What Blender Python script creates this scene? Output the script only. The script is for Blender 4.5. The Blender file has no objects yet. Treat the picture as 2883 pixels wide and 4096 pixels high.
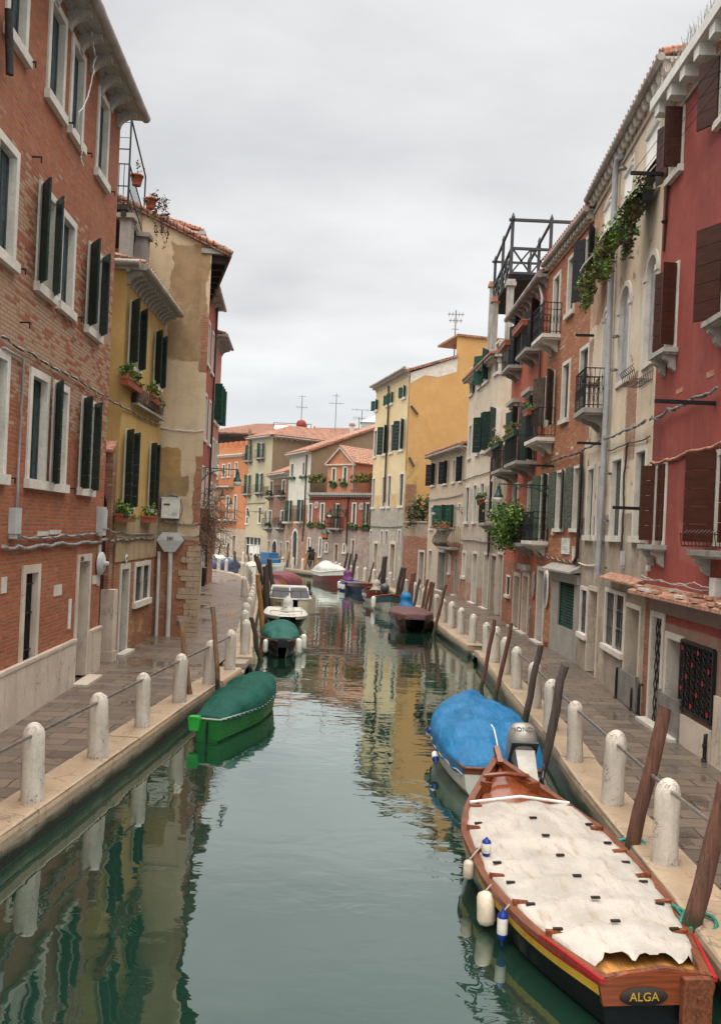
SKYLO, SKYHI, ZENITH, SUNK, EXPO = (.53, .54, .555), (.84, .845, .85), (5.0, 4.85, 4.6), 1.5, 0.3
import bpy, math, random
from mathutils import Vector, Matrix, noise as mnoise
random.seed(7)
R = math.radians
SC = bpy.context.scene
COL = SC.collection
# ------------------------------------------------------------------ camera calibration (metres; z=0 is the quay paving)
FPX, CX, CY, ROLL, EYE = 3390.0, 1441.5, 2121.0, R(2.55), 3.46
WATER = -0.38
_c, _s = math.cos(ROLL), math.sin(ROLL)
VIEW = dict(a=(0, 0, .594), b=(0, 900, .594), c=(0, 1900, .594), d=(700, 1600, .495), e=(1400, 1400, .4356), f=(1850, 700, .6392),
            g=(1850, 1600, .6392), h=(2100, 0, .4845), i=(1650, 2500, .763), j=(1783, 3200, .6807), k=(700, 2200, .3713),
            l=(1200, 2100, .495), m=(0, 2700, .495), s=(0, 0, 1.0))
def ray(t, x, y):
    ox, oy, k = VIEW[t]
    a, b = (ox + x * k - CX) / FPX, -(oy + y * k - CY) / FPX
    return a * _c - b * _s, a * _s + b * _c          # X and Z per metre of depth Y
def onz(t, x, y, z=0.0):
    rx, rz = ray(t, x, y); d = (z - EYE) / rz
    return Vector((rx * d, d, z))
def aty(t, x, y, Y):
    rx, rz = ray(t, x, y)
    return Vector((rx * Y, Y, EYE + rz * Y))
# ------------------------------------------------------------------ mesh builder
class MB:
    def __init__(s): s.v, s.f, s.m, s.s = [], [], [], []
    def add(s, vs, fs, mi=0, sm=False):
        b = len(s.v); s.v += [tuple(v) for v in vs]
        for f in fs: s.f.append([b + i for i in f]); s.m.append(mi); s.s.append(sm)
        return s
    def box(s, x0, y0, z0, x1, y1, z1, mi=0):
        return s.add([(x0, y0, z0), (x1, y0, z0), (x1, y1, z0), (x0, y1, z0), (x0, y0, z1), (x1, y0, z1), (x1, y1, z1), (x0, y1, z1)],
                     [(0, 3, 2, 1), (4, 5, 6, 7), (0, 1, 5, 4), (1, 2, 6, 5), (2, 3, 7, 6), (3, 0, 4, 7)], mi)
    def hexa(s, p, mi=0):                      # 8 points: bottom ring then top ring
        return s.add(p, [(0, 3, 2, 1), (4, 5, 6, 7), (0, 1, 5, 4), (1, 2, 6, 5), (2, 3, 7, 6), (3, 0, 4, 7)], mi)
    def bar(s, a, b, w, h=None, mi=0, up=(0, 0, 1)):
        a, b = Vector(a), Vector(b); d = (b - a).normalized(); h = h or w
        u = Vector(up)
        if abs(d.dot(u)) > .98: u = Vector((0, 1, 0))
        x = d.cross(u).normalized() * w / 2; y = x.cross(d).normalized() * h / 2
        return s.hexa([a - x - y, a + x - y, a + x + y, a - x + y, b - x - y, b + x - y, b + x + y, b - x + y], mi)
    def tube(s, pts, r, n=6, mi=0, cap=True):
        pts = [Vector(p) for p in pts]; k = len(pts)
        rr = r if isinstance(r, (list, tuple)) else [r] * k
        vs, fs, u = [], [], None
        for i, p in enumerate(pts):
            d = (pts[min(i + 1, k - 1)] - pts[max(i - 1, 0)]).normalized()
            if u is None: u = Vector((0, 0, 1)) if abs(d.z) < .9 else Vector((1, 0, 0))
            x = d.cross(u)
            if x.length < 1e-5: x = d.cross(Vector((0, 1, .1)))
            x.normalize(); y = x.cross(d).normalized(); u = y
            for j in range(n):
                a = 2 * math.pi * j / n; vs.append(p + (x * math.cos(a) + y * math.sin(a)) * rr[i])
        for i in range(k - 1):
            for j in range(n):
                j2 = (j + 1) % n; fs.append((i * n + j, i * n + j2, (i + 1) * n + j2, (i + 1) * n + j))
        s.add(vs, fs, mi, n > 4)
        if cap: s.add(vs[:n], [tuple(range(n))], mi); s.add(vs[-n:], [tuple(reversed(range(n)))], mi)
        return s
    def lathe(s, prof, n=12, mi=0, c=(0, 0, 0), sm=True, sq=None):
        vs, fs = [], []
        for r, z in prof:
            for j in range(n):
                a = 2 * math.pi * (j + .5) / n; vs.append((c[0] + r * math.cos(a), c[1] + r * math.sin(a), c[2] + z))
        for i in range(len(prof) - 1):
            for j in range(n):
                j2 = (j + 1) % n; fs.append((i * n + j, i * n + j2, (i + 1) * n + j2, (i + 1) * n + j))
        s.add(vs, fs, mi, sm)
        s.add(vs[:n], [tuple(reversed(range(n)))], mi); s.add(vs[-n:], [tuple(range(n))], mi)
        return s
    def prism(s, poly, y0, y1, mi=0):          # polygon of (x, z), counter-clockwise seen from the front (-y)
        n = len(poly)
        vs = [(x, y0, z) for x, z in poly] + [(x, y1, z) for x, z in poly]
        fs = [tuple(range(n)), tuple(reversed(range(n, 2 * n)))] + [(i, i + n, (i + 1) % n + n, (i + 1) % n) for i in range(n)]
        return s.add(vs, fs, mi)
    def grid(s, P, mi=0, sm=True, flip=False):  # P[i][j] points
        n, k = len(P), len(P[0]); vs = [p for r in P for p in r]; fs = []
        for i in range(n - 1):
            for j in range(k - 1):
                q = (i * k + j, i * k + j + 1, (i + 1) * k + j + 1, (i + 1) * k + j)
                fs.append(tuple(reversed(q)) if flip else q)
        return s.add(vs, fs, mi, sm)
    def mesh(s, name, mats):
        me = bpy.data.meshes.new(name); me.from_pydata(s.v, [], s.f)
        for m in (mats if isinstance(mats, (list, tuple)) else [mats]): me.materials.append(m)
        me.polygons.foreach_set('material_index', s.m); me.polygons.foreach_set('use_smooth', s.s)
        uv = me.uv_layers.new(name='UVMap').data; co = me.vertices
        for p in me.polygons:
            n = p.normal; ax = max(range(3), key=lambda q: abs(n[q]))
            for li, vi in zip(p.loop_indices, p.vertices):
                q = co[vi].co
                uv[li].uv = (q.x, q.y) if ax == 2 else ((q.y, q.z) if ax == 0 else (q.x, q.z))
        me.update(); return me
    def build(s, name, mats, parent=None, loc=None, rotz=0, basis=None):
        return link(name, s.mesh(name, mats), parent, loc, rotz, basis)
def link(name, data, parent=None, loc=None, rotz=0, basis=None):
    o = bpy.data.objects.new(name, data); COL.objects.link(o)
    if parent: o.parent = parent
    if basis is not None: o.matrix_basis = basis
    else:
        if loc is not None: o.location = loc
        o.rotation_euler[2] = rotz
    return o
def tag(o, label, cat, group=None):
    o['label'] = label; o['category'] = cat
    if group: o['group'] = group
    return o
def thing(name, label, cat, loc=(0, 0, 0), rotz=0, group=None):
    return tag(link(name, None, None, loc, rotz), label, cat, group)
def struct(o, kind='structure'): o['kind'] = kind; return o
def kids(o): return list(o.children)
def dup(o, parent=None, loc=None, rotz=None, label=None):
    c = o.copy(); COL.objects.link(c)
    if parent: c.parent = parent
    if loc is not None: c.location = loc
    if rotz is not None: c.rotation_euler[2] = rotz
    if label: c['label'] = label
    for ch in kids(o): dup(ch, c)
    return c
def text_mesh(txt, size, depth=.004, shear=0):
    cu = bpy.data.curves.new('lettering', 'FONT'); cu.body = txt; cu.size = size; cu.extrude = depth; cu.align_x = 'CENTER'; cu.align_y = 'CENTER'; cu.shear = shear
    o = bpy.data.objects.new('lettering', cu); COL.objects.link(o)
    dg = bpy.context.evaluated_depsgraph_get(); me = bpy.data.meshes.new_from_object(o.evaluated_get(dg))
    bpy.data.objects.remove(o); return me
ORD = ['first', 'second', 'third', 'fourth', 'fifth', 'sixth', 'seventh', 'eighth', 'ninth', 'tenth', 'eleventh', 'twelfth', 'thirteenth', 'fourteenth',
       'fifteenth', 'sixteenth', 'seventeenth', 'eighteenth', 'nineteenth', 'twentieth'] + ['twenty-' + w for w in
       ('first', 'second', 'third', 'fourth', 'fifth', 'sixth', 'seventh', 'eighth', 'ninth')] + ['thirtieth'] + ['thirty-' + w for w in
       ('first', 'second', 'third', 'fourth', 'fifth', 'sixth', 'seventh', 'eighth', 'ninth')] + ['fortieth'] + ['forty-' + w for w in
       ('first', 'second', 'third', 'fourth', 'fifth', 'sixth', 'seventh', 'eighth', 'ninth')]
# ------------------------------------------------------------------ node materials
class NT:
    def __init__(s, tree): s.t = tree; s.n = tree.nodes; s.l = tree.links
    def node(s, typ, **kw):
        n = s.n.new(typ)
        for k, v in kw.items(): setattr(n, k, v)
        return n
    def put(s, sock, v):
        if isinstance(v, bpy.types.NodeSocket): s.l.new(v, sock)
        elif isinstance(v, (int, float)):
            try: sock.default_value = v
            except Exception: sock.default_value = (v, v, v, 1)[:len(sock.default_value)]
        else: sock.default_value = tuple(v) + ((1,) if len(sock.default_value) == 4 and len(v) == 3 else ())
    def coord(s, which='Object'):
        k = '_tc'; 
        if not hasattr(s, k): s._tc = s.node('ShaderNodeTexCoord')
        return s._tc.outputs[which]
    def mapv(s, v, scale=(1, 1, 1), loc=(0, 0, 0), rot=(0, 0, 0)):
        n = s.node('ShaderNodeMapping'); s.put(n.inputs['Vector'], v); n.inputs['Scale'].default_value = scale; n.inputs['Location'].default_value = loc
        n.inputs['Rotation'].default_value = rot; return n.outputs[0]
    def noise(s, v, scale, detail=4, rough=.55, out='Fac', dist=0):
        n = s.node('ShaderNodeTexNoise'); s.put(n.inputs['Vector'], v); n.inputs['Scale'].default_value = scale
        n.inputs['Detail'].default_value = detail; n.inputs['Roughness'].default_value = rough; n.inputs['Distortion'].default_value = dist
        return n.outputs[out]
    def voro(s, v, scale, feature='F1', out='Distance'):
        n = s.node('ShaderNodeTexVoronoi', feature=feature); s.put(n.inputs['Vector'], v); n.inputs['Scale'].default_value = scale; return n.outputs[out]
    def math(s, op, a, b=0, clamp=False):
        n = s.node('ShaderNodeMath', operation=op, use_clamp=clamp); s.put(n.inputs[0], a); s.put(n.inputs[1], b); return n.outputs[0]
    def step(s, x, a, b):                      # smooth 0..1 between a and b
        n = s.node('ShaderNodeMapRange', interpolation_type='SMOOTHSTEP'); s.put(n.inputs[0], x)
        if a < b: n.inputs[1].default_value, n.inputs[2].default_value, n.inputs[3].default_value, n.inputs[4].default_value = a, b, 0, 1
        else: n.inputs[1].default_value, n.inputs[2].default_value, n.inputs[3].default_value, n.inputs[4].default_value = b, a, 1, 0
        return n.outputs[0]
    def rng(s, x, a, b, c, d):
        n = s.node('ShaderNodeMapRange'); s.put(n.inputs[0], x)
        for i, q in enumerate((a, b, c, d)): n.inputs[i + 1].default_value = q
        return n.outputs[0]
    def mix(s, f, a, b, mode='MIX'):
        n = s.node('ShaderNodeMix', data_type='RGBA', blend_type=mode); s.put(n.inputs[0], f); s.put(n.inputs[6], a); s.put(n.inputs[7], b); return n.outputs[2]
    def sep(s, v):
        n = s.node('ShaderNodeSeparateXYZ'); s.put(n.inputs[0], v); return n.outputs
    def bump(s, h, strength=.3, dist=.02, nrm=None):
        n = s.node('ShaderNodeBump'); s.put(n.inputs['Height'], h); n.inputs['Strength'].default_value = strength; n.inputs['Distance'].default_value = dist
        if nrm is not None: s.put(n.inputs['Normal'], nrm)
        return n.outputs[0]
    def brick(s, v, c1, c2, mortar, w=.25, h=.07, m=.011, bias=0):
        n = s.node('ShaderNodeTexBrick'); s.put(n.inputs['Vector'], v); s.put(n.inputs['Color1'], c1); s.put(n.inputs['Color2'], c2); s.put(n.inputs['Mortar'], mortar)
        n.inputs['Scale'].default_value = 1; n.inputs['Brick Width'].default_value = w; n.inputs['Row Height'].default_value = h
        n.inputs['Mortar Size'].default_value = m; n.inputs['Bias'].default_value = bias; n.inputs['Mortar Smooth'].default_value = .3
        return n.outputs
def new_mat(name):
    m = bpy.data.materials.new(name); m.use_nodes = True; t = NT(m.node_tree); b = t.n['Principled BSDF']
    return m, t, b
def sc(c, k): return tuple(min(1, x * k) for x in c)
def simple(name, col, rough=.6, var=.25, nscale=6, metal=0, bumps=.15, col2=None, stretch=(1, 1, 1), spec=None, coat=0):
    m, t, b = new_mat(name); o = t.mapv(t.coord(), stretch)
    n1 = t.noise(o, nscale, 6); n2 = t.noise(o, nscale * 7, 4); oi = t.node('ShaderNodeObjectInfo').outputs['Random']
    c = t.mix(t.step(n1, .35, .65), sc(col, 1 - var), col2 or sc(col, 1 + var * .6)); c = t.mix(t.rng(n2, .3, .7, 0, .35), c, sc(col, .8)); c = t.mix(t.math('MULTIPLY', oi, min(.45, var)), c, sc(col, 1.45))
    t.put(b.inputs['Base Color'], c); t.put(b.inputs['Roughness'], t.rng(n2, .2, .8, max(.05, rough - .12), min(1, rough + .12)))
    b.inputs['Metallic'].default_value = metal; b.inputs['Coat Weight'].default_value = coat; b.inputs['Coat Roughness'].default_value = .15
    b.inputs['Specular IOR Level'].default_value = .28 if spec is None else spec
    if bumps: t.put(b.inputs['Normal'], t.bump(n2, bumps, .01))
    return m
def brick_cols(t, uv, o, tint, worn=.15, buff=(.43, .32, .21)):
    n = t.noise(o, 1.1, 5); n2 = t.noise(o, 26, 3, .6); n3 = t.noise(o, 5, 4)
    vec = t.node('ShaderNodeVectorMath', operation='ADD'); sca = t.node('ShaderNodeVectorMath', operation='SCALE')
    t.put(sca.inputs[0], t.noise(o, 3, 2, out='Color')); sca.inputs['Scale'].default_value = .035; t.put(vec.inputs[0], uv); t.put(vec.inputs[1], sca.outputs[0])
    br = t.brick(vec.outputs[0], (0, 0, 0), (1, 1, 1), (.5, .5, .5), m=.011); v = br[0]
    c = t.mix(v, (tint[0] * .62, tint[1] * .5, tint[2] * .5), (tint[0] * 1.12, tint[1] * 1.12, tint[2] * 1.05)); c = t.mix(t.step(n3, .4, .66), c, (tint[0] * .85, tint[1] * .62, tint[2] * .58))
    bz = t.math('ADD', t.math('MULTIPLY', v, .7), t.math('MULTIPLY', worn, .62)); bz = t.math('ADD', bz, t.math('MULTIPLY', n2, .2))
    c = t.mix(t.math('MULTIPLY', t.step(bz, .80, .90), .85), c, buff); c = t.mix(t.rng(n2, .35, .7, 0, .4), c, (tint[0] * .5, tint[1] * .45, tint[2] * .5))
    c = t.mix(br[1], c, t.mix(n, (.14, .105, .08), (.27, .21, .16)))
    return c, br[1]
def wallmat(name, col, col2=None, brick=None, tint=(.36, .13, .07), patch=0, regions=(), streak=.35, stain=(.12, .10, .08), mott=.42, bumpk=.3, streak_w=2.2, worn=.15):
    """Plaster (or bare brick when brick=True). patch: share of plaster fallen off to brick.  regions: (x0, x1, z0, z1, wobble, colour or 'brick')."""
    m, t, b = new_mat(name); o = t.coord('Object'); uv = t.coord('UV')
    big = t.noise(o, .55, 7, .6); mid = t.noise(o, 2.3, 6, .6); fine = t.noise(o, 18, 6, .65)
    wz = worn
    if isinstance(worn, tuple): z_ = t.sep(o)[2]; wz = t.math('MULTIPLY', t.math('MULTIPLY', t.step(t.math('ADD', z_, t.math('MULTIPLY', mid, 2.0)), worn[0] + .6, worn[0] + 1.8), t.step(t.math('ADD', z_, t.math('MULTIPLY', mid, 2.0)), worn[1] + 1.2, worn[1] - .2)), t.rng(big, .3, .6, .55, 1.0))
    bc, bf = brick_cols(t, uv, o, tint, wz)
    hgt = fine
    if brick:
        c = bc; hgt = t.math('SUBTRACT', t.math('MULTIPLY', fine, .5), bf)
        pale = t.math('MULTIPLY', t.step(big, .47, .6), t.step(mid, .4, .62))
        c = t.mix(t.math('MULTIPLY', pale, mott), c, col2 or (.42, .32, .22))
    else:
        c = t.mix(t.step(big, .38, .62), col, col2 or sc(col, .8)); c = t.mix(t.math('MULTIPLY', t.step(mid, .45, .7), mott), c, sc(col, .68))
        if patch:
            k = t.step(t.math('ADD', t.math('MULTIPLY', big, .6), t.math('MULTIPLY', mid, .4)), .62 - patch, .63 - patch)
            c = t.mix(k, c, bc); hgt = t.math('SUBTRACT', fine, t.math('MULTIPLY', k, t.math('ADD', bf, .6)))
            rim = t.step(t.math('ADD', t.math('MULTIPLY', big, .6), t.math('MULTIPLY', mid, .4)), .605 - patch, .615 - patch)
            c = t.mix(t.math('MULTIPLY', t.math('SUBTRACT', rim, k, True), .6), c, (.5, .45, .38))
    if regions:
        wn = t.noise(o, 1.3, 6, .62, out='Color'); ws = t.sep(wn); xs = t.sep(o)
        for (x0, x1, z0, z1, wob, rc) in regions:
            X = t.math('ADD', xs[0], t.math('MULTIPLY', t.math('SUBTRACT', ws[0], .5), wob * 2)); Z = t.math('ADD', xs[2], t.math('MULTIPLY', t.math('SUBTRACT', ws[1], .5), wob * 2))
            k = 1
            for q, lo, hi in ((X, x0, x1), (Z, z0, z1)):
                if lo is not None: k = t.math('MULTIPLY', k, t.step(q, lo - .02, lo + .02))
                if hi is not None: k = t.math('MULTIPLY', k, t.step(q, hi + .02, hi - .02))
            if rc == 'brick':
                c = t.mix(k, c, bc); hgt = t.math('SUBTRACT', hgt, t.math('MULTIPLY', k, bf))
            else:
                rr = t.mix(t.step(mid, .4, .66), rc, sc(rc, .72)); c = t.mix(k, c, rr)
    if not brick: c = t.mix(t.math('MULTIPLY', t.step(t.noise(o, 1.05, 9, .72), .50, .66), .32), c, tuple(min(.8, q * 1.22 + .035) for q in col)); c = t.mix(t.math('MULTIPLY', t.step(t.noise(o, 3.1, 9, .75), .57, .66), .35), c, sc(col, .55))
    st = t.noise(t.mapv(o, (streak_w, streak_w, .16)), 1.6, 5, .62)
    c = t.mix(t.math('MULTIPLY', t.step(st, .5, .74), streak), c, stain)
    c = t.mix(t.rng(fine, .35, .7, 0, .3), c, sc(col, .6))
    t.put(b.inputs['Base Color'], c); b.inputs['Roughness'].default_value = .88; b.inputs['Specular IOR Level'].default_value = .25
    t.put(b.inputs['Normal'], t.bump(hgt, bumpk, .015))
    return m
def stonemat(name, col=(.56, .52, .46), crack=.6, col2=(.36, .33, .29), streak=.35, rough=.7, cs=5.0):
    m, t, b = new_mat(name); o = t.coord('Object')
    n = t.noise(o, 1.7, 7, .6); f = t.noise(o, 22, 6, .65); st = t.noise(t.mapv(o, (5, 5, .5)), 2, 5)
    w = t.node('ShaderNodeVectorMath', operation='ADD'); t.put(w.inputs[0], t.mapv(o, (1.5, 1.5, .45)))
    wd = t.node('ShaderNodeVectorMath', operation='SCALE'); t.put(wd.inputs[0], t.noise(o, 3.5, 5, .65, 'Color')); wd.inputs['Scale'].default_value = .55; t.put(w.inputs[1], wd.outputs[0])
    cr = t.voro(w.outputs[0], cs, 'DISTANCE_TO_EDGE')
    k = t.math('MULTIPLY', t.step(cr, .03, .004), t.step(t.noise(o, 2.2, 3), .42, .58))
    c = t.mix(t.step(n, .36, .64), col, sc(col, .82)); c = t.mix(t.math('MULTIPLY', t.step(st, .5, .75), streak), c, col2)
    c = t.mix(t.rng(f, .4, .7, 0, .28), c, sc(col2, .8)); c = t.mix(t.math('MULTIPLY', k, crack), c, (.07, .06, .05))
    t.put(b.inputs['Base Color'], c); b.inputs['Roughness'].default_value = rough
    t.put(b.inputs['Normal'], t.bump(t.math('SUBTRACT', f, t.math('MULTIPLY', k, 1.5)), .35, .012))
    return m
# ------------------------------------------------------------------ materials
M = {}
M['istria'] = stonemat('white_istrian_stone', (.58, .54, .47), .5, (.34, .31, .27), .35)
M['bollard'] = stonemat('weathered_bollard_stone', (.53, .48, .41), 1.0, (.27, .24, .20), .5, .75, 4.5)
M['kerb'] = stonemat('kerb_stone', (.41, .305, .205), .6, (.25, .185, .125), .4, .38, 1.6)
M['plinth'] = stonemat('marble_plinth', (.58, .50, .41), .35, (.40, .31, .23), .5, .5, 1.2)
M['grey_stone'] = stonemat('grey_stone', (.33, .31, .28), .4, (.15, .14, .12), .6)
M['concrete'] = stonemat('terrace_concrete', (.30, .28, .25), .3, (.12, .11, .10), .5)
M['trim'] = stonemat('window_stone', (.66, .62, .55), .3, (.42, .38, .33), .3)
M['cornice'] = stonemat('cornice_stone', (.40, .38, .34), .4, (.12, .11, .10), .75)
M['rough_stone'] = stonemat('rough_corner_stone', (.42, .32, .22), .7, (.24, .18, .12), .5, .85, 3)
M['brownstone'] = stonemat('brown_door_stone', (.24, .16, .13), .3, (.14, .10, .08), .3)
M['sh_green'] = simple('dark_green_shutter_paint', (.010, .028, .023), .42, .5, 5, bumps=.25, stretch=(1, 1, 4))
M['sh_teal'] = simple('worn_teal_shutter_paint', (.014, .034, .036), .5, .7, 9, bumps=.3, col2=(.05, .075, .075), stretch=(2, 2, .5))
M['sh_leaf'] = simple('green_shutter_paint', (.012, .060, .040), .45, .45, 5, bumps=.2)
M['sh_worn'] = simple('peeling_green_shutter', (.035, .065, .045), .7, .7, 16, bumps=.5, col2=(.15, .16, .13), stretch=(1, 1, 2))
M['sh_black'] = simple('black_shutter_paint', (.010, .011, .014), .45, .4, 5, bumps=.2)
M['sh_brown'] = simple('brown_shutter_paint', (.050, .017, .011), .42, .3, 4, bumps=.15, stretch=(1, 1, 3))
M['sh_wood'] = simple('old_bare_wood_shutter', (.055, .040, .030), .75, .6, 10, bumps=.4, col2=(.12, .09, .07), stretch=(3, 3, .4))
M['iron'] = simple('black_iron', (.012, .012, .013), .5, .5, 20, bumps=.2)
M['rail_iron'] = simple('grey_iron_rail', (.22, .20, .18), .45, .4, 14, .6, .2)
M['lamp_green'] = simple('lamp_green_iron', (.008, .045, .036), .38, .3, 12)
M['white_glass'] = simple('milk_glass', (.75, .74, .70), .25, .05, 4, bumps=0)
M['pipe_white'] = simple('painted_pipe', (.50, .48, .44), .45, .15, 3)
M['pipe_grey'] = simple('zinc_pipe', (.36, .37, .39), .4, .2, 3, .2)
M['pipe_brown'] = simple('brown_pipe', (.055, .030, .026), .45, .3, 4)
M['gutter'] = simple('stone_gutter', (.30, .27, .24), .6, .35, 3, bumps=.2)
M['box_grey'] = simple('grey_plastic_box', (.42, .43, .42), .4, .1, 5)
M['cable'] = simple('grey_cable', (.22, .215, .21), .5, .6, 12)
M['cable_dark'] = simple('dark_cable', (.035, .033, .032), .55, .4, 12)
M['cable_white'] = simple('white_cable', (.6, .58, .54), .5, .2, 12)
M['terracotta'] = simple('terracotta_plastic', (.30, .085, .045), .5, .25, 7)
M['planter_green'] = simple('green_planter', (.02, .07, .04), .5, .25, 7)
M['planter_dark'] = simple('dark_planter', (.02, .022, .022), .5, .25, 7)
M['white_paint'] = simple('white_paint', (.62, .61, .57), .45, .12, 5)
M['white_cloth'] = simple('white_awning_cloth', (.68, .67, .64), .7, .08, 3)
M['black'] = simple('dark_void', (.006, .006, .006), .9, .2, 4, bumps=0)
M['wood_dark'] = simple('dark_wood', (.022, .017, .014), .7, .5, 9, stretch=(4, 4, .5), bumps=.4)
M['altana'] = simple('grey_timber', (.045, .045, .047), .7, .4, 8, stretch=(3, 3, .5))
M['red_lattice'] = simple('red_paint', (.42, .02, .03), .5, .2, 8)
M['steel'] = simple('flood_barrier_steel', (.26, .25, .24), .4, .25, 3, .5)
M['brick_loose'] = simple('loose_brick', (.34, .14, .085), .85, .4, 9, col2=(.45, .30, .22))
def glass_pane():
    m, t, b = new_mat('window_glass'); o = t.coord(); n = t.noise(o, .8, 3)
    oi = t.node('ShaderNodeObjectInfo').outputs['Random']; x = t.sep(t.coord('UV'))[0]; fold = t.math('MULTIPLY', t.step(t.math('SINE', t.math('ADD', t.math('MULTIPLY', x, 62), t.math('MULTIPLY', n, 5))), -.6, .9), t.step(oi, .55, .6))
    t.put(b.inputs['Base Color'], t.mix(t.math('MULTIPLY', fold, .5), t.mix(t.step(n, .4, .6), (.012, .014, .016), (.03, .033, .036)), (.24, .23, .21))); b.inputs['Roughness'].default_value = .06
    t.put(b.inputs['Normal'], t.bump(t.noise(o, 1.5, 2), .06, .05)); return m
M['glass'] = glass_pane()
def tilemat():
    m, t, b = new_mat('clay_roof_tiles'); o = t.coord('UV'); ob = t.coord('Object')
    br = t.brick(o, (.40, .15, .085), (.30, .12, .075), (.07, .04, .03), .2, .32, .02)
    n = t.noise(ob, 1.2, 6); f = t.noise(ob, 9, 5)
    c = t.mix(t.step(f, .42, .68), br[0], (.42, .27, .19)); c = t.mix(t.math('MULTIPLY', t.step(n, .5, .68), .55), c, (.11, .085, .065))
    t.put(b.inputs['Base Color'], c); b.inputs['Roughness'].default_value = .85
    x = t.sep(o)[0]; wv = t.math('SINE', t.math('MULTIPLY', x, 2 * math.pi / .2))
    t.put(b.inputs['Normal'], t.bump(t.math('SUBTRACT', t.math('MULTIPLY', wv, .5), br[1]), .9, .05)); return m
M['tile'] = tilemat()
def polemat(name, hi, lo, zc=.25, band=None):
    m, t, b = new_mat(name); o = t.coord('Object'); z = t.sep(o)[2]
    g = t.noise(t.mapv(o, (9, 9, .7)), 3, 7, .65); n = t.noise(o, 2.5, 5)
    k = t.step(t.math('ADD', z, t.math('MULTIPLY', t.math('SUBTRACT', n, .5), 1.6)), zc - .25, zc + .25)
    c = t.mix(k, lo, t.mix(t.step(g, .35, .65), sc(hi, .45), hi)); k2 = t.step(t.noise(t.mapv(o, (6, 6, .5)), 2.2, 5), .56, .66)
    c = t.mix(t.math('MULTIPLY', k2, .7), c, lo)
    c = t.mix(t.math('MULTIPLY', t.step(t.math('ADD', z, t.math('MULTIPLY', n, .25)), .34, .22), .85), c, (.030, .036, .014)); c = t.mix(t.step(g, .36, .30), c, (.012, .010, .008))
    t.put(b.inputs['Base Color'], c); b.inputs['Roughness'].default_value = .72; t.put(b.inputs['Normal'], t.bump(g, 1.0, .04)); return m
M['pole_oak'] = polemat('weathered_oak_pole', (.34, .19, .095), (.028, .018, .014), .35)
M['pole_dark'] = polemat('dark_wet_pole', (.060, .042, .033), (.022, .017, .015), .3)
M['pole_grey'] = polemat('grey_brown_pole', (.115, .085, .070), (.045, .036, .030), -.1)
M['pole_red'] = polemat('red_brown_pole', (.165, .068, .042), (.060, .034, .026), -.2)
M['pole_ochre'] = polemat('ochre_pole', (.40, .19, .045), (.10, .06, .03), -.1)
def pavemat():
    m, t, b = new_mat('wet_trachyte_paving'); uv = t.coord('UV'); o = t.coord('Object')
    n = t.noise(o, .55, 6); mid = t.noise(o, 2.2, 6); f = t.noise(o, 24, 6, .7)
    dn = t.node('ShaderNodeVectorMath', operation='ADD'); ds = t.node('ShaderNodeVectorMath', operation='SCALE'); t.put(ds.inputs[0], t.noise(o, .9, 3, out='Color')); ds.inputs['Scale'].default_value = .14
    t.put(dn.inputs[0], t.mapv(uv, rot=(0, 0, 0))); t.put(dn.inputs[1], ds.outputs[0])
    br = t.brick(dn.outputs[0], (.19, .138, .098), (.092, .075, .061), (.024, .019, .016), .78, .36, .014)
    c = t.mix(t.math('MULTIPLY', t.step(mid, .42, .7), t.math('SUBTRACT', .6, t.math('MULTIPLY', br[1], .6))), br[0], t.mix(n, (.23, .15, .095), (.125, .108, .09))); c = t.mix(t.rng(f, .35, .7, 0, .45), c, (.07, .062, .055))
    pud = t.step(t.math('ADD', t.math('MULTIPLY', n, .75), t.math('MULTIPLY', mid, .25)), .535, .60)
    c = t.mix(t.math('MULTIPLY', pud, .45), c, (.06, .05, .042))
    t.put(b.inputs['Base Color'], c)
    rg = t.mix(pud, t.rng(mid, .3, .7, .30, .55), .05); t.put(b.inputs['Roughness'], rg)
    h = t.math('SUBTRACT', t.math('MULTIPLY', f, .35), br[1]); h = t.math('MULTIPLY', h, t.math('SUBTRACT', 1.0, t.math('MULTIPLY', pud, .93)))
    t.put(b.inputs['Normal'], t.bump(h, .35, .012)); b.inputs['Specular IOR Level'].default_value = .5
    return m
M['paving'] = pavemat()
def quaymat():
    m, t, b = new_mat('quay_wall_stone'); o = t.coord('Object'); uv = t.coord('UV'); z = t.sep(o)[2]
    n = t.noise(o, 2.2, 6); f = t.noise(o, 16, 6); br = t.brick(uv, (.40, .34, .27), (.28, .24, .19), (.05, .04, .035), .8, .17, .012)
    c = t.mix(t.rng(f, .3, .7, 0, .5), br[0], (.16, .14, .11))
    zz = t.math('ADD', z, t.math('MULTIPLY', t.math('SUBTRACT', n, .5), .18))
    c = t.mix(t.math('MULTIPLY', t.step(zz, -.20, -.26), .8), c, (.060, .068, .02)); c = t.mix(t.step(zz, -.25, -.31), c, (.012, .013, .010))
    t.put(b.inputs['Base Color'], c); t.put(b.inputs['Roughness'], t.rng(zz, -.3, -.1, .35, .8)); t.put(b.inputs['Normal'], t.bump(t.math('SUBTRACT', f, br[1]), .5, .02)); return m
M['quay'] = quaymat()
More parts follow.
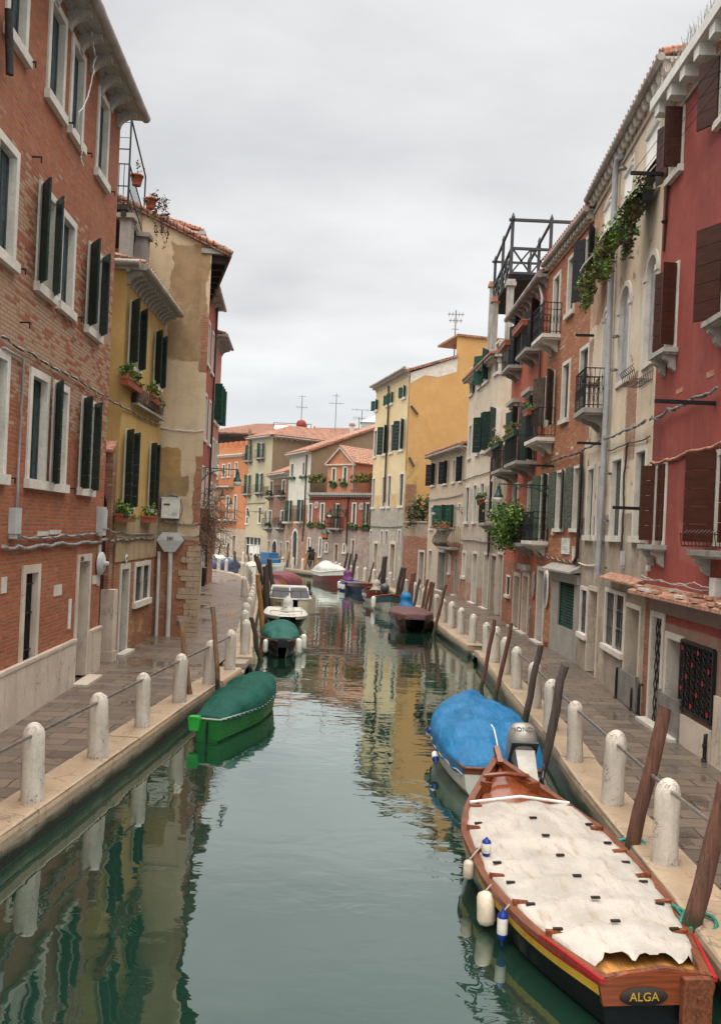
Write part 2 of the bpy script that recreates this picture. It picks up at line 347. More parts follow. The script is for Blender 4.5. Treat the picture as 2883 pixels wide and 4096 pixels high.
def watermat():
    m, t, b = new_mat('green_canal_water'); o = t.coord('Object')
    n = t.noise(o, .25, 3)
    t.put(b.inputs['Base Color'], t.mix(n, (.006, .024, .0155), (.009, .031, .021))); b.inputs['Roughness'].default_value = .5; b.inputs['Specular IOR Level'].default_value = 0
    a = t.noise(t.mapv(o, (1.0, 1.5, 1)), .75, 2, .45, dist=.35); w2 = t.noise(t.mapv(o, (1, 1.8, 1), rot=(0, 0, .5)), 2.6, 2, .5, dist=.5); w3 = t.noise(o, 9, 2, .5)
    calm = t.step(t.noise(o, .11, 3, .5), .36, .62)
    h = t.math('ADD', t.math('MULTIPLY', a, .0105), t.math('MULTIPLY', t.math('MULTIPLY', w2, .0030), t.math('ADD', t.math('MULTIPLY', calm, 1.0), .25)))
    h = t.math('ADD', h, t.math('MULTIPLY', t.math('MULTIPLY', w3, .0002), calm))
    nb = t.bump(h, 1.0, 1.0); lw = t.node('ShaderNodeLayerWeight'); lw.inputs['Blend'].default_value = .5; t.put(lw.inputs['Normal'], nb)
    gl = t.node('ShaderNodeBsdfGlossy'); gl.inputs['Roughness'].default_value = .004; gl.inputs['Color'].default_value = (.90, .965, .935, 1); t.put(gl.inputs['Normal'], nb)
    f = t.math('ADD', .03, t.math('MULTIPLY', t.math('POWER', lw.outputs['Facing'], 2.25), .96), True)       # reflection rises steeply towards grazing
    mx = t.node('ShaderNodeMixShader'); t.put(mx.inputs[0], f); t.l.new(b.outputs[0], mx.inputs[1]); t.l.new(gl.outputs[0], mx.inputs[2]); t.l.new(mx.outputs[0], t.n['Material Output'].inputs[0]); return m
M['water'] = watermat()
LEAF = [simple('leaf_mid', (.085, .165, .032), .5, .3, 3, bumps=0), simple('leaf_dark', (.040, .085, .022), .5, .3, 3, bumps=0), simple('leaf_light', (.16, .24, .05), .5, .3, 3, bumps=0)]
LEAF_OLIVE = [simple('olive_leaf', (.055, .075, .028), .6, .3, 3, bumps=0), simple('olive_leaf_dark', (.028, .040, .018), .6, .3, 3, bumps=0), simple('olive_leaf_pale', (.11, .12, .055), .6, .3, 3, bumps=0)]
LEAF_YEL = [simple('yellow_leaf', (.17, .17, .03), .5, .3, 3, bumps=0), simple('green_yellow_leaf', (.075, .11, .025), .5, .3, 3, bumps=0), simple('dry_leaf', (.15, .085, .04), .6, .3, 3, bumps=0)]
LEAF_RED = [simple('red_brown_sprig', (.14, .045, .035), .6, .3, 3, bumps=0), simple('dull_brown_sprig', (.075, .035, .028), .6, .3, 3, bumps=0), simple('dry_green_sprig', (.07, .075, .03), .6, .3, 3, bumps=0)]
LEAF_IVY = [LEAF[0], LEAF[1], simple('dead_leaf', (.10, .055, .03), .7, .3, 3, bumps=0)]
def foliage(blobs, n, size, mb=None, seed=1, bias=(.5, .3, .2)):
    """blobs: (x, y, z, rx, ry, rz): leaf-sized faces spread through each, thinning at the rim."""
    rnd = random.Random(seed); mb = mb or MB(); tot = sum(b[3] * b[4] * b[5] for b in blobs)
    for (x, y, z, rx, ry, rz) in blobs:
        k = max(6, int(n * rx * ry * rz / tot))
        clumps = [(rnd.gauss(0, .45), rnd.gauss(0, .45), rnd.gauss(0, .45), rnd.choices((0, 1, 2), bias)[0]) for _ in range(max(4, k // 14))]
        for _ in range(k):
            c = rnd.choice(clumps); p = Vector((x + rx * (c[0] + rnd.gauss(0, .17)), y + ry * (c[1] + rnd.gauss(0, .17)), z + rz * (c[2] + rnd.gauss(0, .17))))
            u = Vector((rnd.gauss(0, 1), rnd.gauss(0, 1), rnd.gauss(0, .7))).normalized(); w = u.cross(Vector((rnd.gauss(0, 1), rnd.gauss(0, 1), rnd.gauss(0, 1)))).normalized()
            s_ = size * rnd.uniform(.6, 1.3); u *= s_; w *= s_ * .55
            mb.add([p - u, p + w * .9 - u * .1, p + u, p - w * .9 - u * .1], [(0, 1, 2, 3)], c[3] if rnd.random() < .8 else rnd.randrange(3))
    return mb
# ------------------------------------------------------------------ facades
class Fac:
    """A vertical wall plane. Local x runs left to right as seen from the front, y goes into the wall, z is height."""
    def __init__(s, pl, pr, root=None):
        s.pl, s.pr = Vector((pl[0], pl[1], 0)), Vector((pr[0], pr[1], 0)); d = s.pr - s.pl; s.w = d.length; s.d = d / s.w
        s.n = Vector((-s.d.y, s.d.x, 0)); s.ang = math.atan2(s.d.y, s.d.x); s.root = root; s.ops = []; s.basis = Matrix.Identity(4)
        s.mw = Matrix.Translation(s.pl) @ Matrix.Rotation(s.ang, 4, 'Z')
        if root is not None: s.basis = s.rootmw.inverted() @ s.mw if hasattr(s, 'rootmw') else s.mw
    def bldg(s, name, label, cat='house', group=None):
        s.root = thing(name, label, cat, s.pl, s.ang, group); s.basis = Matrix.Identity(4); return s
    def on(s, other):                          # this wall belongs to the building of another facade
        s.root = other.root; s.basis = other.mw.inverted() @ s.mw; return s
    def sz(s, t, x, y, off=0):
        rx, rz = ray(t, x, y); p = s.pl + s.n * off
        # solve p + d*k = (rx*Y, Y)
        den = s.d.x - rx * s.d.y; k = (rx * p.y - p.x) / den; Y = p.y + s.d.y * k
        return k, EYE + rz * Y
    def part(s, name, mb, mats): return mb.build(name, mats, s.root, basis=s.basis)
    def world(s, x, y, z): return s.mw @ Vector((x, y, z))
def wall(fac, h, mats, depth=5.0, z0=-.3, name='wall', solid=True, x0=0, x1=None, left=True, right=True, top=None):
    """Front face with real openings, side and back faces."""
    x1 = fac.w if x1 is None else x1; mb = MB(); ops = [o for o in fac.ops if o['x1'] > x0 and o['x0'] < x1]
    xs = sorted({x0, x1} | {min(max(q, x0), x1) for o in ops for q in (o['x0'], o['x1'])}); zs = sorted({z0, h} | {min(max(q, z0), h) for o in ops for q in (o['z0'], o['z1'])})
    for i in range(len(xs) - 1):
        for j in range(len(zs) - 1):
            cx, cz = (xs[i] + xs[i + 1]) / 2, (zs[j] + zs[j + 1]) / 2
            if any(o['x0'] < cx < o['x1'] and o['z0'] < cz < o['z1'] for o in ops): continue
            a, b, c, d = xs[i], xs[i + 1], zs[j], zs[j + 1]
            mb.add([(a, 0, c), (b, 0, c), (b, 0, d), (a, 0, d)], [(0, 1, 2, 3)])
    for o in ops:
        D = o.get('rev', .25); a, b, c, d = o['x0'], o['x1'], o['z0'], o['z1']
        if D: mb.add([(a, 0, c), (b, 0, c), (b, 0, d), (a, 0, d), (a, D, c), (b, D, c), (b, D, d), (a, D, d)], [(0, 4, 5, 1), (1, 5, 6, 2), (2, 6, 7, 3), (3, 7, 4, 0)])
        if o.get('arch'):
            n = 10; r = (b - a) / 2; zc = d - r; pts = [(a + r - r * math.cos(math.pi * k / n), zc + r * math.sin(math.pi * k / n)) for k in range(n + 1)]
            for k in range(n):
                p, q = pts[k], pts[k + 1]
                mb.add([(p[0], 0, p[1]), (q[0], 0, q[1]), (q[0], 0, d), (p[0], 0, d)], [(0, 1, 2, 3)])
                mb.add([(p[0], 0, p[1]), (q[0], 0, q[1]), (q[0], .25, q[1]), (p[0], .25, p[1])], [(0, 3, 2, 1)])
    if solid:
        D = depth
        if left: mb.add([(x0, D, z0), (x0, 0, z0), (x0, 0, h), (x0, D, h)], [(0, 1, 2, 3)])
        if right: mb.add([(x1, 0, z0), (x1, D, z0), (x1, D, h), (x1, 0, h)], [(0, 1, 2, 3)])
        mb.add([(x1, D, z0), (x0, D, z0), (x0, D, h), (x1, D, h)], [(0, 1, 2, 3)])
        mb.add([(x0, 0, h), (x1, 0, h), (x1, D, h), (x0, D, h)], [(0, 1, 2, 3)])
    return fac.part(name, mb, mats)
def leaf_mb(w, h, side, ang, y=-.03, boards=None, t=.035):
    """One shutter leaf hinged at x=0. side 'L' closes towards +x, 'R' towards -x; ang 0 closed, 180 folded flat on the wall."""
    sg = 1 if side == 'L' else -1; ca, sa = math.cos(R(ang)) * sg, math.sin(R(ang)); mb = MB(); nb = boards or max(3, int(h / .26))
    nx, ny = sa * sg, ca * sg
    for k in range(nb):
        a, b = h * k / nb + .004, h * (k + 1) / nb - .004
        P = lambda u, v, z: (u * ca + v * nx * t, y - u * sa + v * ny * t, z)
        ring = [P(0, 0, 0), P(w, 0, 0), P(w, 1, 0), P(0, 1, 0)]
        mb.hexa([(q[0], q[1], a) for q in ring] + [(q[0], q[1], b) for q in ring])
    P = lambda u, v, z: (u * ca + v * nx * t, y - u * sa + v * ny * t, z)
    for (u0, u1) in ((.03, .09), (w - .09, w - .03)):
        ring = [P(u0, -.25, 0), P(u1, -.25, 0), P(u1, .12, 0), P(u0, .12, 0)]
        mb.hexa([(q[0], q[1], .02) for q in ring] + [(q[0], q[1], h - .02) for q in ring])
    return mb
def window(fac, t, BL, BR, TR, sh='v', fr=.12, z=None, shm='sh_green', trim='trim', sill=True, arch=False, grille=False, proud=.035, side=None, pane=True, lint=True, dep=.17):
    """An opening given by the pixels of its frame's bottom corners and top right corner; builds pane > frame, sill, shutters."""
    x0, za = fac.sz(t, *BL); x1, zb = fac.sz(t, *BR); tt = t
    if len(TR) == 3: tt, TR = TR[0], TR[1:]
    zt = fac.sz(tt, *TR)[1]
    z0, z1 = z if z else ((za + zb) / 2, zt)
    return window_m(fac, x0, x1, z0, z1, sh, fr, shm, trim, sill, arch, grille, proud, side, dep)
def window_m(fac, x0, x1, z0, z1, sh='v', fr=.12, shm='sh_green', trim='trim', sill=True, arch=False, grille=False, proud=.035, side=None, dep=.17):
    if x1 < x0: x0, x1 = x1, x0
    side = side or ('l' if fac.d.y > 0 else 'r')
    fac.ops.append(dict(x0=x0, x1=x1, z0=z0, z1=z1, rev=0, arch=arch))
    a, b, c, d = x0 + fr, x1 - fr, z0 + (fr if sill else .02), z1 - fr; pr = proud
    mb = MB(); mb.add([(a, dep, c - .02), (b, dep, c - .02), (b, dep, d + .02), (a, dep, d + .02)], [(0, 1, 2, 3)], 0)
    bw = .045
    mb.box(a, dep - .05, c, a + bw, dep - .005, d, 1); mb.box(b - bw, dep - .05, c, b, dep - .005, d, 1); mb.box((a + b) / 2 - bw / 2, dep - .045, c, (a + b) / 2 + bw / 2, dep - .008, d, 1)
    for k in (.34, .68): mb.box(a + bw, dep - .04, c + (d - c) * k - .015, b - bw, dep - .01, c + (d - c) * k + .015, 1)
    w = fac.part('window', mb, [M[shm] if sh == 'v' else M['glass'], M['white_paint'] if shm in ('sh_green', 'sh_leaf') else M['sh_brown']])
    f = MB()
    if arch:
        n = 12; ro = (x1 - x0) / 2; ri = ro - fr; zc = z1 - ro; xc = (x0 + x1) / 2
        f.box(x0, -pr, z0, a, dep + .02, zc); f.box(b, -pr, z0, x1, dep + .02, zc)
        for k in range(n):
            t0, t1 = math.pi * k / n, math.pi * (k + 1) / n
            q = [(xc - ri * math.cos(t0), zc + ri * math.sin(t0)), (xc - ro * math.cos(t0), zc + ro * math.sin(t0)), (xc - ro * math.cos(t1), zc + ro * math.sin(t1)), (xc - ri * math.cos(t1), zc + ri * math.sin(t1))]
            f.prism(list(reversed(q)), -pr, dep + .02)
        f.box(x0 - .03, -pr - .03, zc - .06, a + .02, 0, zc + .06); f.box(b - .02, -pr - .03, zc - .06, x1 + .03, 0, zc + .06)
    elif fr > 0:
        f.box(x0, -pr, z0, a, dep + .02, z1); f.box(b, -pr, z0, x1, dep + .02, z1)
        if lint_on: f.box(a, -pr, d, b, dep + .02, z1)
    if fr > 0: f.build('frame', M[trim], w)
    if sill:
        MB().box(x0 - .04, -.10, z0 - .03, x1 + .04, dep + .02, c).build('sill', M[trim], w) if not arch else MB().box(a, -.06, z0, b, dep + .02, z0 + fr).build('sill', M[trim], w)
    hw = (x1 - x0) / 2 - fr * .6
    leaves = {'v': [('L', 145), ('R', 34)] if side == 'l' else [('R', 145), ('L', 34)], 'o': [('L', 140), ('R', 140)], 'f': [('L', 166), ('R', 166)], 'c': [('L', 0), ('R', 0)], 'i': [('L', 4), ('R', 4)],
              'n': [('L', 172)] if side == 'l' else [('R', 172)], 'p': [('L', 100), ('R', 100)], '': []}[sh] if isinstance(sh, str) else sh
    for (sd, an) in leaves:
        inside = sh in ('c', 'i')
        if inside: L = leaf_mb((b - a) / 2 - .008, d - c - .02, sd, an, .085); hx = a + .004 if sd == 'L' else b - .004
        else: L = leaf_mb(hw, z1 - z0 - fr * 1.1, sd, an, -pr - .005); hx = x0 + fr * .45 if sd == 'L' else x1 - fr * .45
        L.build('shutter', M[shm], w, (hx, 0, c + .01 if inside else z0 + fr * .75))
    if grille:
        g = MB(); nb = max(3, int((b - a) / .12)); nh = max(2, int((d - c) / .35))
        for k in range(nb + 1): g.bar((a + (b - a) * k / nb, .03, c), (a + (b - a) * k / nb, .03, d), .016)
        for k in range(1, nh): g.bar((a, .022, c + (d - c) * k / nh), (b, .022, c + (d - c) * k / nh), .03, .012)
        g.build('grille', M['iron'], w)
    return dict(x0=x0, x1=x1, z0=z0, z1=z1, o=w)
lint_on = True
def door(fac, t, BL, BR, TR, mat='sh_green', trim='trim', fr=.14, z0=0.02, dep=.28, proud=.03, lattice=False, step=True, z1=None, arch=False):
    x0, _ = fac.sz(t, *BL); x1, _ = fac.sz(t, *BR); tt = t
    if len(TR) == 3: tt, TR = TR[0], TR[1:]
    z1 = z1 or fac.sz(tt, *TR)[1]
    if x1 < x0: x0, x1 = x1, x0
    fac.ops.append(dict(x0=x0, x1=x1, z0=z0, z1=z1, rev=0 if fr else dep, arch=arch)); a, b, d = x0 + fr, x1 - fr, z1 - fr
    mb = MB().box(a, dep, z0, b, dep + .05, d)
    n = 2 if b - a > .75 else 1
    for k in range(n):
        u0, u1 = a + (b - a) * k / n + .06, a + (b - a) * (k + 1) / n - .06
        for q0, q1 in ((.08, .42), (.48, .93)): mb.box(u0, dep - .025, z0 + (d - z0) * q0, u1, dep - .001, z0 + (d - z0) * q1)
    w = fac.part('door', mb, M[mat])
    if fr: MB().box(x0, -proud, z0, a, dep + .05, z1).box(b, -proud, z0, x1, dep + .05, z1).box(a, -proud, d, b, dep + .05, z1).build('frame', M[trim], w)
    if arch and fr:
        f = MB(); n = 12; ro = (x1 - x0) / 2; ri = ro - fr; zc = z1 - ro; xc = (x0 + x1) / 2
    MB().lathe([(.0, 0), (.03, .005), (.034, .03), (.0, .05)], 8).build('handle', M['iron'], w, (b - .1, dep - .05, z0 + 1.0)).rotation_euler = (R(90), 0, 0)
    if step: MB().box(x0 - .05, -.22, -.01, x1 + .05, .0, .055).build('doorstep', M['istria'], w)
    if lattice:
        g = MB(); sx = .16
        for k in range(-20, 40):
            xa = a + k * sx
            for sg in (1, -1):
                p0 = Vector((xa, .06, z0)); p1 = Vector((xa + sg * (d - z0) * .45, .06, d)); 
                ta, tb = 0, 1
                for lim, gt in ((a, True), (b, False)):
                    f0, f1 = p0.x, p1.x
                    if f1 != f0:
                        tc = (lim - f0) / (f1 - f0)
                        if (f1 > f0) == gt: ta = max(ta, tc)
                        else: tb = min(tb, tc)
                if ta < tb - .02: g.bar(p0.lerp(p1, ta), p0.lerp(p1, tb), .02, .008)
        g.build('grille', M['iron'], w)
    return dict(x0=x0, x1=x1, z1=z1, o=w)
def tube_on(fac, name, mat, pts, r=.05, off=-.08, n=8):
    """pts: (tag, x, y) pixels traced along the wall, or metres as ('m', x, z)."""
    P = []
    for q in pts:
        x, z = (q[1], q[2]) if q[0] == 'm' else fac.sz(*q)
        P.append((x, off, z))
    mb = MB().tube(P, r, n)
    return fac.part(name, mb, M[mat])
def cornice(fac, z, out=.45, n=12, x0=0, x1=None, brh=.32, mat='cornice', gut='gutter', brm='cornice', style='curve', th=.12, gut_r=.09, bw=.12, ret=0):
    x1 = fac.w if x1 is None else x1
    c = MB().box(x0 - ret, -out, z, x1 + ret, .3, z + th).box(x0 - ret, -out * .25, z - .06, x1 + ret, -.002, z - .002)
    c = fac.part('cornice', c, M[mat])
    b = MB(); k = 6; H, D = brh, out * .88
    if style == 'curve':
        poly = [(0, 0), (-D, 0), (-D, -H * .3)] + [(-D * (1 - .86 * math.sin(math.pi / 2 * q / k)), -H * .3 - H * .7 * (1 - math.cos(math.pi / 2 * q / k))) for q in range(1, k + 1)] + [(0, -H)]
    elif style == 'block': poly = [(0, 0), (-D, 0), (-D, -H), (0, -H)]
    else: poly = [(0, 0), (-D, 0)] + [(-D * .5 - D * .5 * math.cos(math.pi * q / 8), -H * .95 * math.sin(math.pi * q / 8)) for q in range(1, 8)] + [(0, -.02)]
    nn = len(poly)
    vs = [(-bw / 2, y, zz) for y, zz in poly] + [(bw / 2, y, zz) for y, zz in poly]
    b.add(vs, [tuple(range(nn)), tuple(reversed(range(nn, 2 * nn)))] + [(i, (i + 1) % nn, (i + 1) % nn + nn, i + nn) for i in range(nn)])
    me = b.mesh('bracket', M[brm])
    for q in range(n): link('bracket', me, c, (x0 + (x1 - x0) * (q + .5) / n, -.001, z - .001))
    if gut:
        g = MB(); N = 8; nseg = max(1, int((x1 - x0) / 2)); P = [[], []]
        g.tube([(x0 - ret, -out - gut_r * .6, z + th * .6), (x1 + ret, -out - gut_r * .6, z + th * .6)], gut_r, 10)
        for q in range(nseg + 1):
            xx = x0 + (x1 - x0) * q / nseg; g.tube([(xx - .03, -out - gut_r * .6, z + th * .6), (xx + .03, -out - gut_r * .6, z + th * .6)], gut_r * 1.08, 10)
        fac.part('gutter', g, M[gut])
    return c
def roof_slope(fac, z, out=.5, run=5, rise=1.6, x0=0, x1=None, th=.08, name='roof', mat='tile', tiles=True):
    x1 = fac.w if x1 is None else x1; mb = MB()
    L = math.hypot(run + out, rise); 
    mb.hexa([(x0, -out, z), (x1, -out, z), (x1, run, z + rise), (x0, run, z + rise), (x0, -out, z + th), (x1, -out, z + th), (x1, run, z + rise + th), (x0, run, z + rise + th)])
    if tiles:
        n = max(2, int((x1 - x0) / .22)); up = rise / (run + out)
        for k in range(n):
            xc = x0 + (x1 - x0) * (k + .5) / n
            pts = [Vector((xc, -out - .04 + (run + out) * q / 3, z + th + rise * q / 3)) for q in range(4)]
            mb.tube(pts, .085, 6)
    return fac.part(name, mb, M[mat])
def balcony(fac, x0, x1, z, out=.55, h=.95, slab='grey_stone', nb=None, bulge=0, mat='iron', br=2, name='balcony', rail=True, st=.12, scroll=False):
    s_ = MB().box(x0, -out, z - st, x1, -.002, z).box(x0 + .05, -out + .05, z - st - .05, x1 - .05, -.003, z - st - .001)
    o = fac.part(name, s_, M[slab])
    for k in range(br):
        xx = x0 + (x1 - x0) * ((k + .5) / br if br > 1 else .5); zt = z - st - .052
        vs = [(0, -.004, 0), (0, -out * .85, 0), (0, -out * .7, -.10), (0, -out * .35, -.16), (0, -out * .12, -.30), (0, -.004, -.34)]
        n = len(vs); b = MB().add([(-.07, y, q) for _, y, q in vs] + [(.07, y, q) for _, y, q in vs], [tuple(range(n)), tuple(reversed(range(n, 2 * n)))] + [(i, (i + 1) % n, (i + 1) % n + n, i + n) for i in range(n)])
        b.build('bracket', M[slab], o, (xx, 0, zt))
    if rail:
        g = MB(); e = .03; pts = [(x0 + e, -.01), (x0 + e, -out + e), (x1 - e, -out + e), (x1 - e, -.01)]
        for a, b in zip(pts[:-1], pts[1:]):
            L = math.dist(a, b); k = max(2, int(L / (nb or .11)))
            for zz, w in ((h, .04), (.08, .025)) + (((h * .78, .02),) if scroll else ()): g.bar((a[0], a[1], z + zz), (b[0], b[1], z + zz), w, .02)
            for q in range(k + 1):
                f = q / k; p = (a[0] + (b[0] - a[0]) * f, a[1] + (b[1] - a[1]) * f)
                if bulge:
                    dirx = 0 if a[0] != b[0] else (-1 if a[0] < (x0 + x1) / 2 else 1); diry = -1 if a[0] != b[0] else 0
                    g.tube([(p[0] + dirx * bulge * s1, p[1] + diry * bulge * s1, z + h * f1) for f1, s1 in ((0, .3), (.2, 1), (.45, .8), (.7, .25), (1, 0))], .009, 4)
                else: g.bar((p[0], p[1], z), (p[0], p[1], z + h), .014)
                if scroll and q < k:
                    m_ = f + .5 / k; c = Vector((a[0] + (b[0] - a[0]) * m_, a[1] + (b[1] - a[1]) * m_, z + h * .45)); dd = Vector((b[0] - a[0], b[1] - a[1], 0)).normalized()
                    g.tube([c + dd * (.05 * math.cos(w * .9)) * (1 - w * .06) + Vector((0, 0, .16 * math.sin(w * .9) * (1 - w * .06))) for w in range(9)], .007, 4)
        g.build('railing', M[mat], o)
    return o
FB = [0]
def flower_box(fac, x0, x1, z, label, mat='terracotta', leaf=None, h=.2, d=.22, spill=.0, fh=.3, n=160, size=.05, out=.02, group=None, seed=None, pot=True, bias=(.5, .3, .2)):
    FB[0] += 1; w = x1 - x0; p = fac.world((x0 + x1) / 2, -out - d / 2, z); r = thing('flower_box', label, 'planter', p, fac.ang, group)
    if pot:
        mb = MB(); t = .02
        mb.hexa([(-w / 2 + t, -d / 2 + t, 0), (w / 2 - t, -d / 2 + t, 0), (w / 2 - t, d / 2 - t, 0), (-w / 2 + t, d / 2 - t, 0), (-w / 2, -d / 2, h), (w / 2, -d / 2, h), (w / 2, d / 2, h), (-w / 2, d / 2, h)])
        mb.box(-w / 2 - .012, -d / 2 - .012, h - .05, w / 2 + .012, d / 2 + .012, h + .001); mb.build('box', M[mat], r)
    bl = []
    k = max(1, int(w / .35)); rnd = random.Random(FB[0])
    for q in range(k):
        xx = -w / 2 + w * (q + .5) / k; bl.append((xx, rnd.uniform(-.05, .05), h + fh * .4, w / k * .75, d * .8, fh * .62 * rnd.uniform(.7, 1.25)))
        if spill: bl.append((xx + rnd.uniform(-.1, .1), -d * .65, h - spill * .45, w / k * .6, d * .5, spill * .65 * rnd.uniform(.7, 1.2)))
    foliage(bl, n, size, None, seed or FB[0], bias).build('foliage', leaf or LEAF, r)
    return r
# ------------------------------------------------------------------ ground, water, quays
LQ1 = [(-4.05, 3), (-3.71, 9.09), (-3.58, 10.57), (-3.36, 13.3), (-3.14, 16.1), (-2.72, 20.5)]
LQ2 = [(-2.66, 22.2), (-3.05, 25.2), (-3.55, 29.7), (-4.3, 37), (-5.3, 45.5), (-6.05, 49.8), (-7.5, 57.6), (-9.3, 62), (-10.8, 64.3), (-16, 69), (-25, 76)]
RQ1 = [(3.0, 3), (3.19, 7.47), (3.27, 12.6), (3.45, 15.2), (3.5, 19.4), (3.63, 25.2)]
RQ2 = [(3.52, 26.6), (3.05, 32.5), (2.8, 38), (2.6, 42.5), (2.3, 45.7), (1.7, 52), (.75, 55.3), (-.35, 58), (-1.1, 61), (-2.0, 64.5), (-2.9, 66.2), (-4.9, 69), (-6.7, 71.5), (-8.7, 75), (-10.9, 78.6), (-14, 82), (-22, 90)]
W_ = MB().add([(-300, -60, WATER), (300, -60, WATER), (300, 400, WATER), (-300, 400, WATER)], [(0, 1, 2, 3)])
struct(W_.build('canal_water', M['water']))
struct(MB().add([(-600, -80, -2.4), (600, -80, -2.4), (600, 900, -2.4), (-600, 900, -2.4)], [(0, 1, 2, 3)]).build('canal_bed', simple('mud', (.03, .032, .022), .9)))
def paving(edge, far, name):
    mb = MB()
    for (a, b) in zip(edge[:-1], edge[1:]): mb.add([(a[0], a[1], 0), (b[0], b[1], 0), (far, b[1], 0), (far, a[1], 0)], [(0, 1, 2, 3)] if far < 0 else [(3, 2, 1, 0)])
    for f in mb.f:
        pass
    o = mb.build(name, M['paving']); 
    if o.data.polygons[0].normal.z < 0: o.data.flip_normals()
    return struct(o)
LREC = [(-3.35, 20.52), (-3.32, 22.18)]; RREC = [(4.25, 25.22), (4.2, 26.58)]
LALL, RALL = LQ1 + LREC + LQ2, RQ1 + RREC + RQ2
paving(LALL, -70, 'left_pavement'); paving(RALL, 60, 'right_pavement')
def resample(pl, step):
    out, carry = [Vector(pl[0])], 0
    for a, b in zip(pl[:-1], pl[1:]):
        a, b = Vector(a), Vector(b); L = (b - a).length; d = step - carry
        while d < L: out.append(a.lerp(b, d / L)); d += step
        carry = L - (d - step)
    if (out[-1] - Vector(pl[-1])).length > step * .35: out.append(Vector(pl[-1]))
    else: out[-1] = Vector(pl[-1])
    return out
def kerb(pl, side, name, w=.55):           # side: +1 if the water lies to the right when walking along pl
    rnd = random.Random(len(name)); mb = MB(); P = resample(pl, 1.75)
    nr = []
    for i in range(len(P)):
        t = (P[min(i + 1, len(P) - 1)] - P[max(i - 1, 0)]).normalized(); nr.append(Vector((t.y, -t.x)) * side)
    for i in range(len(P) - 1):
        a, b = P[i], P[i + 1]; t = (b - a).normalized() * .006; dz = rnd.uniform(-.006, .006); dw = rnd.uniform(-.012, .012)
        prof = [(-w, .008), (-.05, .012), (-.018, .003), (.0, -.018), (.012, -.06), (.006, -.155), (-.03, -.17), (-w, -.17)]
        ring = lambda c, n_: [(c.x + n_.x * (u + dw), c.y + n_.y * (u + dw), z + dz) for u, z in prof]
        A, B = ring(a + t, nr[i]), ring(b - t, nr[i + 1]); k = len(prof)
        mb.add(A + B, [(q, (q + 1) % k, (q + 1) % k + k, q + k) if side < 0 else (q, q + k, (q + 1) % k + k, (q + 1) % k) for q in range(k)] + [tuple(range(k)), tuple(range(2 * k - 1, k - 1, -1))])
    return struct(mb.build(name, M['kerb']))
kerb(LQ1, 1, 'left_kerb'); kerb(LQ2, 1, 'left_far_kerb'); kerb(RQ1, -1, 'right_kerb'); kerb(RQ2, -1, 'right_far_kerb')
def quay_wall(pl, side, name):
    mb = MB()
    for a, b in zip(pl[:-1], pl[1:]):
        t = (Vector(b) - Vector(a)).normalized(); n = Vector((t.y, -t.x)) * side * -.035
        mb.add([(a[0] + n.x, a[1] + n.y, -2.4), (b[0] + n.x, b[1] + n.y, -2.4), (b[0] + n.x, b[1] + n.y, -.10), (a[0] + n.x, a[1] + n.y, -.10)], [(0, 1, 2, 3)])
    return struct(mb.build(name, M['quay']))
quay_wall(LALL, 1, 'left_quay_wall'); quay_wall(RALL, -1, 'right_quay_wall')
for nm, (x0, x1, y0, y1) in (('left_water_steps', (-3.32, -2.75, 20.55, 22.15)), ('right_water_steps', (3.62, 4.18, 25.27, 26.55))):
    mb = MB(); 
    for k in range(3): mb.box(x0, y0 + k * .42 if nm[0] == 'l' else y0, -1.2, x1, y1 if nm[0] == 'l' else y1 - k * .35, -.34 + k * .15)
    struct(mb.build(nm, M['quay']))
# ------------------------------------------------------------------ bollards and iron rails
def bollard_mesh(seed, tw=1.0):
    rnd = random.Random(seed); r = .138 * tw; mb = MB()
    prof = [(r * 1.04, -.02), (r * 1.03, .02), (r, .05), (r * .97, .45), (r * .945, .76)] + [(r * .945 * math.cos(a), .765 + r * 1.25 * math.sin(a)) for a in [math.pi / 2 * q / 6 for q in range(1, 6)]] + [(.012, .765 + r * 1.25)]
    n = 16; vs = []
    for q, (rr, z) in enumerate(prof):
        for j in range(n):
            a = 2 * math.pi * (j + .5) / n
            oct_ = 1 / max(abs(math.cos(((a + math.pi / 8) % (math.pi / 4)) - math.pi / 8)), .6) * .965 if z < .74 else 1.0
            k = rr * oct_ + rnd.uniform(-.005, .005); k *= 1 + .05 * mnoise.noise(Vector((math.cos(a) * 1.5, math.sin(a) * 1.5 + seed * 9, z * 4))) - .05 * max(0, mnoise.noise(Vector((math.cos(a) * 3 + seed, math.sin(a) * 3, z * 7))) - .15); vs.append((k * math.cos(a), k * math.sin(a), z))
    fs = [(i * n + j, i * n + (j + 1) % n, (i + 1) * n + (j + 1) % n, (i + 1) * n + j) for i in range(len(prof) - 1) for j in range(n)]
    mb.add(vs, fs, 0, True); mb.add(vs[-n:], [tuple(range(n))], 0, True)
    return mb.mesh('bollard', M['bollard'])
BME = [bollard_mesh(q, (.96, 1.05, 1.0, .93, 1.08, 1.02)[q]) for q in range(6)]
EYEM = MB().lathe([(.0, -.03), (.04, -.03), (.045, .0), (.03, .03), (.0, .035)], 8).mesh('rail_socket', M['rail_iron'])
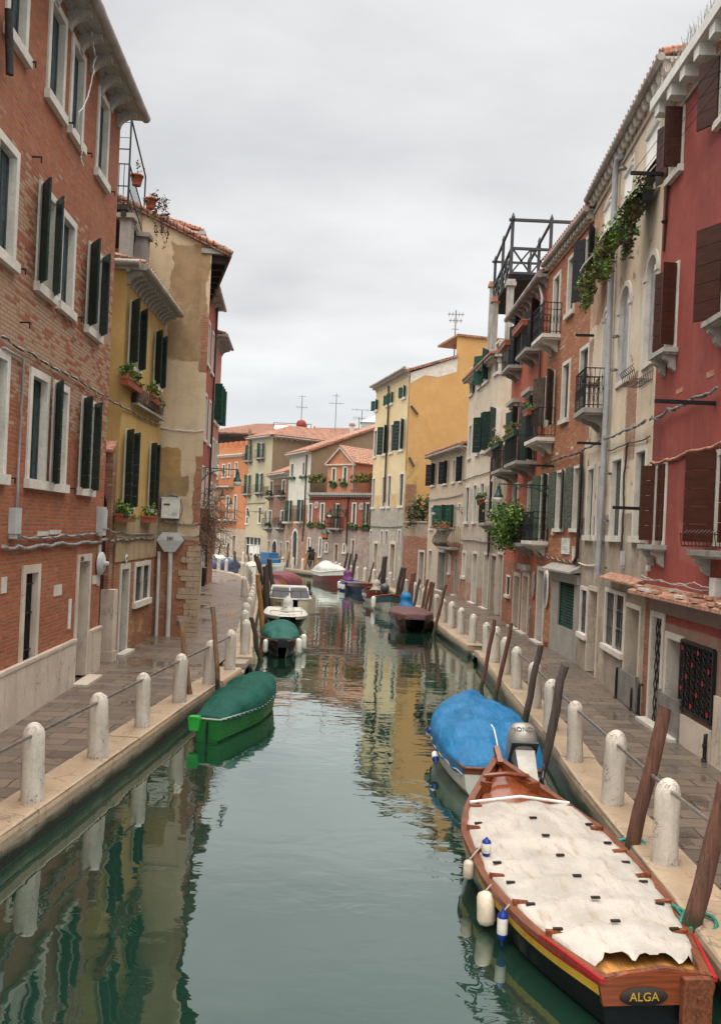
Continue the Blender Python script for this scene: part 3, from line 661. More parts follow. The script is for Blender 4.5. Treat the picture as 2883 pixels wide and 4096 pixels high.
def bollards(pts, where, far_words, group, rails=True, skip=(), rz=.80):
    prev = None; short = where
    for i, (x, y) in enumerate(pts):
        o = link('bollard', BME[i * 5 % 6], None, (x, y, .012), random.uniform(-.3, .3))
        o.rotation_euler[0] = random.uniform(-.02, .02); o.rotation_euler[1] = random.uniform(-.03, .03); o.scale[2] = random.uniform(.97, 1.03)
        tag(o, f'white stone bollard on {short}, {ORD[i]} {far_words}', 'bollard', group)
        link('rail_socket', EYEM, o, (0, 0, rz))
        if rails and prev and i not in skip:
            a, b = Vector((prev[0], prev[1], rz + .012)), Vector((x, y, rz + .012)); m = (a + b) / 2; d = (b - a)
            rl = MB().bar(Vector((-d.length / 2 + .1, 0, 0)), Vector((d.length / 2 - .1, 0, 0)), .032, .032).build('iron_rail', M['rail_iron'], None, m, math.atan2(d.y, d.x))
            tag(rl, f'iron rail on {short}, {ORD[i-1]} span {far_words}', 'rail', group.replace('bollards', 'iron rails'))
        prev = (x, y)
BL_NEAR = [(-4.0, 8.25), (-3.83, 10.3), (-3.66, 12.3), (-3.5, 14.2), (-3.33, 16.3), (-3.12, 18.3), (-2.96, 20.2)]
bollards(BL_NEAR, 'the left quay, near stretch', 'from the near end', 'bollards of the near left quay')
BL_FAR = [(-2.95, 22.75), (-3.3, 25.3), (-3.55, 27.3), (-3.8, 29.8), (-3.95, 31.4), (-4.15, 33.2), (-4.35, 35.2), (-4.58, 37.2), (-4.8, 39.2), (-5.1, 41.4), (-5.35, 43.5), (-5.62, 45.6), (-6.0, 48.1), (-6.35, 50.2), (-6.75, 52.6), (-7.3, 55.4), (-7.9, 57.8)]
bollards(BL_FAR, 'the left quay beyond the steps', 'from the steps', 'bollards of the far left quay')
bollards([(-9.65, 61.8), (-10.4, 63.1), (-11.2, 64.2)], 'the left quay at its far corner', 'from the right', 'bollards at the far left corner', rails=False)
tag(link('bollard', BME[1], None, (-5.5, 41.1, .012)), 'white stone bollard standing alone on the left paving, off the quay edge', 'bollard')
BR_NEAR = [(3.5, 7.15), (3.44, 9.18), (3.47, 11.18), (3.5, 13.27), (3.58, 15.3), (3.7, 17.3), (3.72, 19.4), (3.78, 21.3), (3.83, 23.3), (3.86, 25.0)]
bollards(BR_NEAR, 'the right quay, near stretch', 'from the near end', 'bollards of the near right quay')
BR_FAR = [(3.76, 27.4), (3.64, 29.5), (3.5, 31.3), (3.38, 33.1), (3.27, 35.1), (3.15, 37), (3.04, 39), (2.95, 40.9), (2.87, 42.7), (2.76, 44.3), (2.6, 45.9)]
bollards(BR_FAR, 'the right quay beyond the steps', 'from the steps', 'bollards of the far right quay')
BB = [(1.97, 52.6), (1.02, 55.9), (.42, 57.2), (-.08, 58.6), (-.58, 60.1), (-1.45, 63.7), (-1.8, 65.6), (-2.45, 66.6), (-4.6, 69.7), (-5.5, 70.6), (-6.45, 72), (-7.65, 75), (-8.6, 76), (-9.6, 77.2), (-10.8, 79.2), (-11.8, 80.4)]
bollards(BB, 'the far bank by the end houses', 'from the right', 'bollards of the far bank')
# ------------------------------------------------------------------ mooring poles
NP = [0]
def pole(t, bot, top, mat, label, r=.085, dY=0, ring=False, yb=None, n=9, lean=0):
    r *= .62 if r < .2 else .7
    b = onz(t, *bot, WATER) if yb is None else aty(t, *bot, yb); e = aty(t, *top, b.y + lean); mb = MB(); d = e - b
    rnd = random.Random(NP[0]); NP[0] += 1
    pts = [b - d * .45] + [b + d * f + Vector((rnd.uniform(-.028, .028), rnd.uniform(-.028, .028), 0)) for f in (0, .3, .6, .85)] + [e]
    mb.tube([p - b for p in pts], [r * 1.06, r * 1.04, r, r * .98, r * .95, r * .92], n)
    q_ = d.normalized(); a_ = rnd.uniform(0, 6.28); k_ = 0 if ring else rnd.uniform(.2, .55)
    mb.v = [tuple(Vector(v) + q_ * (k_ * (v[0] - e.x + b.x) * math.cos(a_) + k_ * (v[1] - e.y + b.y) * math.sin(a_))) if Vector(v).dot(q_) > d.length - .02 else v for v in mb.v]
    o = mb.build('mooring_pole', M[mat], None, b); tag(o, label, 'mooring pole')
    if ring: q = d.normalized(); MB().tube([e - b - q * .12, e - b + q * .006], r * 1.0, 10).build('metal_cap', M['rail_iron'], o)
    return o
pole('k', (185, 1760), (60, 757), 'pole_oak', 'brown weathered mooring pole with metal cap, at the stern of the bright green boat', .095, ring=True)
pole('k', (470, 1560), (407, 612), 'pole_oak', 'brown weathered mooring pole with metal cap, beside the bow half of the bright green boat', .085, ring=True, yb=18.0)
pole('k', (920, 1200), (822, 730), 'pole_dark', 'dark leaning mooring pole in front of the teal covered boat', .11)
pole('k', (955, 960), (893, 262), 'pole_ochre', 'tall ochre topped mooring pole between the left bollards and the black motorboat', .135)
pole('k', (1000, 760), (963, 180), 'pole_dark', 'thick dark mooring pole, leftmost of three beside the cream cabin boat', .16, yb=36)
pole('k', (1010, 730), (990, 155), 'pole_dark', 'dark mooring pole, middle one of three beside the cream cabin boat', .12, yb=37.5)
pole('k', (1070, 500), (1013, 92), 'pole_dark', 'thick dark mooring pole leaning over the burgundy covered boat', .19, yb=42)
pole('k', (930, 300), (862, 52), 'pole_dark', 'dark mooring pole leaning left behind the far left bollards', .16, yb=52)
pole('k', (940, 300), (888, 68), 'pole_red', 'red brown mooring pole leaning left behind the far left bollards', .13, yb=53)
pole('k', (945, 310), (915, 122), 'pole_red', 'short red brown mooring pole behind the far left bollards', .12, yb=51)
pole('k', (800, 160), (787, 40), 'pole_red', 'thin red brown mooring pole with pale band by the side canal', .11, yb=66)
pole('k', (650, 262), (645, 15), 'pole_grey', 'pale grey square-looking mooring post at the corner of the side canal', .17, yb=60.5)
pole('d', (423, 1290), (433, 1160), 'pole_dark', 'dark mooring pole behind the dark blue boat in the side canal', .15, yb=75)
pole('d', (352, 1250), (372, 1160), 'pole_dark', 'dark thin mooring pole before the orange house, left of the blue boat', .13, yb=80)
for (bx, by, tx, ty, w) in ((910, 1312, 924, 1220, 'right'), (846, 1292, 853, 1215, 'left')):
    pole('d', (bx, by), (tx, ty), 'pole_ochre', f'short ochre mooring pole beside the blue box boat, {w} one of two', .13, yb=71.5)
pole('l', (30, 402), (68, 222), 'pole_ochre', 'ochre mooring pole before the two walkers, left one of the pair', .14)
pole('l', (108, 418), (130, 228), 'pole_ochre', 'ochre mooring pole before the two walkers, right one of the pair', .14)
pole('l', (352, 380), (385, 225), 'pole_dark', 'dark leaning mooring pole by the red hulled boat, leftmost of three', .14, yb=59)
pole('l', (385, 395), (413, 230), 'pole_dark', 'dark leaning mooring pole by the red hulled boat, middle one of three', .14, yb=58.5)
pole('l', (412, 450), (455, 232), 'pole_dark', 'dark leaning mooring pole by the red hulled boat, rightmost of three', .16, yb=57)
pole('l', (556, 465), (594, 300), 'pole_red', 'thin leaning brown mooring pole beside the blue topped boat', .09, yb=53)
pole('l', (625, 480), (655, 372), 'pole_dark', 'thin dark mooring pole just left of a very thick black pole', .10, yb=52)
pole('l', (660, 500), (686, 254), 'pole_dark', 'very thick black mooring pole at the stern of the blue topped boat', .23, yb=50.5)
pole('l', (785, 540), (828, 342), 'pole_dark', 'brown mooring pole before the brick garden wall, left one of a close pair', .15, yb=45.5)
pole('l', (808, 560), (850, 344), 'pole_dark', 'brown mooring pole before the brick garden wall, right one of a close pair', .15, yb=44.5)
pole('l', (872, 620), (905, 395), 'pole_red', 'red brown mooring pole standing close behind a taller one by the teal striped boat', .10, yb=41)
pole('l', (886, 645), (924, 392), 'pole_red', 'tall red brown mooring pole at the stern of the teal striped boat', .125, yb=40)
pole('l', (917, 670), (967, 437), 'pole_grey', 'grey mooring pole behind the blue wrapped motor', .115, yb=38)
pole('l', (970, 728), (1030, 438), 'pole_red', 'red brown mooring pole behind the brown covered boat, leftmost of three', .10, yb=35.5)
pole('l', (1005, 735), (1060, 458), 'pole_red', 'red brown mooring pole behind the brown covered boat, middle one of three', .10, yb=35)
pole('l', (1035, 745), (1080, 466), 'pole_red', 'red brown mooring pole behind the brown covered boat, rightmost of three', .10, yb=34.5)
pole('l', (1090, 850), (1178, 486), 'pole_red', 'red brown mooring pole at the bow of the brown covered boat', .10, yb=32)
pole('i', (358, 330), (428, -25), 'pole_red', 'red brown mooring pole beyond the bow of the blue covered boat, left one of two', .085)
pole('i', (432, 375), (516, -12), 'pole_red', 'red brown mooring pole beyond the bow of the blue covered boat, right one of two', .088)
pole('i', (590, 490), (670, 112), 'pole_grey', 'grey mooring pole between the blue covered boat and the kerb', .105, yb=16.4)
pole('i', (665, 815), (800, 206), 'pole_grey', 'thick grey mooring pole at the stern of the blue covered boat', .118)
pole('j', (1070, 330), (1285, -545), 'pole_red', 'thick reddish mooring pole with turquoise rope, beside the middle of the white covered boat', .132, yb=9.75)
pole('j', (1425, 760), (1640, -90), 'pole_red', 'thick reddish mooring pole with green rope, at the stern of the white covered boat', .135, yb=7.75)
# ------------------------------------------------------------------ left side: brick house (A)
def zof(f, t, x, y, off=0): return f.sz(t, x, y, off)[1]
M['A'] = wallmat('old_red_brick', (.36, .14, .08), (.47, .34, .22), brick=True, tint=(.42, .130, .050), mott=.10, streak=.25, stain=(.15, .09, .065), bumpk=.5, worn=(4.9, 9.6))
A = Fac((-5.12, 3), (-5.89, 19.4)).bldg('brick_house', 'tall red brick house on the left with white framed windows and marble plinth')
hA = zof(A, 'a', 815, 800) + .05
r3 = (zof(A, 'a', 637, 1170), zof(A, 'a', 677, 598)); r2 = (zof(A, 'b', 570, 712), zof(A, 'b', 605, 112)); r1 = (zof(A, 'b', 520, 1808), zof(A, 'b', 552, 1145))
kw = dict(fr=.13, shm='sh_teal')
window(A, 'a', (30, 190), (175, 432), (185, 0), 'c', z=r3, **kw)
window(A, 'a', (305, 640), (420, 835), (460, 150), 'c', z=r3, **kw)
window(A, 'a', (455, 900), (548, 1035), (585, 400), 'c', z=r3, **kw)
window(A, 'a', (637, 1170), (713, 1297), (745, 740), 'c', z=r3, **kw)
kg = dict(fr=.13, shm='sh_green')
window(A, 'b', (-70, 215), (92, 325), (100, -80), 'c', z=r2, **kw)
window(A, 'b', (232, 452), (352, 540), (388, 0), 'v', z=r2, **kg)
window(A, 'b', (380, 575), (483, 645), (520, 0), 'c', z=r2, **kw)
window(A, 'b', (570, 712), (665, 782), (695, 195), 'v', z=r2, **kg)
window(A, 'c', (-95, 62), (25, 62), (60, 0), 'c', z=r1, **kw)
window(A, 'b', (165, 1770), (297, 1785), (325, 1010), 'c', z=r1, **kw)
window(A, 'b', (328, 1790), (432, 1805), (462, 1085), [('L', 148)], z=r1, **kg)
window(A, 'b', (522, 1808), (612, 1820), (643, 1185), 'v', z=r1, **kg)
zp = (zof(A, 'c', 487, 1125), zof(A, 'c', 0, 1345))
x0, zz0 = A.sz('c', 122, 1262); x1, _ = A.sz('c', 242, 1222); zt = zof(A, 'c', 265, 598)
w = window_m(A, x0, x1, zp[0] + .02, zt, '', .14, 'sh_black', 'plinth', False, grille=False)
g = MB(); 
for q in range(9): g.bar((x0 + .16 + (x1 - x0 - .32) * q / 8, .08, zp[0] + .05), (x0 + .16 + (x1 - x0 - .32) * q / 8, .08, zt - .16), .02)
for q in (.12, .5, .8): g.bar((x0 + .14, .07, zp[0] + (zt - zp[0]) * q), (x1 - .14, .07, zp[0] + (zt - zp[0]) * q), .05, .015)
g.build('grille', M['iron'], w['o'])
dA = door(A, 'c', (482, 1400), (580, 1335), (596, 530), 'sh_black', 'plinth', .15, step=False, z0=.05, dep=.75)
MB().box(dA['x0'] - .1, -.35, -.01, dA['x1'] + .05, -.036, .045).build('doorstep', M['plinth'], dA['o'])
wall(A, hA, M['A'], 7)
ph = sum(zp) / 2
A.part('plinth', MB().box(0, -.07, -.2, dA['x0'] - .01, -.002, ph).box(0, -.09, ph, dA['x0'] - .01, -.002, ph + .06).box(dA['x1'] + .01, -.07, -.2, A.w + .02, -.002, ph + .05).box(dA['x1'] + .01, -.09, ph + .05, A.w + .02, -.002, ph + .10), M['plinth'])
for (bx0, by0, bx1, by1) in ((5, 690, 45, 800), (360, 745, 415, 820), (250, 380, 325, 410), (330, 370, 410, 400), (622, 680, 665, 738)):
    xa, za = A.sz('c', bx0, by1); xb, zb = A.sz('c', bx1, by0); zc = zof(A, 'c', bx0, by0)
    A.part('stone_block', MB().box(xa, -.015, za, xb, .05, zc), M['istria'])
cornice(A, hA - .02, .48, 22, 0, A.w + .1, .36, gut_r=.10, style='curve', bw=.16)
roof_slope(A, hA + .1, .45, 7, 2.4, 0, A.w, tiles=False)
tube_on(A, 'downpipe', 'pipe_grey', [('c', 66, 400), ('c', 95, 410), ('c', 103, 0), ('b', 138, 900), ('b', 0, 822)], .022, -.05)
tube_on(A, 'drainpipe', 'cable_dark', [('a', 5, 60), ('a', 12, 500)], .06, -.12)
# iron shutter stays
st = MB()
for (t, x, y) in (('a', 180, 415), ('a', 445, 825), ('a', 570, 1030), ('a', 730, 1290), ('b', 110, 295), ('b', 500, 620), ('c', 40, 20), ('c', 455, 90), ('b', 140, 655), ('a', 220, 1055)):
    xx, zz = A.sz(t, x, y); st.bar((xx, 0, zz), (xx, -.16, zz), .022); st.bar((xx, -.15, zz), (xx, -.15, zz - .09), .02)
A.part('shutter_stay', st, M['iron'])
# house number over the door, light fitting, boxes
nt = link('house_number', text_mesh('1351', .13, .003), A.root); nt.data.materials.append(M['sh_brown']); xx, zz = A.sz('c', 545, 565); nt.location = (xx, -.036, zz); nt.rotation_euler = (R(90), 0, 0)
def fitting(f, t, x, y, name, label, cat, mb, mat, group=None, off=-.002):
    xx, zz = f.sz(t, x, y); o = mb.build(name, M[mat], None, f.world(xx, off, zz), f.ang); return tag(o, label, cat, group)
fitting(A, 'c', 80, 302, 'cable_box', 'small grey cable box on the brick wall near the left edge', 'junction box', MB().box(-.14, -.11, -.22, .14, 0, .2).lathe([(.1, -.3), (.1, -.22)], 8), 'box_grey')
fitting(A, 'c', 662, 298, 'meter_box', 'pale grey ribbed meter box high on the brick house corner', 'junction box', MB().box(-.16, -.14, -.28, .16, 0, .28).box(-.14, -.17, -.2, .14, -.14, .22).box(-.15, -.15, -.36, .15, -.02, -.28), 'box_grey')
o = fitting(A, 'c', 663, 595, 'wall_bell', 'round grey alarm bell on a backing plate at the brick corner', 'bell', MB().box(-.09, -.03, -.5, .09, 0, .42), 'box_grey')
MB().lathe([(.27, 0), (.26, .06), (.18, .10), (.06, .11), (.05, .2), (.0, .21)], 16).build('bell_dome', M['box_grey'], o, (0, -.03, 0)).rotation_euler = (R(90), 0, 0)
fitting(A, 'c', 465, 935, 'intercom_panel', 'narrow white intercom panel beside the marble door frame', 'intercom', MB().box(-.06, -.03, -.3, .06, 0, .3).box(-.035, -.035, -.2, .035, -.03, .2), 'white_paint')
# ------------------------------------------------------------------ yellow inn (B)
M['B'] = wallmat('yellow_plaster', (.52, .345, .125), (.45, .295, .115), mott=.3, streak=.6, stain=(.24, .16, .07), tint=(.33, .11, .06),
                 regions=((None, None, None, 2.85, .16, 'brick'),), streak_w=3.2)
M['B2'] = wallmat('brown_yellow_plaster', (.45, .30, .12), (.36, .25, .11), mott=.4, streak=.3, regions=((None, None, None, 4.9, .1, (.36, .27, .17)),), tint=(.3, .11, .06))
B = Fac((-6.02, 20.9), (-6.12, 25.4)).bldg('yellow_inn', 'yellow plastered inn with green shutters and raised letters, second house on the left')
hB = zof(B, 'b', 850, 290) + .02
window(B, 'b', (858, 950), (928, 1008), (958, 590), 'v', fr=.08)
window(B, 'b', (1028, 1085), (1074, 1125), (1088, 755), 'v', fr=.08)
window(B, 'c', (822, 222), (882, 232), ('b', 910, 1400), 'v', fr=.08)
window(B, 'c', (992, 238), (1030, 252), ('b', 1045, 1475), 'v', fr=.08)
dB = door(B, 'c', (783, 1208), (850, 1178), (872, 590), 'sh_green', 'istria', .15, dep=.25)
wB = window(B, 'c', (893, 895), (1000, 850), (1010, 572), '', fr=.13, grille=True)
B.part('mullion', MB().box((wB['x0'] + wB['x1']) / 2 - .07, -.03, wB['z0'] + .13, (wB['x0'] + wB['x1']) / 2 + .07, .16, wB['z1'] - .13), M['istria'])
wall(B, hB, M['B'], 5)
B.part('upper_plaster', MB().box(-.03, -.035, zof(B, 'c', 757, 590), B.w, -.004, zof(B, 'c', 757, 265)), M['B2'])
cornice(B, hB - .04, .42, 13, -.1, B.w, .32, gut_r=.085, ret=.05)
roof_slope(B, hB + .08, .4, 5, 1.1, -.1, B.w)
Bs = Fac((-11, 20.9), (-6.02, 20.9)).on(B)
wall(Bs, hB, M['B2'], solid=False, name='wall')
Bs.part('gutter', MB().tube([(2, -.2, hB + .1), (Bs.w + .35, -.2, hB + .1)], .085, 10), M['gutter'])
# alley: brick arch between the houses, stone pier
yv = 20.9
alley = Fac((-6.9, 20.55), (-6.05, 20.55)).bldg('alley_arch', 'narrow brick arch and stone pier closing the alley beside the yellow inn', 'archway')
za, zb = zof(alley, 'b', 700, 1530), zof(alley, 'c', 700, 175)
alley.ops.append(dict(x0=.08, x1=.74, z0=0, z1=zof(alley, 'c', 725, 105), rev=.3, arch=True))
wall(alley, za, wallmat('arch_brick', (.3, .15, .1), None, brick=True, tint=(.30, .13, .08)), .3)
p0 = onz('c', 655, 1245); zt = aty('c', 700, 765, p0.y).z
alley.part('pier', MB().box(.70, -.05, -.05, 1.02, .30, zt).box(.68, -.07, -.05, 1.04, .32, .25), M['plinth'])
MB().hexa([(0, -.1, za), (.85, -.1, za), (.85, .3, za + .25), (0, .3, za + .25), (0, -.1, za + .07), (.85, -.1, za + .07), (.85, .3, za + .32), (0, .3, za + .32)]).build('coping', M['brick_loose'], alley.root)
# the inn's raised letters on a ledge
M['rust_letter'] = simple('rusty_letters', (.13, .085, .065), .5, .4, 9)
sx0, sz0 = B.sz('b', 885, 1205); sx1, sz1 = B.sz('b', 1072, 1297)
zl = (sz0 + sz1) / 2
sg = thing('inn_sign', 'rusty brown letters standing on a ledge of the yellow inn between its two storeys', 'sign', B.world((sx0 + sx1) / 2, -.002, zl), B.ang)
L = sx1 - sx0; MB().box(-L / 2, -.18, -.05, L / 2, 0, 0).build('ledge', M['cornice'], sg)
tm = text_mesh('LOCANDA SAN TROVASO', .5, .03); tx = [v.co.x for v in tm.vertices]; kx = (L * .94) / (max(tx) - min(tx))
o = link('lettering', tm, sg, (0, -.12, .24)); tm.materials.append(M['rust_letter']); o.rotation_euler = (R(90), 0, 0); o.scale = (kx, 1.0, 1)
MB().bar((-L / 2, -.1, .04), (L / 2, -.1, .04), .02).bar((-L / 2, -.1, .42), (L / 2, -.1, .42), .02).box(-L / 2 - .05, -.14, 0, -L / 2 + .12, -.02, .48).build('letter_bar', M['wood_dark'], sg)
def fbx(f, t, xl, yl, xr, yr, label, **k):
    xa, za = f.sz(t, xl, yl, -.25); xb, zb = f.sz(t, xr, yr, -.25); return flower_box(f, xa, xb, min(za, zb), label, **k)
fbx(B, 'b', 872, 1075, 965, 1095, 'terracotta window box with trailing green plant under the inn\'s left upper window', fh=.42, n=260, size=.055, spill=.05)
fbx(B, 'b', 1035, 1185, 1100, 1195, 'terracotta window box with bushy green plant under the inn\'s right upper window', fh=.45, n=300, size=.055, spill=.25)
fbx(B, 'c', 835, 315, 915, 320, 'terracotta window box under the inn\'s left lower window', fh=.4, n=260, size=.055, spill=.1)
fbx(B, 'c', 1000, 322, 1060, 325, 'terracotta window box under the inn\'s right lower window', fh=.4, n=220, size=.05)
o = tag(MB().lathe([(.11, 0), (.12, .012), (.11, .02), (0, .02)], 16).build('number_plate', M['white_paint'], None, B.world(B.sz('c', 840, 562)[0], -.04, zof(B, 'c', 840, 562)), B.ang), 'small oval white house number plate above the inn door', 'house number')
o.rotation_euler = (R(90), 0, B.ang)
q = link('digits', text_mesh('1353', .085, .002), o, (0, 0, .022)); q.data.materials.append(M['black'])
# chimneys and roof terrace on the inn
for (xl, xr, yt, yb, Y, w) in ((785, 890, 1435, 1700, 22.4, 'broad nearer'), (885, 995, 1565, 1790, 24.4, 'farther lower')):
    a, b = aty('a', xl, yb, Y), aty('a', xr, yb, Y); top = aty('a', xl, yt, Y).z; wd = b.x - a.x
    ch = thing('chimney', f'{w} grey rendered chimney with slab cap under the roof terrace', 'chimney', (a.x, Y, 0))
    MB().box(.06, 0, a.z - .6, wd - .06, wd * .8, top - .12).build('stack', M['concrete'], ch); MB().box(-.03, -.08, top - .12, wd + .03, wd * .9, top).build('cap', M['concrete'], ch)
Yt = 22.3
def T3(x, y, Y=Yt): return aty('a', x, y, Y)
tr = thing('roof_terrace', 'iron railed roof terrace on the brick house corner with thin frame overhead', 'terrace', (0, 0, 0))
zf = T3(850, 1375).z; xr_ = T3(862, 1375).x; xl_ = -8.2; Y2 = 26.0
xr2 = aty('a', 968, 1500, Y2).x
MB().hexa([(xl_, Yt, zf - .14), (xr_, Yt, zf - .14), (xr2, Y2, zf - .14), (xl_, Y2, zf - .14), (xl_, Yt, zf), (xr_, Yt, zf), (xr2, Y2, zf), (xl_, Y2, zf)]).bar((xl_, Yt + .1, zf - .2), (xr_, Yt + .1, zf - .2), .12).bar((xr_ - .1, Yt, zf - .24), (xr2 - .1, Y2, zf - .24), .14).build('deck', M['wood_dark'], tr)
rl = MB(); zr = T3(862, 1105).z; zr2 = T3(866, 1005).z; ztp = T3(873, 800).z
for zz in (zf + .1, zf + .45 * (zr - zf), zr, zr2): rl.bar((xl_, Yt, zz), (xr_, Yt, zz), .025); rl.bar((xr_, Yt, zz if zz < zr2 else zr + .02), (xr2, Y2, zz if zz < zr2 else zr + .02), .025)
for q in range(14): rl.bar((xl_ + (xr_ - xl_) * q / 13, Yt, zf), (xl_ + (xr_ - xl_) * q / 13, Yt, zr), .016)
for q in range(17): rl.bar((xr_ + (xr2 - xr_) * q / 16, Yt + (Y2 - Yt) * q / 16, zf), (xr_ + (xr2 - xr_) * q / 16, Yt + (Y2 - Yt) * q / 16, zr), .011)
rl.build('railing', M['iron'], tr)
fr_ = MB(); fr_.bar((xr_, Yt, zf), (xr_, Yt, ztp), .04); fr_.bar((xr2, Y2, zf), (xr2, Y2, ztp), .04); fr_.bar((xr_, Yt, ztp), (xr2, Y2, ztp), .04); fr_.bar((xl_, Yt, ztp - .5), (xr_, Yt, ztp - .5), .012); fr_.bar((xl_, Yt, ztp - .1), (xr_, Yt, ztp - .1), .012)
fr_.build('overhead_frame', M['iron'], tr)
def pot(p, label, r=.16, h=.26, leaf=LEAF, blobs=(), n=120, size=.05, mat='terracotta', seed=3, bias=(.5, .3, .2)):
    o = thing('flower_pot', label, 'flower pot', p)
    MB().lathe([(r * .68, 0), (r * .95, h * .82), (r * 1.06, h * .83), (r * 1.08, h), (r * .9, h), (r * .85, h - .04), (0.01, h - .04)], 14).build('pot', M[mat], o)
    foliage(blobs, n, size, None, seed, bias).build('foliage', leaf, o); return o
pp = xr_ + (xr2 - xr_) * .25
pot((pp + .10, Yt + .9, zr - .20), 'terracotta pot on the roof terrace rail with sparse sprigs, nearer one', .17, .28, LEAF_OLIVE, [(0, 0, .5, .25, .25, .22)], 40, .04)
pot((pp + .28, Yt + 1.75, zr - .5), 'terracotta pot on the roof terrace rail with reddish trailing plant, lower one', .17, .28, LEAF_RED, [(.1, 0, .28, .25, .3, .2), (.22, .15, .05, .26, .3, .3), (.34, .2, -.45, .11, .2, .5), (.2, -.05, -.6, .07, .12, .5), (.42, .35, -.05, .22, .2, .14)], 800, .04)
# ------------------------------------------------------------------ plastered gable house (C)
C = Fac((-12.4, 25.2), (-4.87, 25.7)).bldg('gable_house', 'house with a tall blank patchy plaster gable wall, third on the left')
cx = lambda x, y: C.sz('b', x, y)
M['C'] = wallmat('worn_cream_gable_plaster', (.52, .395, .255), (.58, .46, .32), mott=.5, streak=.35, tint=(.39, .135, .062), worn=.16, bumpk=.4, stain=(.34, .28, .2), regions=(
    (cx(1150, 500)[0], cx(1405, 500)[0], cx(1250, 915)[1], cx(1250, 130)[1], .3, (.31, .20, .105)), (cx(1085, 1700)[0] - 1, cx(1215, 1700)[0], 4.2, cx(1150, 1500)[1], .25, (.36, .215, .075)), (cx(1200, 1700)[0] - .4, cx(1275, 1700)[0], 4.2, cx(1250, 1690)[1], .2, (.29, .195, .095)),
    (cx(1345, 800)[0], None, cx(1380, 1000)[1], cx(1390, 600)[1], .2, 'brick'), (cx(1310, 1700)[0], None, 3.4, cx(1350, 1550)[1], .16, 'brick'), (None, None, None, zof(C, 'c', 1200, 440), .2, 'brick'), (None, cx(1210, 1700)[0], zof(C, 'c', 1200, 440), 4.25, .12, (.27, .19, .11))))
gx0, gz0 = C.sz('a', 960, 1435); gx1, gz1 = C.sz('a', 1440, 1675)
sl = (gz1 - gz0) / (gx1 - gx0); zl0 = gz1 - sl * C.w
def shear(mb, kx=-1.86 / 8.64):
    mb.v = [(x + kx * max(0, y), y, z) for x, y, z in mb.v]; return mb
C.part('wall', shear(MB().prism([(0, -.3), (C.w, -.3), (C.w, gz1), (0, zl0)], 0, 9)), M['C'])
mb = MB(); th = .16; xe = C.w + .62
def slab2(xa, xb, y0, y1, lift, t_): mb.hexa([(xa, y0, zl0 + sl * xa + lift), (xb, y0, zl0 + sl * xb + lift), (xb, y1, zl0 + sl * xb + lift), (xa, y1, zl0 + sl * xa + lift), (xa, y0, zl0 + sl * xa + lift + t_), (xb, y0, zl0 + sl * xb + lift + t_), (xb, y1, zl0 + sl * xb + lift + t_), (xa, y1, zl0 + sl * xa + lift + t_)])
slab2(0, xe, -.14, 9, .01, .10)
for q in range(36): xa = xe - .3 * (q + 1); mb.tube([(xa + .3, -.10, zl0 + sl * (xa + .3) + .12), (xa, -.10, zl0 + sl * xa + .15)], .09, 6)
C.part('roof', shear(mb), M['tile'])
for q in range(12): C.part('rafter', shear(MB().box(C.w - .02, .1 + q * .7, zl0 + sl * xe - .13 - .0, C.w + .5, .24 + q * .7, zl0 + sl * (C.w + .25) - .03)), M['wood_dark'])

C.part('eave_return', MB().box(C.w - .3, -.06, gz1 - .16, C.w + .5, .3, gz1 - .02), M['cornice'])
qn = MB(); rnd = random.Random(4); zq = 0
while zq < 2.6:
    hq = rnd.uniform(.12, .22); qn.box(C.w - rnd.uniform(.28, .62), -.045, zq, C.w + .045, .5, zq + hq - .012); zq += hq
C.part('corner_stone', qn, M['rough_stone'])
tube_on(C, 'conduit', 'pipe_white', [('c', 1055, 1085), ('c', 1075, 515)], .055, -.08)
tube_on(C, 'conduit', 'pipe_white', [('c', 1133, 1090), ('c', 1153, 495)], .075, -.10)
o = fitting(C, 'c', 1155, 225, 'utility_box', 'white square utility box on the patchy gable wall', 'junction box', MB().box(-.27, -.16, -.3, .27, 0, .3).box(-.3, -.17, .3, .3, .0, .33), 'white_paint')
MB().box(-.2, -.165, .08, -.02, -.161, .14).build('sticker', M['pole_ochre'], o); MB().box(.05, -.165, -.22, .2, -.161, -.12).build('sticker', M['box_grey'], o)
o = fitting(C, 'c', 1153, 440, 'transformer_box', 'grey bell-mouthed cable box numbered 380 above two white pipes', 'junction box', MB().hexa([(-.16, -.2, -.34), (.16, -.2, -.34), (.16, 0, -.34), (-.16, 0, -.34), (-.4, -.22, .0), (.4, -.22, .0), (.4, 0, .0), (-.4, 0, .0)]).hexa([(-.4, -.22, .002), (.4, -.22, .002), (.4, 0, .002), (-.4, 0, .002), (-.24, -.18, .24), (.24, -.18, .24), (.24, 0, .24), (-.24, 0, .24)]), 'box_grey')
q = link('digits', text_mesh('380', .14, .003), o, (0, -.225, .06)); q.data.materials.append(M['pole_ochre']); q.rotation_euler = (R(78), 0, 0)
pa = MB()
for q in range(3): pa.tube([(C.sz('c', 1160, 180)[0] + .34 * math.cos(a / 16 * 6.28), -.06 - .02 * q, zof(C, 'c', 1155, 225) + (.38 + .03 * q) * math.sin(a / 16 * 6.28)) for a in range(17)], .012, 5)
C.part('cable_loop', pa, M['cable'])
Cf = Fac((-4.87, 25.7), (-7.3, 34.2)).on(C)
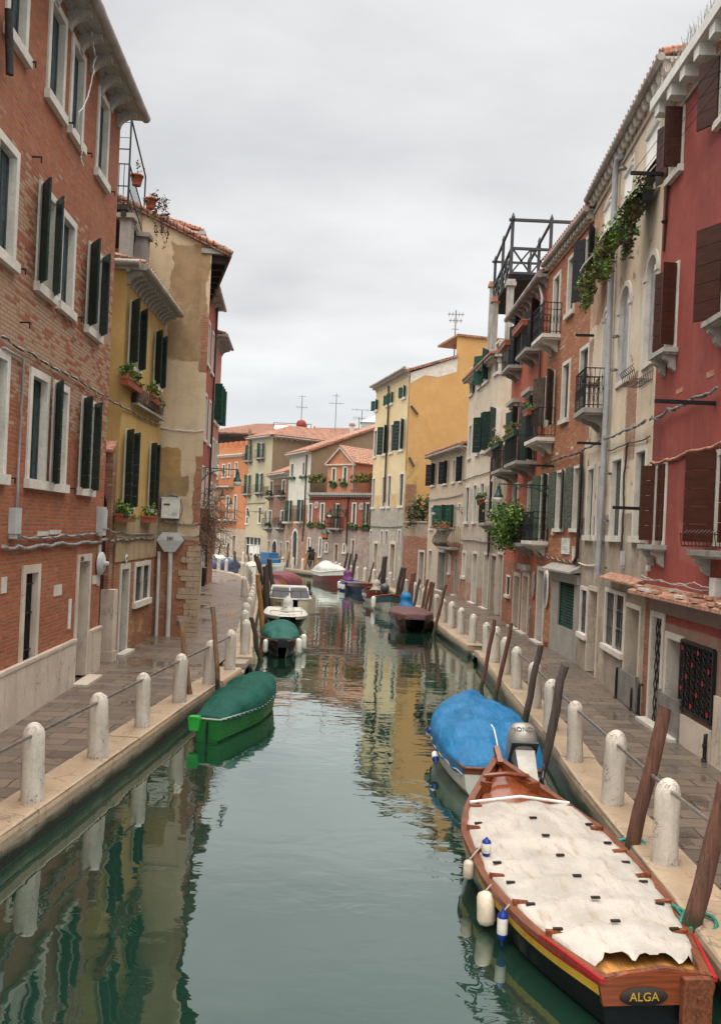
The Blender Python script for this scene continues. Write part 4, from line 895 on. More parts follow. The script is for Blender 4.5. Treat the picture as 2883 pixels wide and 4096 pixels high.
# ------------------------------------------------------------------ red house and pink house beyond the gable
M['D'] = wallmat('red_plaster_far', (.30, .075, .05), (.26, .07, .05), mott=.3, streak=.3, patch=0, tint=(.3, .1, .06), regions=((None, None, None, 3.3, .2, 'brick'),))
D = Fac((-7.35, 34.4), (-8.45, 46.8)).bldg('red_house', 'dark red house seen edge-on beyond the patchy gable')
hD = aty('b', 1440, 520, 45).z
for k in range(5):
    for (za, zb) in ((.75, .9), (.5, .66), (.28, .42)): window_m(D, 1.2 + k * 2.3, 2.3 + k * 2.3, hD * za, hD * zb, 'i', .12)
for k in range(4): window_m(D, .9 + k * 3, 2.4 + k * 3, .0, 2.5, '', .14, sill=False)
wall(D, hD, M['D'], 6); cornice(D, hD - .02, .4, 10, brh=.3); roof_slope(D, hD + .1, .4, 5, 1.4)
tube_on(D, 'drainpipe', 'pipe_brown', [('m', 11.6, hD), ('m', 11.6, .2)], .06, -.1)
M['D2'] = wallmat('pink_plaster_far', (.42, .17, .12), (.36, .14, .10), mott=.3, streak=.25, tint=(.3, .1, .06), regions=((None, None, None, 3.1, .2, 'brick'),))
D2 = Fac((-8.46, 46.85), (-8.72, 50.6)).bldg('pink_house', 'pink house with heavy cornice seen edge-on beyond the red house')
hD2 = aty('b', 1460, 775, 48).z
for k in range(2):
    for (za, zb) in ((.66, .82), (.46, .6), (.28, .42)): window_m(D2, .5 + k * 1.8, 1.5 + k * 1.8, hD2 * za, hD2 * zb, 'p' if zb == .82 else 'i', .14, shm='sh_leaf')
wall(D2, hD2, M['D2'], 6); cornice(D2, hD2 - .02, .55, 8, brh=.4); roof_slope(D2, hD2 + .1, .5, 5, 1.2)
# ------------------------------------------------------------------ right side: dark red house (E)
M['E'] = wallmat('dark_red_plaster', (.30, .072, .056), (.22, .056, .046), mott=.5, streak=.5, stain=(.34, .11, .085), streak_w=2.6, bumpk=.35,
                 regions=((None, None, None, 2.0, .05, (.30, .21, .16)), (None, 1.05, None, 2.55, .12, 'brick'), (1.6, 3.3, 3.1, 3.9, .5, (.34, .10, .08)), (None, .5, 3.0, 6.0, .35, (.20, .055, .046)), (3.0, 6.5, 7.4, 8.6, .6, (.25, .062, .05))), tint=(.33, .15, .09))
E = Fac((5.77, 17.0), (5.68, 7.0)).bldg('red_house', 'dark red plastered house at the right edge with brown shutters and white block cornice')
kb = dict(shm='sh_brown', fr=.10)
zt3 = (zof(E, 'h', 1300, 1400), zof(E, 'h', 1318, 860))
window(E, 'h', (1180, 1575), (1300, 1400), (1318, 860), [('L', 158), ('R', 88)], z=zt3, **kb)
window(E, 'h', (1600, 900), (1800, 640), (1800, 0), [('L', 150), ('R', 150)], z=zt3, **kb)
zt2 = (zof(E, 'f', 1335, 1085), zof(E, 'f', 1350, 540))
def stone_sill(f, x0, x1, z, out=.28):
    o = f.part('sill_shelf', MB().box(x0 - .12, -out, z - .09, x1 + .12, -.003, z).box(x0 - .08, -out + .05, z - .13, x1 + .08, -.004, z - .091), M['cornice'])
    for xx in (x0 + .05, x1 - .05):
        vs = [(-.004, 0), (-out * .8, 0), (-out * .8, -.06), (-out * .45, -.13), (-out * .4, -.22), (-.004, -.3)]; n = len(vs)
        b = MB().add([(-.06, y, q) for y, q in vs] + [(.06, y, q) for y, q in vs], [tuple(range(n)), tuple(reversed(range(n, 2 * n)))] + [(i, (i + 1) % n, (i + 1) % n + n, i + n) for i in range(n)])
        b.build('bracket', M['cornice'], o, (xx, 0, z - .131))
w = window(E, 'f', (1262, 1105), (1335, 1085), (1350, 540), [('L', 152), ('R', 96)], z=zt2, **kb, sill=False); stone_sill(E, w['x0'], w['x1'], w['z0'])
w3 = window_m(E, w['x1'] + 2.0, w['x1'] + 3.15, *zt2, [('L', 152), ('R', 120)], .10, 'sh_brown', sill=False); stone_sill(E, w3['x0'], w3['x1'], w3['z0'])
zt1 = (zof(E, 'g', 1260, 908), zof(E, 'g', 1280, 385))
w = window(E, 'g', (1190, 908), (1262, 908), (1280, 385), [('L', 132), ('R', 12)], z=zt1, **kb, sill=False); stone_sill(E, w['x0'], w['x1'], w['z0'])
x0, _ = E.sz('g', 1570, 900)
w4 = window_m(E, x0, x0 + 1.15, *zt1, [('L', 140), ('R', 120)], .10, 'sh_brown', sill=False); stone_sill(E, w4['x0'] - .2, w4['x1'], w4['z0'] - .05, .32)
rk = MB(); xa, xb = w4['x0'] - .35, w4['x1'] + .2
for zz in (0, .2): 
    rk.bar((xa, -.4, w4['z0'] + zz), (xb, -.4, w4['z0'] + zz), .018); rk.bar((xa, -.4, w4['z0'] + zz), (xa, -.01, w4['z0'] + zz), .018)
for q in range(12): xx = xa + (xb - xa) * q / 11; rk.tube([(xx, -.3, w4['z0']), (xx, -.4, w4['z0'] + .02), (xx, -.42, w4['z0'] + .22), (xx, -.36, w4['z0'] + .27)], .008, 4)
E.part('flower_rack', rk, M['sh_brown'])
hE = 12.1
fb_ = E.part('peach_band', MB().box(-.02, -.02, zof(E, 'h', 1150, 1060), E.w, -.002, hE), simple('peach_plaster', (.46, .26, .17), .85, .2, 5))
E.part('string_course', MB().box(-.03, -.045, zof(E, 'h', 1150, 1060) - .07, E.w, -.003, zof(E, 'h', 1150, 1060) - .001), M['cornice'])
cornice(E, hE, .36, 15, 0, E.w, .22, 'white_paint', None, 'white_paint', 'block', .2, bw=.24)
sp = MB(); rnd = random.Random(5)
for q in range(300):
    xx = E.w * q / 300; sp.bar((xx, -.32, hE + .2), (xx + rnd.uniform(-.06, .06), -.32 + rnd.uniform(-.08, .08), hE + .2 + rnd.uniform(.2, .34)), .006)
E.part('bird_spikes', sp, M['rail_iron'])
lz = zof(E, 'g', 1130, 1200, -.2)
o = E.part('brick_ledge', MB().hexa([(-.1, -.34, lz - .06), (E.w, -.34, lz - .06), (E.w, 0, lz + .02), (-.1, 0, lz + .02), (-.1, -.34, lz), (E.w, -.34, lz), (E.w, 0, lz + .14), (-.1, 0, lz + .14)]), M['brick_loose'])
for q in range(34):
    xx = rnd.uniform(0, 7); a = rnd.uniform(-.3, .3); y = rnd.uniform(-.29, -.08)
    b = MB(); L = rnd.uniform(.1, .16); b.box(-L, -.06, 0, L, .06, .05)
    b.build('loose_brick', M['brick_loose' if rnd.random() < .6 else 'trim'], o, (xx, y, lz + .005 - (y) * .0 + (.34 + y) * .41), a)
def patch_quad(f, t, x0, y0, x1, y1, mat, name, off=-.006, th=.02):
    xa, za = f.sz(t, x0, y1); xb, zb = f.sz(t, x1, y0); return f.part(name, MB().box(xa, off, min(za, zb), xb, off + th, max(za, zb)), mat)
d1 = door(E, 'i', (1226, 492), (1298, 545), ('g', 1282, 1340), 'sh_black', 'istria', .12, lattice=True, dep=.3)
d2 = door(E, 'i', (1306, 560), (1402, 615), (1425, 62), 'sh_black', 'istria', .12, dep=.3)
E.part('flood_barrier', MB().box(d2['x0'] - .03, -.09, .02, d2['x1'] + .03, -.05, .72).bar((d2['x0'] - .05, -.07, .02), (d2['x0'] - .05, -.07, .76), .05).bar((d2['x1'] + .05, -.07, .02), (d2['x1'] + .05, -.07, .76), .05), M['steel'])
gx0, gz0 = E.sz('i', 1408, 435); gx1, gz1 = E.sz('i', 1578, 512); gzt = zof(E, 'i', 1600, 140)
gz0 = (gz0 + gz1) / 2
gw = window_m(E, gx0, gx1, gz0, gzt, '', .06, 'sh_black', 'sh_brown', False, proud=.01)
gr = MB(); nx, nz = 6, 5
for a in range(nx + 1): gr.bar((gx0 + (gx1 - gx0) * a / nx, -.04, gz0), (gx0 + (gx1 - gx0) * a / nx, -.04, gzt), .018)
for a in range(nx):
    for c in range(nz):
        cx, cz = gx0 + (gx1 - gx0) * (a + .5) / nx, gz0 + (gzt - gz0) * (c + .5) / nz
        for sg in (1, -1): gr.tube([(cx + sg * (.03 + .015 * k * .45) * math.cos(k * .8), -.05, cz + sg * .05 + (.03 + .015 * k * .45) * math.sin(k * .8)) for k in range(9)], .010, 5)
gr.bar((gx0, -.045, gz0), (gx1, -.045, gz0), .05); gr.bar((gx0, -.045, gzt), (gx1, -.045, gzt), .05); gr.bar((gx0, -.045, gz0), (gx0, -.045, gzt), .05); gr.bar((gx1, -.045, gz0), (gx1, -.045, gzt), .05)
gr.build('scroll_grille', M['iron'], gw['o'])
rf = MB()
for a in range(nx):
    for c in range(nz):
        if (a * 2 + c) % 3 == 1:
            cx, cz = gx0 + (gx1 - gx0) * (a + .5) / nx, gz0 + (gzt - gz0) * (c + .5) / nz
            for k in range(4): rf.bar((cx, -.075, cz), (cx + .035 * math.cos(k * 1.57 + .5), -.08, cz + .04 * math.sin(k * 1.57 + .5)), .018, .008)
rf.build('red_flowers', M['red_lattice'], gw['o'])
wall(E, hE, M['E'], 6)
zpl = zof(E, 'i', 1400, 455)
E.part('plinth', MB().box(gx0 - .05, -.06, -.2, gx1 + .02, -.003, min(gz0 - .02, zpl)).box(gx1 + .06, -.05, -.2, E.w, -.004, 1.1), M['plinth'])
E.part('stone_lintel', MB().box(d1['x0'] + .0, -.05, d1['z1'] + .0, E.w, -.03, d1['z1'] + .30), M['brownstone'])
for (a, b) in ((1440, 575), (1085, 220), (1168, 335)):
    pass
def standpipe(f, t, x, yt, yb, label, mat='iron'):
    xx, _ = f.sz(t, x, yb); zt = zof(f, t, x, yt); p = f.world(xx, -.09, 0)
    o = tag(MB().tube([(0, .07, zt), (0, 0, zt), (0, 0, zt - .1), (0, 0, 0)], .03, 8).lathe([(.045, 0), (.045, .05), (.03, .05)], 8).tube([(0, 0, zt * .6), (0, -.03, zt * .6)], .04, 8).build('standpipe', M[mat], None, p, f.ang), label, 'pipe')
standpipe(E, 'i', 1555, 575, 715, 'black iron standpipe against the pale plinth at the right edge')
standpipe(E, 'i', 1203, 310, 475, 'black iron standpipe with white tap between the lattice door and the brick strip')
fitting(E, 'g', 1605, 1195, 'meter_box', 'white meter box with yellow sticker hanging on the red wall', 'junction box', MB().box(-.12, -.12, -.2, .12, 0, .2).box(-.06, -.125, .05, .04, -.12, .15), 'white_paint')
fitting(E, 'g', 1168, 1052, 'light_box', 'tiny white box on the red wall above the brick ledge', 'junction box', MB().box(-.05, -.06, -.06, .05, 0, .06).box(-.03, -.07, -.03, .03, -.06, .03), 'white_paint')
for (x0, y0, x1, y1) in ((1523, 1215, 1573, 1275), (1333, 1325, 1378, 1375)): patch_quad(E, 'f', x0, y0, x1, y1, M['brick_loose'], 'bare_brick', -.008)
patch_quad(E, 'g', 1218, 1285, 1240, 1320, M['white_paint'], 'number_plate')
q = link('digits', text_mesh('1058A', .07, .002), E.root); q.data.materials.append(M['red_lattice']); xx, zz = E.sz('g', 1229, 1302); q.location = (xx, -.009, zz); q.rotation_euler = (R(90), 0, 0)
def arm(f, t, x0, y0, L, label, name='wall_bracket', th=.05):
    xx, zz = f.sz(t, x0, y0); o = MB().bar((0, 0, 0), (0, -L, 0), th, th * 1.3).bar((0, -L * .05, -.0), (0, -L * .5, -.02), th * .6).build(name, M['iron'], None, f.world(xx, 0, zz), f.ang); return tag(o, label, 'wall bracket')
arm(E, 'f', 1580, 1430, 1.0, 'dark flat iron arm sticking out of the red wall beside the thick cable bundle')
arm(E, 'h', 1180, 1440, .75, 'thin dark iron arm holding washing lines beside the top shutter')
bar_ = MB().bar((0, 0, 0), (.16, -.03, 1.25), .045).bar((.07, -.02, .55), (.09, -.06, .6), .08)
tag(bar_.build('iron_tie', M['sh_brown'], None, E.world(E.sz('f', 1262, 480)[0], -.02, zof(E, 'f', 1262, 480)), E.ang), 'slanting rusty wall tie on the red wall below the top window', 'wall tie')
wl = MB(); xx, zz = E.sz('h', 1180, 1440)
for k in range(3): wl.tube([(xx, -.35 - .18 * k, zz), (xx + 3, -.35 - .18 * k, zz - .03), (xx + 6, -.35 - .18 * k, zz)], .006, 4)
tag(wl.build('washing_line', M['cable_dark'], None, E.pl, E.ang), 'thin washing lines running along the top of the red house', 'washing line')
# ------------------------------------------------------------------ pale house with arched windows (F)
M['F'] = wallmat('pale_peeling_plaster', (.66, .57, .44), (.58, .46, .33), mott=.5, streak=.5, stain=(.33, .26, .19), patch=.055, tint=(.40, .20, .13), bumpk=.5,
                 regions=((None, None, None, 4.1, .10, (.30, .25, .20)), (None, 2.3, 9.3, 12.6, .3, (.48, .29, .18)), (None, .6, 6.2, 9.0, .4, 'brick'), (4.6, 5.5, 5.3, 7.2, .3, 'brick')))
F = Fac((6.2, 23.9), (5.77, 17.0)).bldg('pale_house', 'pale peeling house with three arched windows and white awnings on the right')
hF = 13.05
zF4 = (zof(F, 'f', 925, 505), zof(F, 'f', 955, 75))
aw = []
for (BL, BR, tg) in (((880, 565), (927, 505), 'f'), ((1004, 425), (1066, 335), 'f'), ((1140, 255), (1232, 120), 'f')):
    w = window(F, tg, BL, BR, (955, 75), '', fr=.10, z=zF4, shm='sh_leaf', trim='trim'); aw.append(w)
zF2 = (zof(F, 'f', 1035, 1290), zof(F, 'f', 1025, 665))
a1 = window(F, 'f', (858, 1475), (890, 1465), (905, 820), 'i', fr=.12, z=(zof(F, 'f', 885, 1470), zof(F, 'f', 905, 820)), arch=True, shm='pipe_grey', sill=False)
a2 = window(F, 'f', (957, 1350), (1037, 1290), (1025, 665), 'i', fr=.12, z=zF2, arch=True, shm='pipe_grey')
a3 = window(F, 'f', (1120, 1215), (1203, 1160), (1185, 490), 'i', fr=.12, z=zF2, arch=True, shm='pipe_grey')
zF1 = (zof(F, 'g', 985, 880), zof(F, 'g', 1003, 335))
for (BL, BR) in (((767, 868), (812, 872)), ((830, 883), (880, 885)), ((915, 880), (986, 882)), ((1060, 885), (1135, 888))):
    window(F, 'g', BL, BR, (1003, 335), 'i', fr=.11, z=zF1, shm='sh_worn')
dF1 = window(F, 'g', (728, 1485), (775, 1480), (790, 1175), '', fr=.1, sill=True, grille=True)
dF2 = door(F, 'i', (905, 238), (960, 255), ('g', 866, 1180), 'sh_black', 'plinth', .12, dep=.3, step=False)
gF = window(F, 'i', (1000, 125), (1105, 160), ('g', 1038, 1212), '', fr=.09, grille=True)
F.part('mullion', MB().box((gF['x0'] + gF['x1']) / 2 - .03, -.03, gF['z0'] + .09, (gF['x0'] + gF['x1']) / 2 + .03, .03, gF['z1'] - .09), M['trim'])
dF3 = door(F, 'i', (1095, 395), (1178, 440), ('g', 1115, 1290), 'sh_black', 'plinth', .1, dep=.3, step=False)
F.part('flood_barrier', MB().box(dF3['x0'] - .03, -.08, .02, dF3['x1'] + .03, -.04, .7).bar((dF3['x0'] - .05, -.06, .02), (dF3['x0'] - .05, -.06, .74), .05).bar((dF3['x1'] + .05, -.06, .02), (dF3['x1'] + .05, -.06, .74), .05), M['steel'])
q = tag(MB().box(-.05, -.01, -.09, .05, 0, .09).box(-.012, -.012, .09, .012, -.002, .13).build('door_tag', M['white_paint'], None, F.world((dF3['x0'] + dF3['x1']) / 2, .26, 1.15), F.ang), 'small white paper tag hanging on the black door behind the steel barrier', 'tag')
wall(F, hF, M['F'], 6)
cornice(F, hF, .20, 20, -.05, F.w + .25, .22, 'cornice', 'gutter', 'trim', 'round', .05, .075, .17)
roof_slope(F, hF + .10, .20, 6, 1.2, 0, F.w + .25)
F.part('string_course', MB().box(0, -.05, hF - .42, F.w, -.004, hF - .35), M['cornice'])
for k, w in enumerate(aw):
    x0, x1, zt = w['x0'] + .08, w['x1'] - .08, w['z1'] - .25
    o = thing('awning', f'white roller awning slanting out of the top floor, {("left one behind the grey drainpipe", "middle one of three", "right one next to the red house")[k]}', 'awning', F.world((x0 + x1) / 2, 0, zt), F.ang, None)
    W2 = (x1 - x0) / 2; h2 = (w['z1'] - w['z0'])
    P = [[(-W2 + 2 * W2 * i / 4, y, z) for i in range(5)] for (y, z) in ((-.04, 0), (-.05, -h2 * .45), (-.42, -h2 * .78), (-.62, -h2 * .96))]
    MB().grid(P).build('cloth', M['white_cloth'], o); MB().tube([(-W2, -.05, 0), (W2, -.05, 0)], .05, 8).build('roller', M['white_paint'], o)
    MB().bar((-W2, -.62, -h2 * .96), (W2, -.62, -h2 * .96), .03).bar((-W2, 0, -h2 * .5), (-W2, -.62, -h2 * .96), .02).bar((W2, 0, -h2 * .5), (W2, -.62, -h2 * .96), .02).build('awning_arm', M['white_paint'], o)
bx0, bx1 = a1['x0'] - .35, a1['x1'] + .35
balcony(F, bx0, bx1, a1['z0'] - .02, .62, 1.0, scroll=True)
tube_on(F, 'drainpipe', 'pipe_grey', [('h', 822, 1290), ('h', 800, 1320), ('f', 985, 0), ('f', 953, 760), ('g', 930, 0), ('g', 874, 1095)], .075, -.12, 12)
pc = MB()
for (t, x, y) in (('h', 803, 1390), ('f', 952, 1010), ('f', 942, 1220), ('g', 905, 460), ('g', 890, 755), ('g', 875, 1050)):
    xx, zz = F.sz(t, x, y, -.12); pc.lathe([(.085, -.025), (.085, .025)], 12, 0, (xx, -.12, zz)); pc.bar((xx, 0, zz), (xx, -.12, zz), .02)
F.part('pipe_clamp', pc, M['rail_iron'])
lzF = zof(F, 'g', 870, 1105, -.2)
xl, _ = F.sz('g', 870, 1105, -.2)
F.part('tile_ledge', MB().hexa([(xl, -.28, lzF - .04), (F.w, -.28, lzF - .04), (F.w, 0, lzF + .04), (xl, 0, lzF + .04), (xl, -.28, lzF), (F.w, -.28, lzF), (F.w, 0, lzF + .12), (xl, 0, lzF + .12)]), M['brick_loose'])
def rack(f, x0, x1, z, label):
    o = thing('flower_rack', label, 'flower rack', f.world(x0, 0, z), f.ang); W2 = x1 - x0; g = MB()
    for (y, zz) in ((-.02, 0), (-.35, 0), (-.38, .18), (-.18, 0)): g.bar((0, y, zz), (W2, y, zz), .014)
    for q in range(8): xx = W2 * q / 7; g.tube([(xx, -.01, .22), (xx, -.02, 0), (xx, -.35, 0), (xx, -.39, .2), (xx, -.44, .26), (xx, -.40, .3)], .008, 4)
    g.build('bars', M['iron'], o)
rack(F, a3['x0'] - .1, a3['x1'] - .1, a3['z0'] - .32, 'empty curled iron flower rack below the rightmost arched window')
rack(F, bx0 - .25, bx0 + .5, a1['z0'] + .75, 'empty curled iron flower rack hooked on the arched door balcony')
for k, (x, z_, ln, n, lab) in enumerate(((aw[2]['x0'] + .5, aw[2]['z0'] - .25, 1.15, 620, 'dark trough of trailing green geraniums under the right awning'), (aw[1]['x0'] + .35, aw[1]['z0'] - .25, 1.25, 640, 'dark trough of trailing green geraniums under the middle awning'), (aw[0]['x0'] + .3, aw[0]['z0'] - .3, 1.35, 520, 'dark trough of trailing geraniums reaching the brick house'))):
    r = thing('flower_box', lab, 'planter', F.world(x, -.22, z_), F.ang)
    MB().hexa([(-.5, -.1, 0), (.5, -.1, 0), (.5, .1, 0), (-.5, .1, 0), (-.54, -.13, .22), (.54, -.13, .22), (.54, .13, .22), (-.54, .13, .22)]).build('box', M['planter_dark'], r)
    bl = [(a_, b_, c_, d_ * .85, e_ * .75, f_ * .8) for a_, b_, c_, d_, e_, f_ in [(-.35, -.1, .25, .4, .28, .22), (.3, -.1, .25, .4, .28, .22), (-.3, -.25, -.2, .42, .26, .4), (.25, -.22, -.12, .4, .24, .36), (-.42, -.2, -.6, .28, .2, .35), (.05, -.2, -.5, .25, .18, .4)]]
    foliage(bl, n * 5, .042, None, 40 + k, (.45, .22, .33)).build('foliage', LEAF_IVY if k == 0 else [LEAF[2], LEAF[0], LEAF_IVY[2]], r)
fitting(F, 'g', 1010, 990, 'meter_box', 'small dark meter hanging from a cable on the pale house', 'junction box', MB().box(-.06, -.08, -.16, .06, 0, .16).lathe([(.05, -.22), (.05, -.16)], 8), 'box_grey')
standpipe(F, 'i', 1085, 222, 360, 'black iron standpipe on the pale stained wall, left of the steel barrier')
standpipe(F, 'i', 1165, 330, 455, 'black iron standpipe at the right post of the pale house barrier')
# ------------------------------------------------------------------ orange brick house (G)
M['G'] = wallmat('orange_brick', (.40, .17, .09), (.50, .30, .19), brick=True, tint=(.47, .185, .080), mott=.15, streak=.25, worn=.22, bumpk=.4, stain=(.22, .13, .08))
G = Fac((6.06, 29.0), (6.2, 23.9)).bldg('orange_brick_house', 'orange brick house on the right with a white marble plaque')
hG = 12.76
zG4 = (zof(G, 'f', 698, 850), zof(G, 'f', 718, 460))
g1 = window(G, 'f', (556, 1030), (600, 1020), (620, 588), 'i', fr=.12, shm='sh_wood', sill=False)
window(G, 'f', (648, 915), (698, 850), (718, 460), 'i', fr=.12, shm='sh_wood')
window(G, 'f', (757, 805), (822, 745), (840, 320), [('L', 150), ('R', 145)], fr=.10, shm='sh_black')
g4 = window(G, 'f', (510, 1570), (565, 1565), (580, 1220), [('L', 150), ('R', 145)], fr=.08, shm='sh_wood', sill=False)
window(G, 'g', (612, 155), (662, 130), ('f', 682, 1142), 'i', fr=.11, shm='sh_wood')
window(G, 'f', (720, 1510), (780, 1485), (798, 1045), 'i', fr=.11, shm='sh_wood')
zG1 = (zof(G, 'g', 600, 820), zof(G, 'g', 645, 430))
g7 = window(G, 'g', (475, 885), (520, 885), (550, 455), [('L', 160), ('R', 150)], fr=.08, shm='sh_worn', sill=False)
window(G, 'g', (576, 820), (626, 820), (645, 430), [('L', 168), ('R', 160)], fr=.08, z=zG1, shm='sh_worn')
window(G, 'g', (682, 820), (737, 820), (757, 395), [('L', 168), ('R', 160)], fr=.08, z=zG1, shm='sh_worn')
dG = door(G, 'g', (452, 1500), (500, 1512), (515, 1045), 'sh_black', 'istria', .14, dep=.45)
sx0, _ = G.sz('g', 545, 1500); sx1, _ = G.sz('g', 718, 1530); sz1 = zof(G, 'g', 728, 1095)
G.ops.append(dict(x0=sx0, x1=sx1, z0=0, z1=sz1, rev=.5))
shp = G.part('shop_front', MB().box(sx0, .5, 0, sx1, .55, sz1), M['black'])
ox0, ox1, oz0, oz1 = G.sz('g', 592, 1445)[0], G.sz('g', 690, 1480)[0], .85, zof(G, 'g', 706, 1108)
MB().box(sx0, -.03, 0, ox0, .2, sz1).box(ox1, -.03, 0, sx1, .2, sz1).box(ox0, -.02, 0, ox1, .2, oz0).box(ox0, -.03, oz1, ox1, .2, sz1).build('stone_frame', M['grey_stone'], shp)
lt = MB()
lt.box(ox0, .02, oz0, ox0 + .05, .08, oz1).box(ox1 - .05, .02, oz0, ox1, .08, oz1).box(ox0, .02, oz0, ox1, .08, oz0 + .05).box(ox0, .02, oz1 - .05, ox1, .08, oz1)
nx, nz = 9, 17
for a in range(nx):
    for c in range(nz):
        cx, cz = ox0 + (ox1 - ox0) * (a + .5) / nx, oz0 + (oz1 - oz0) * (c + .5) / nz; rx, rz = (ox1 - ox0) / nx * .52, (oz1 - oz0) / nz * .52
        lt.tube([(cx + rx * math.cos(k * 1.0472), .05, cz + rz * math.sin(k * 1.0472)) for k in range(7)], .014, 4, cap=False)
lt.build('green_lattice', M['sh_leaf'], shp)
G.part('shop_ledge', MB().hexa([(sx0 - .1, -.35, sz1 + .02), (sx1 + .1, -.35, sz1 + .02), (sx1 + .1, 0, sz1 + .08), (sx0 - .1, 0, sz1 + .08), (sx0 - .1, -.35, sz1 + .07), (sx1 + .1, -.35, sz1 + .07), (sx1 + .1, 0, sz1 + .25), (sx0 - .1, 0, sz1 + .25)]).box(sx0, -.1, sz1 - .28, sx1, -.031, sz1), M['grey_stone'])
wall(G, hG, M['G'], 6)
cornice(G, hG, .20, 15, 0, G.w, .18, 'cornice', 'gutter', 'trim', 'block', .05, .075, .15)
roof_slope(G, hG + .10, .20, 6, 1.6, 0, G.w)
G.part('string_course', MB().box(0, -.06, hG - .30, G.w, -.003, hG - .22), M['brick_loose'])
balcony(G, g1['x0'] - .35, g1['x1'] + .25, g1['z0'], .6, 1.0, 'trim', scroll=True)
balcony(G, g4['x0'] - .3, g4['x1'] + .3, zof(G, 'g', 520, 258), .6, .95, 'trim')
balcony(G, g7['x0'] - .3, g7['x1'] + .3, zof(G, 'g', 480, 882), .55, .95, 'trim', scroll=True)
px0, pz0 = G.sz('g', 622, 962); px1, pz1 = G.sz('g', 668, 965); pzt = zof(G, 'g', 668, 865)
pl = thing('marble_plaque', 'white marble memorial plaque with lettering on the orange brick wall', 'plaque', G.world((px0 + px1) / 2, -.002, (pz0 + pzt) / 2), G.ang)
pw, phh = px1 - px0, pzt - (pz0 + pz1) / 2
MB().box(-pw / 2, -.04, -phh / 2, pw / 2, 0, phh / 2).build('slab', M['white_paint'], pl)
rnd = random.Random(2); q = MB()
for k, (y, n_, hh) in enumerate(((.34, 11, .035), (.20, 8, .06), (.05, 8, .055), (-.10, 9, .04), (-.19, 11, .045), (-.28, 12, .045), (-.40, 5, .03))):
    x = -pw * .38 + (pw * .4 if k == 6 else 0); st_ = pw * (.36 if k == 6 else .76) / n_
    for c in range(n_):
        if rnd.random() < .86:
            w_ = st_ * rnd.uniform(.5, .8); z_ = phh * y; q.box(x, -.0415, z_, x + .008, -.04, z_ + hh)
            if rnd.random() < .7: q.box(x + .008, -.0415, z_ + hh - .008, x + w_, -.04, z_ + hh)
            if rnd.random() < .6: q.box(x + w_ - .008, -.0415, z_, x + w_, -.04, z_ + hh - .008)
        x += st_
q.build('inscription', M['cable'], pl)
ov = thing('oval_board', 'tall white oval board standing out beside the brick house door', 'board', G.world(G.sz('g', 532, 1185)[0], -.03, zof(G, 'g', 532, 1185)), G.ang)
MB().lathe([(.0, 0), (.34, 0), (.36, .03), (.34, .06), (.0, .06)], 24).build('disc', M['white_paint'], ov).rotation_euler = (R(90), 0, 0)
ov.scale = (.75, 1, 1.75); MB().lathe([(.2, .061), (.26, .07), (.3, .061)], 20).build('ring', M['cable'], ov).rotation_euler = (R(90), 0, 0)
standpipe(G, 'g', 425, 1290, 1480, 'thin grey standpipe between two house doors on the right quay', 'cable')
fitting(G, 'g', 572, 832, 'light_box', 'tiny white box on the orange brick wall left of the plaque', 'junction box', MB().box(-.07, -.08, -.07, .07, 0, .07).box(-.04, -.1, -.04, .04, -.08, .02), 'white_paint')
fitting(G, 'g', 715, 965, 'meter_box', 'cream meter box at the foot of the dark pipe on the brick house', 'junction box', MB().box(-.12, -.12, -.2, .12, 0, .2).box(-.13, -.13, .2, .13, 0, .22), 'pipe_white')
tube_on(G, 'drainpipe', 'cable_dark', [('g', 765, 330), ('g', 745, 800), ('g', 735, 980), ('g', 715, 1020)], .05, -.1)
tube_on(G, 'drainpipe', 'pipe_grey', [('f', 505, 680), ('f', 525, 770), ('f', 515, 880)], .05, -.15)
for (x0, y0, x1, y1) in ((705, 990, 733, 1020), (610, 1065, 637, 1095), (530, 1150, 552, 1170)): patch_quad(G, 'f', x0, y0, x1, y1, M['istria'], 'stone_block')
for (x0, y0, x1, y1) in ((675, 288, 692, 312), (580, 325, 597, 348)): patch_quad(G, 'g', x0, y0, x1, y1, M['istria'], 'stone_block')
# ------------------------------------------------------------------ salmon house with iron balconies (H)
M['H'] = wallmat('salmon_red_plaster', (.42, .125, .075), (.36, .105, .07), mott=.3, streak=.4, stain=(.24, .085, .065), patch=.01, tint=(.35, .14, .08), regions=((None, None, None, 2.5, .18, 'brick'), (None, None, 2.6, 3.6, .22, (.40, .11, .07))))
H = Fac((6.01, 35.3), (6.06, 29.0)).bldg('salmon_house', 'salmon red house crowded with black iron balconies on the right')
hH = 12.42
def balc_win(f, t, BL, BR, TR, sh, shm='sh_black', out=.55, h=.9, z=None, extra=.3, **k):
    w = window(f, t, BL, BR, TR, sh, fr=.09, shm=shm, sill=False, z=z); balcony(f, w['x0'] - extra, w['x1'] + extra, w['z0'], out, h, **k); return w
b1 = balc_win(H, 'f', (432, 1120), (478, 1110), (492, 780), [('L', 160), ('R', 140)], slab='grey_stone')
b2 = balc_win(H, 'f', (330, 1215), (362, 1215), (378, 890), [('L', 160), ('R', 140)], slab='grey_stone')
b3 = balc_win(H, 'g', (398, 398), (440, 398), ('f', 478, 1368), [('L', 165), ('R', 150)], 'sh_green', slab='grey_stone', extra=.55, out=.75)
b4 = balc_win(H, 'g', (300, 445), (335, 445), ('f', 365, 1440), [('L', 165), ('R', 150)], 'sh_green', slab='grey_stone', extra=.4, out=.75)
for b in (b3, b4): H.part('hood', MB().box(b['x0'] - .15, -.3, b['z1'] + .15, b['x1'] + .15, -.003, b['z1'] + .3).box(b['x0'] - .08, -.18, b['z1'] + .02, b['x1'] + .08, -.004, b['z1'] + .149), M['cornice'])
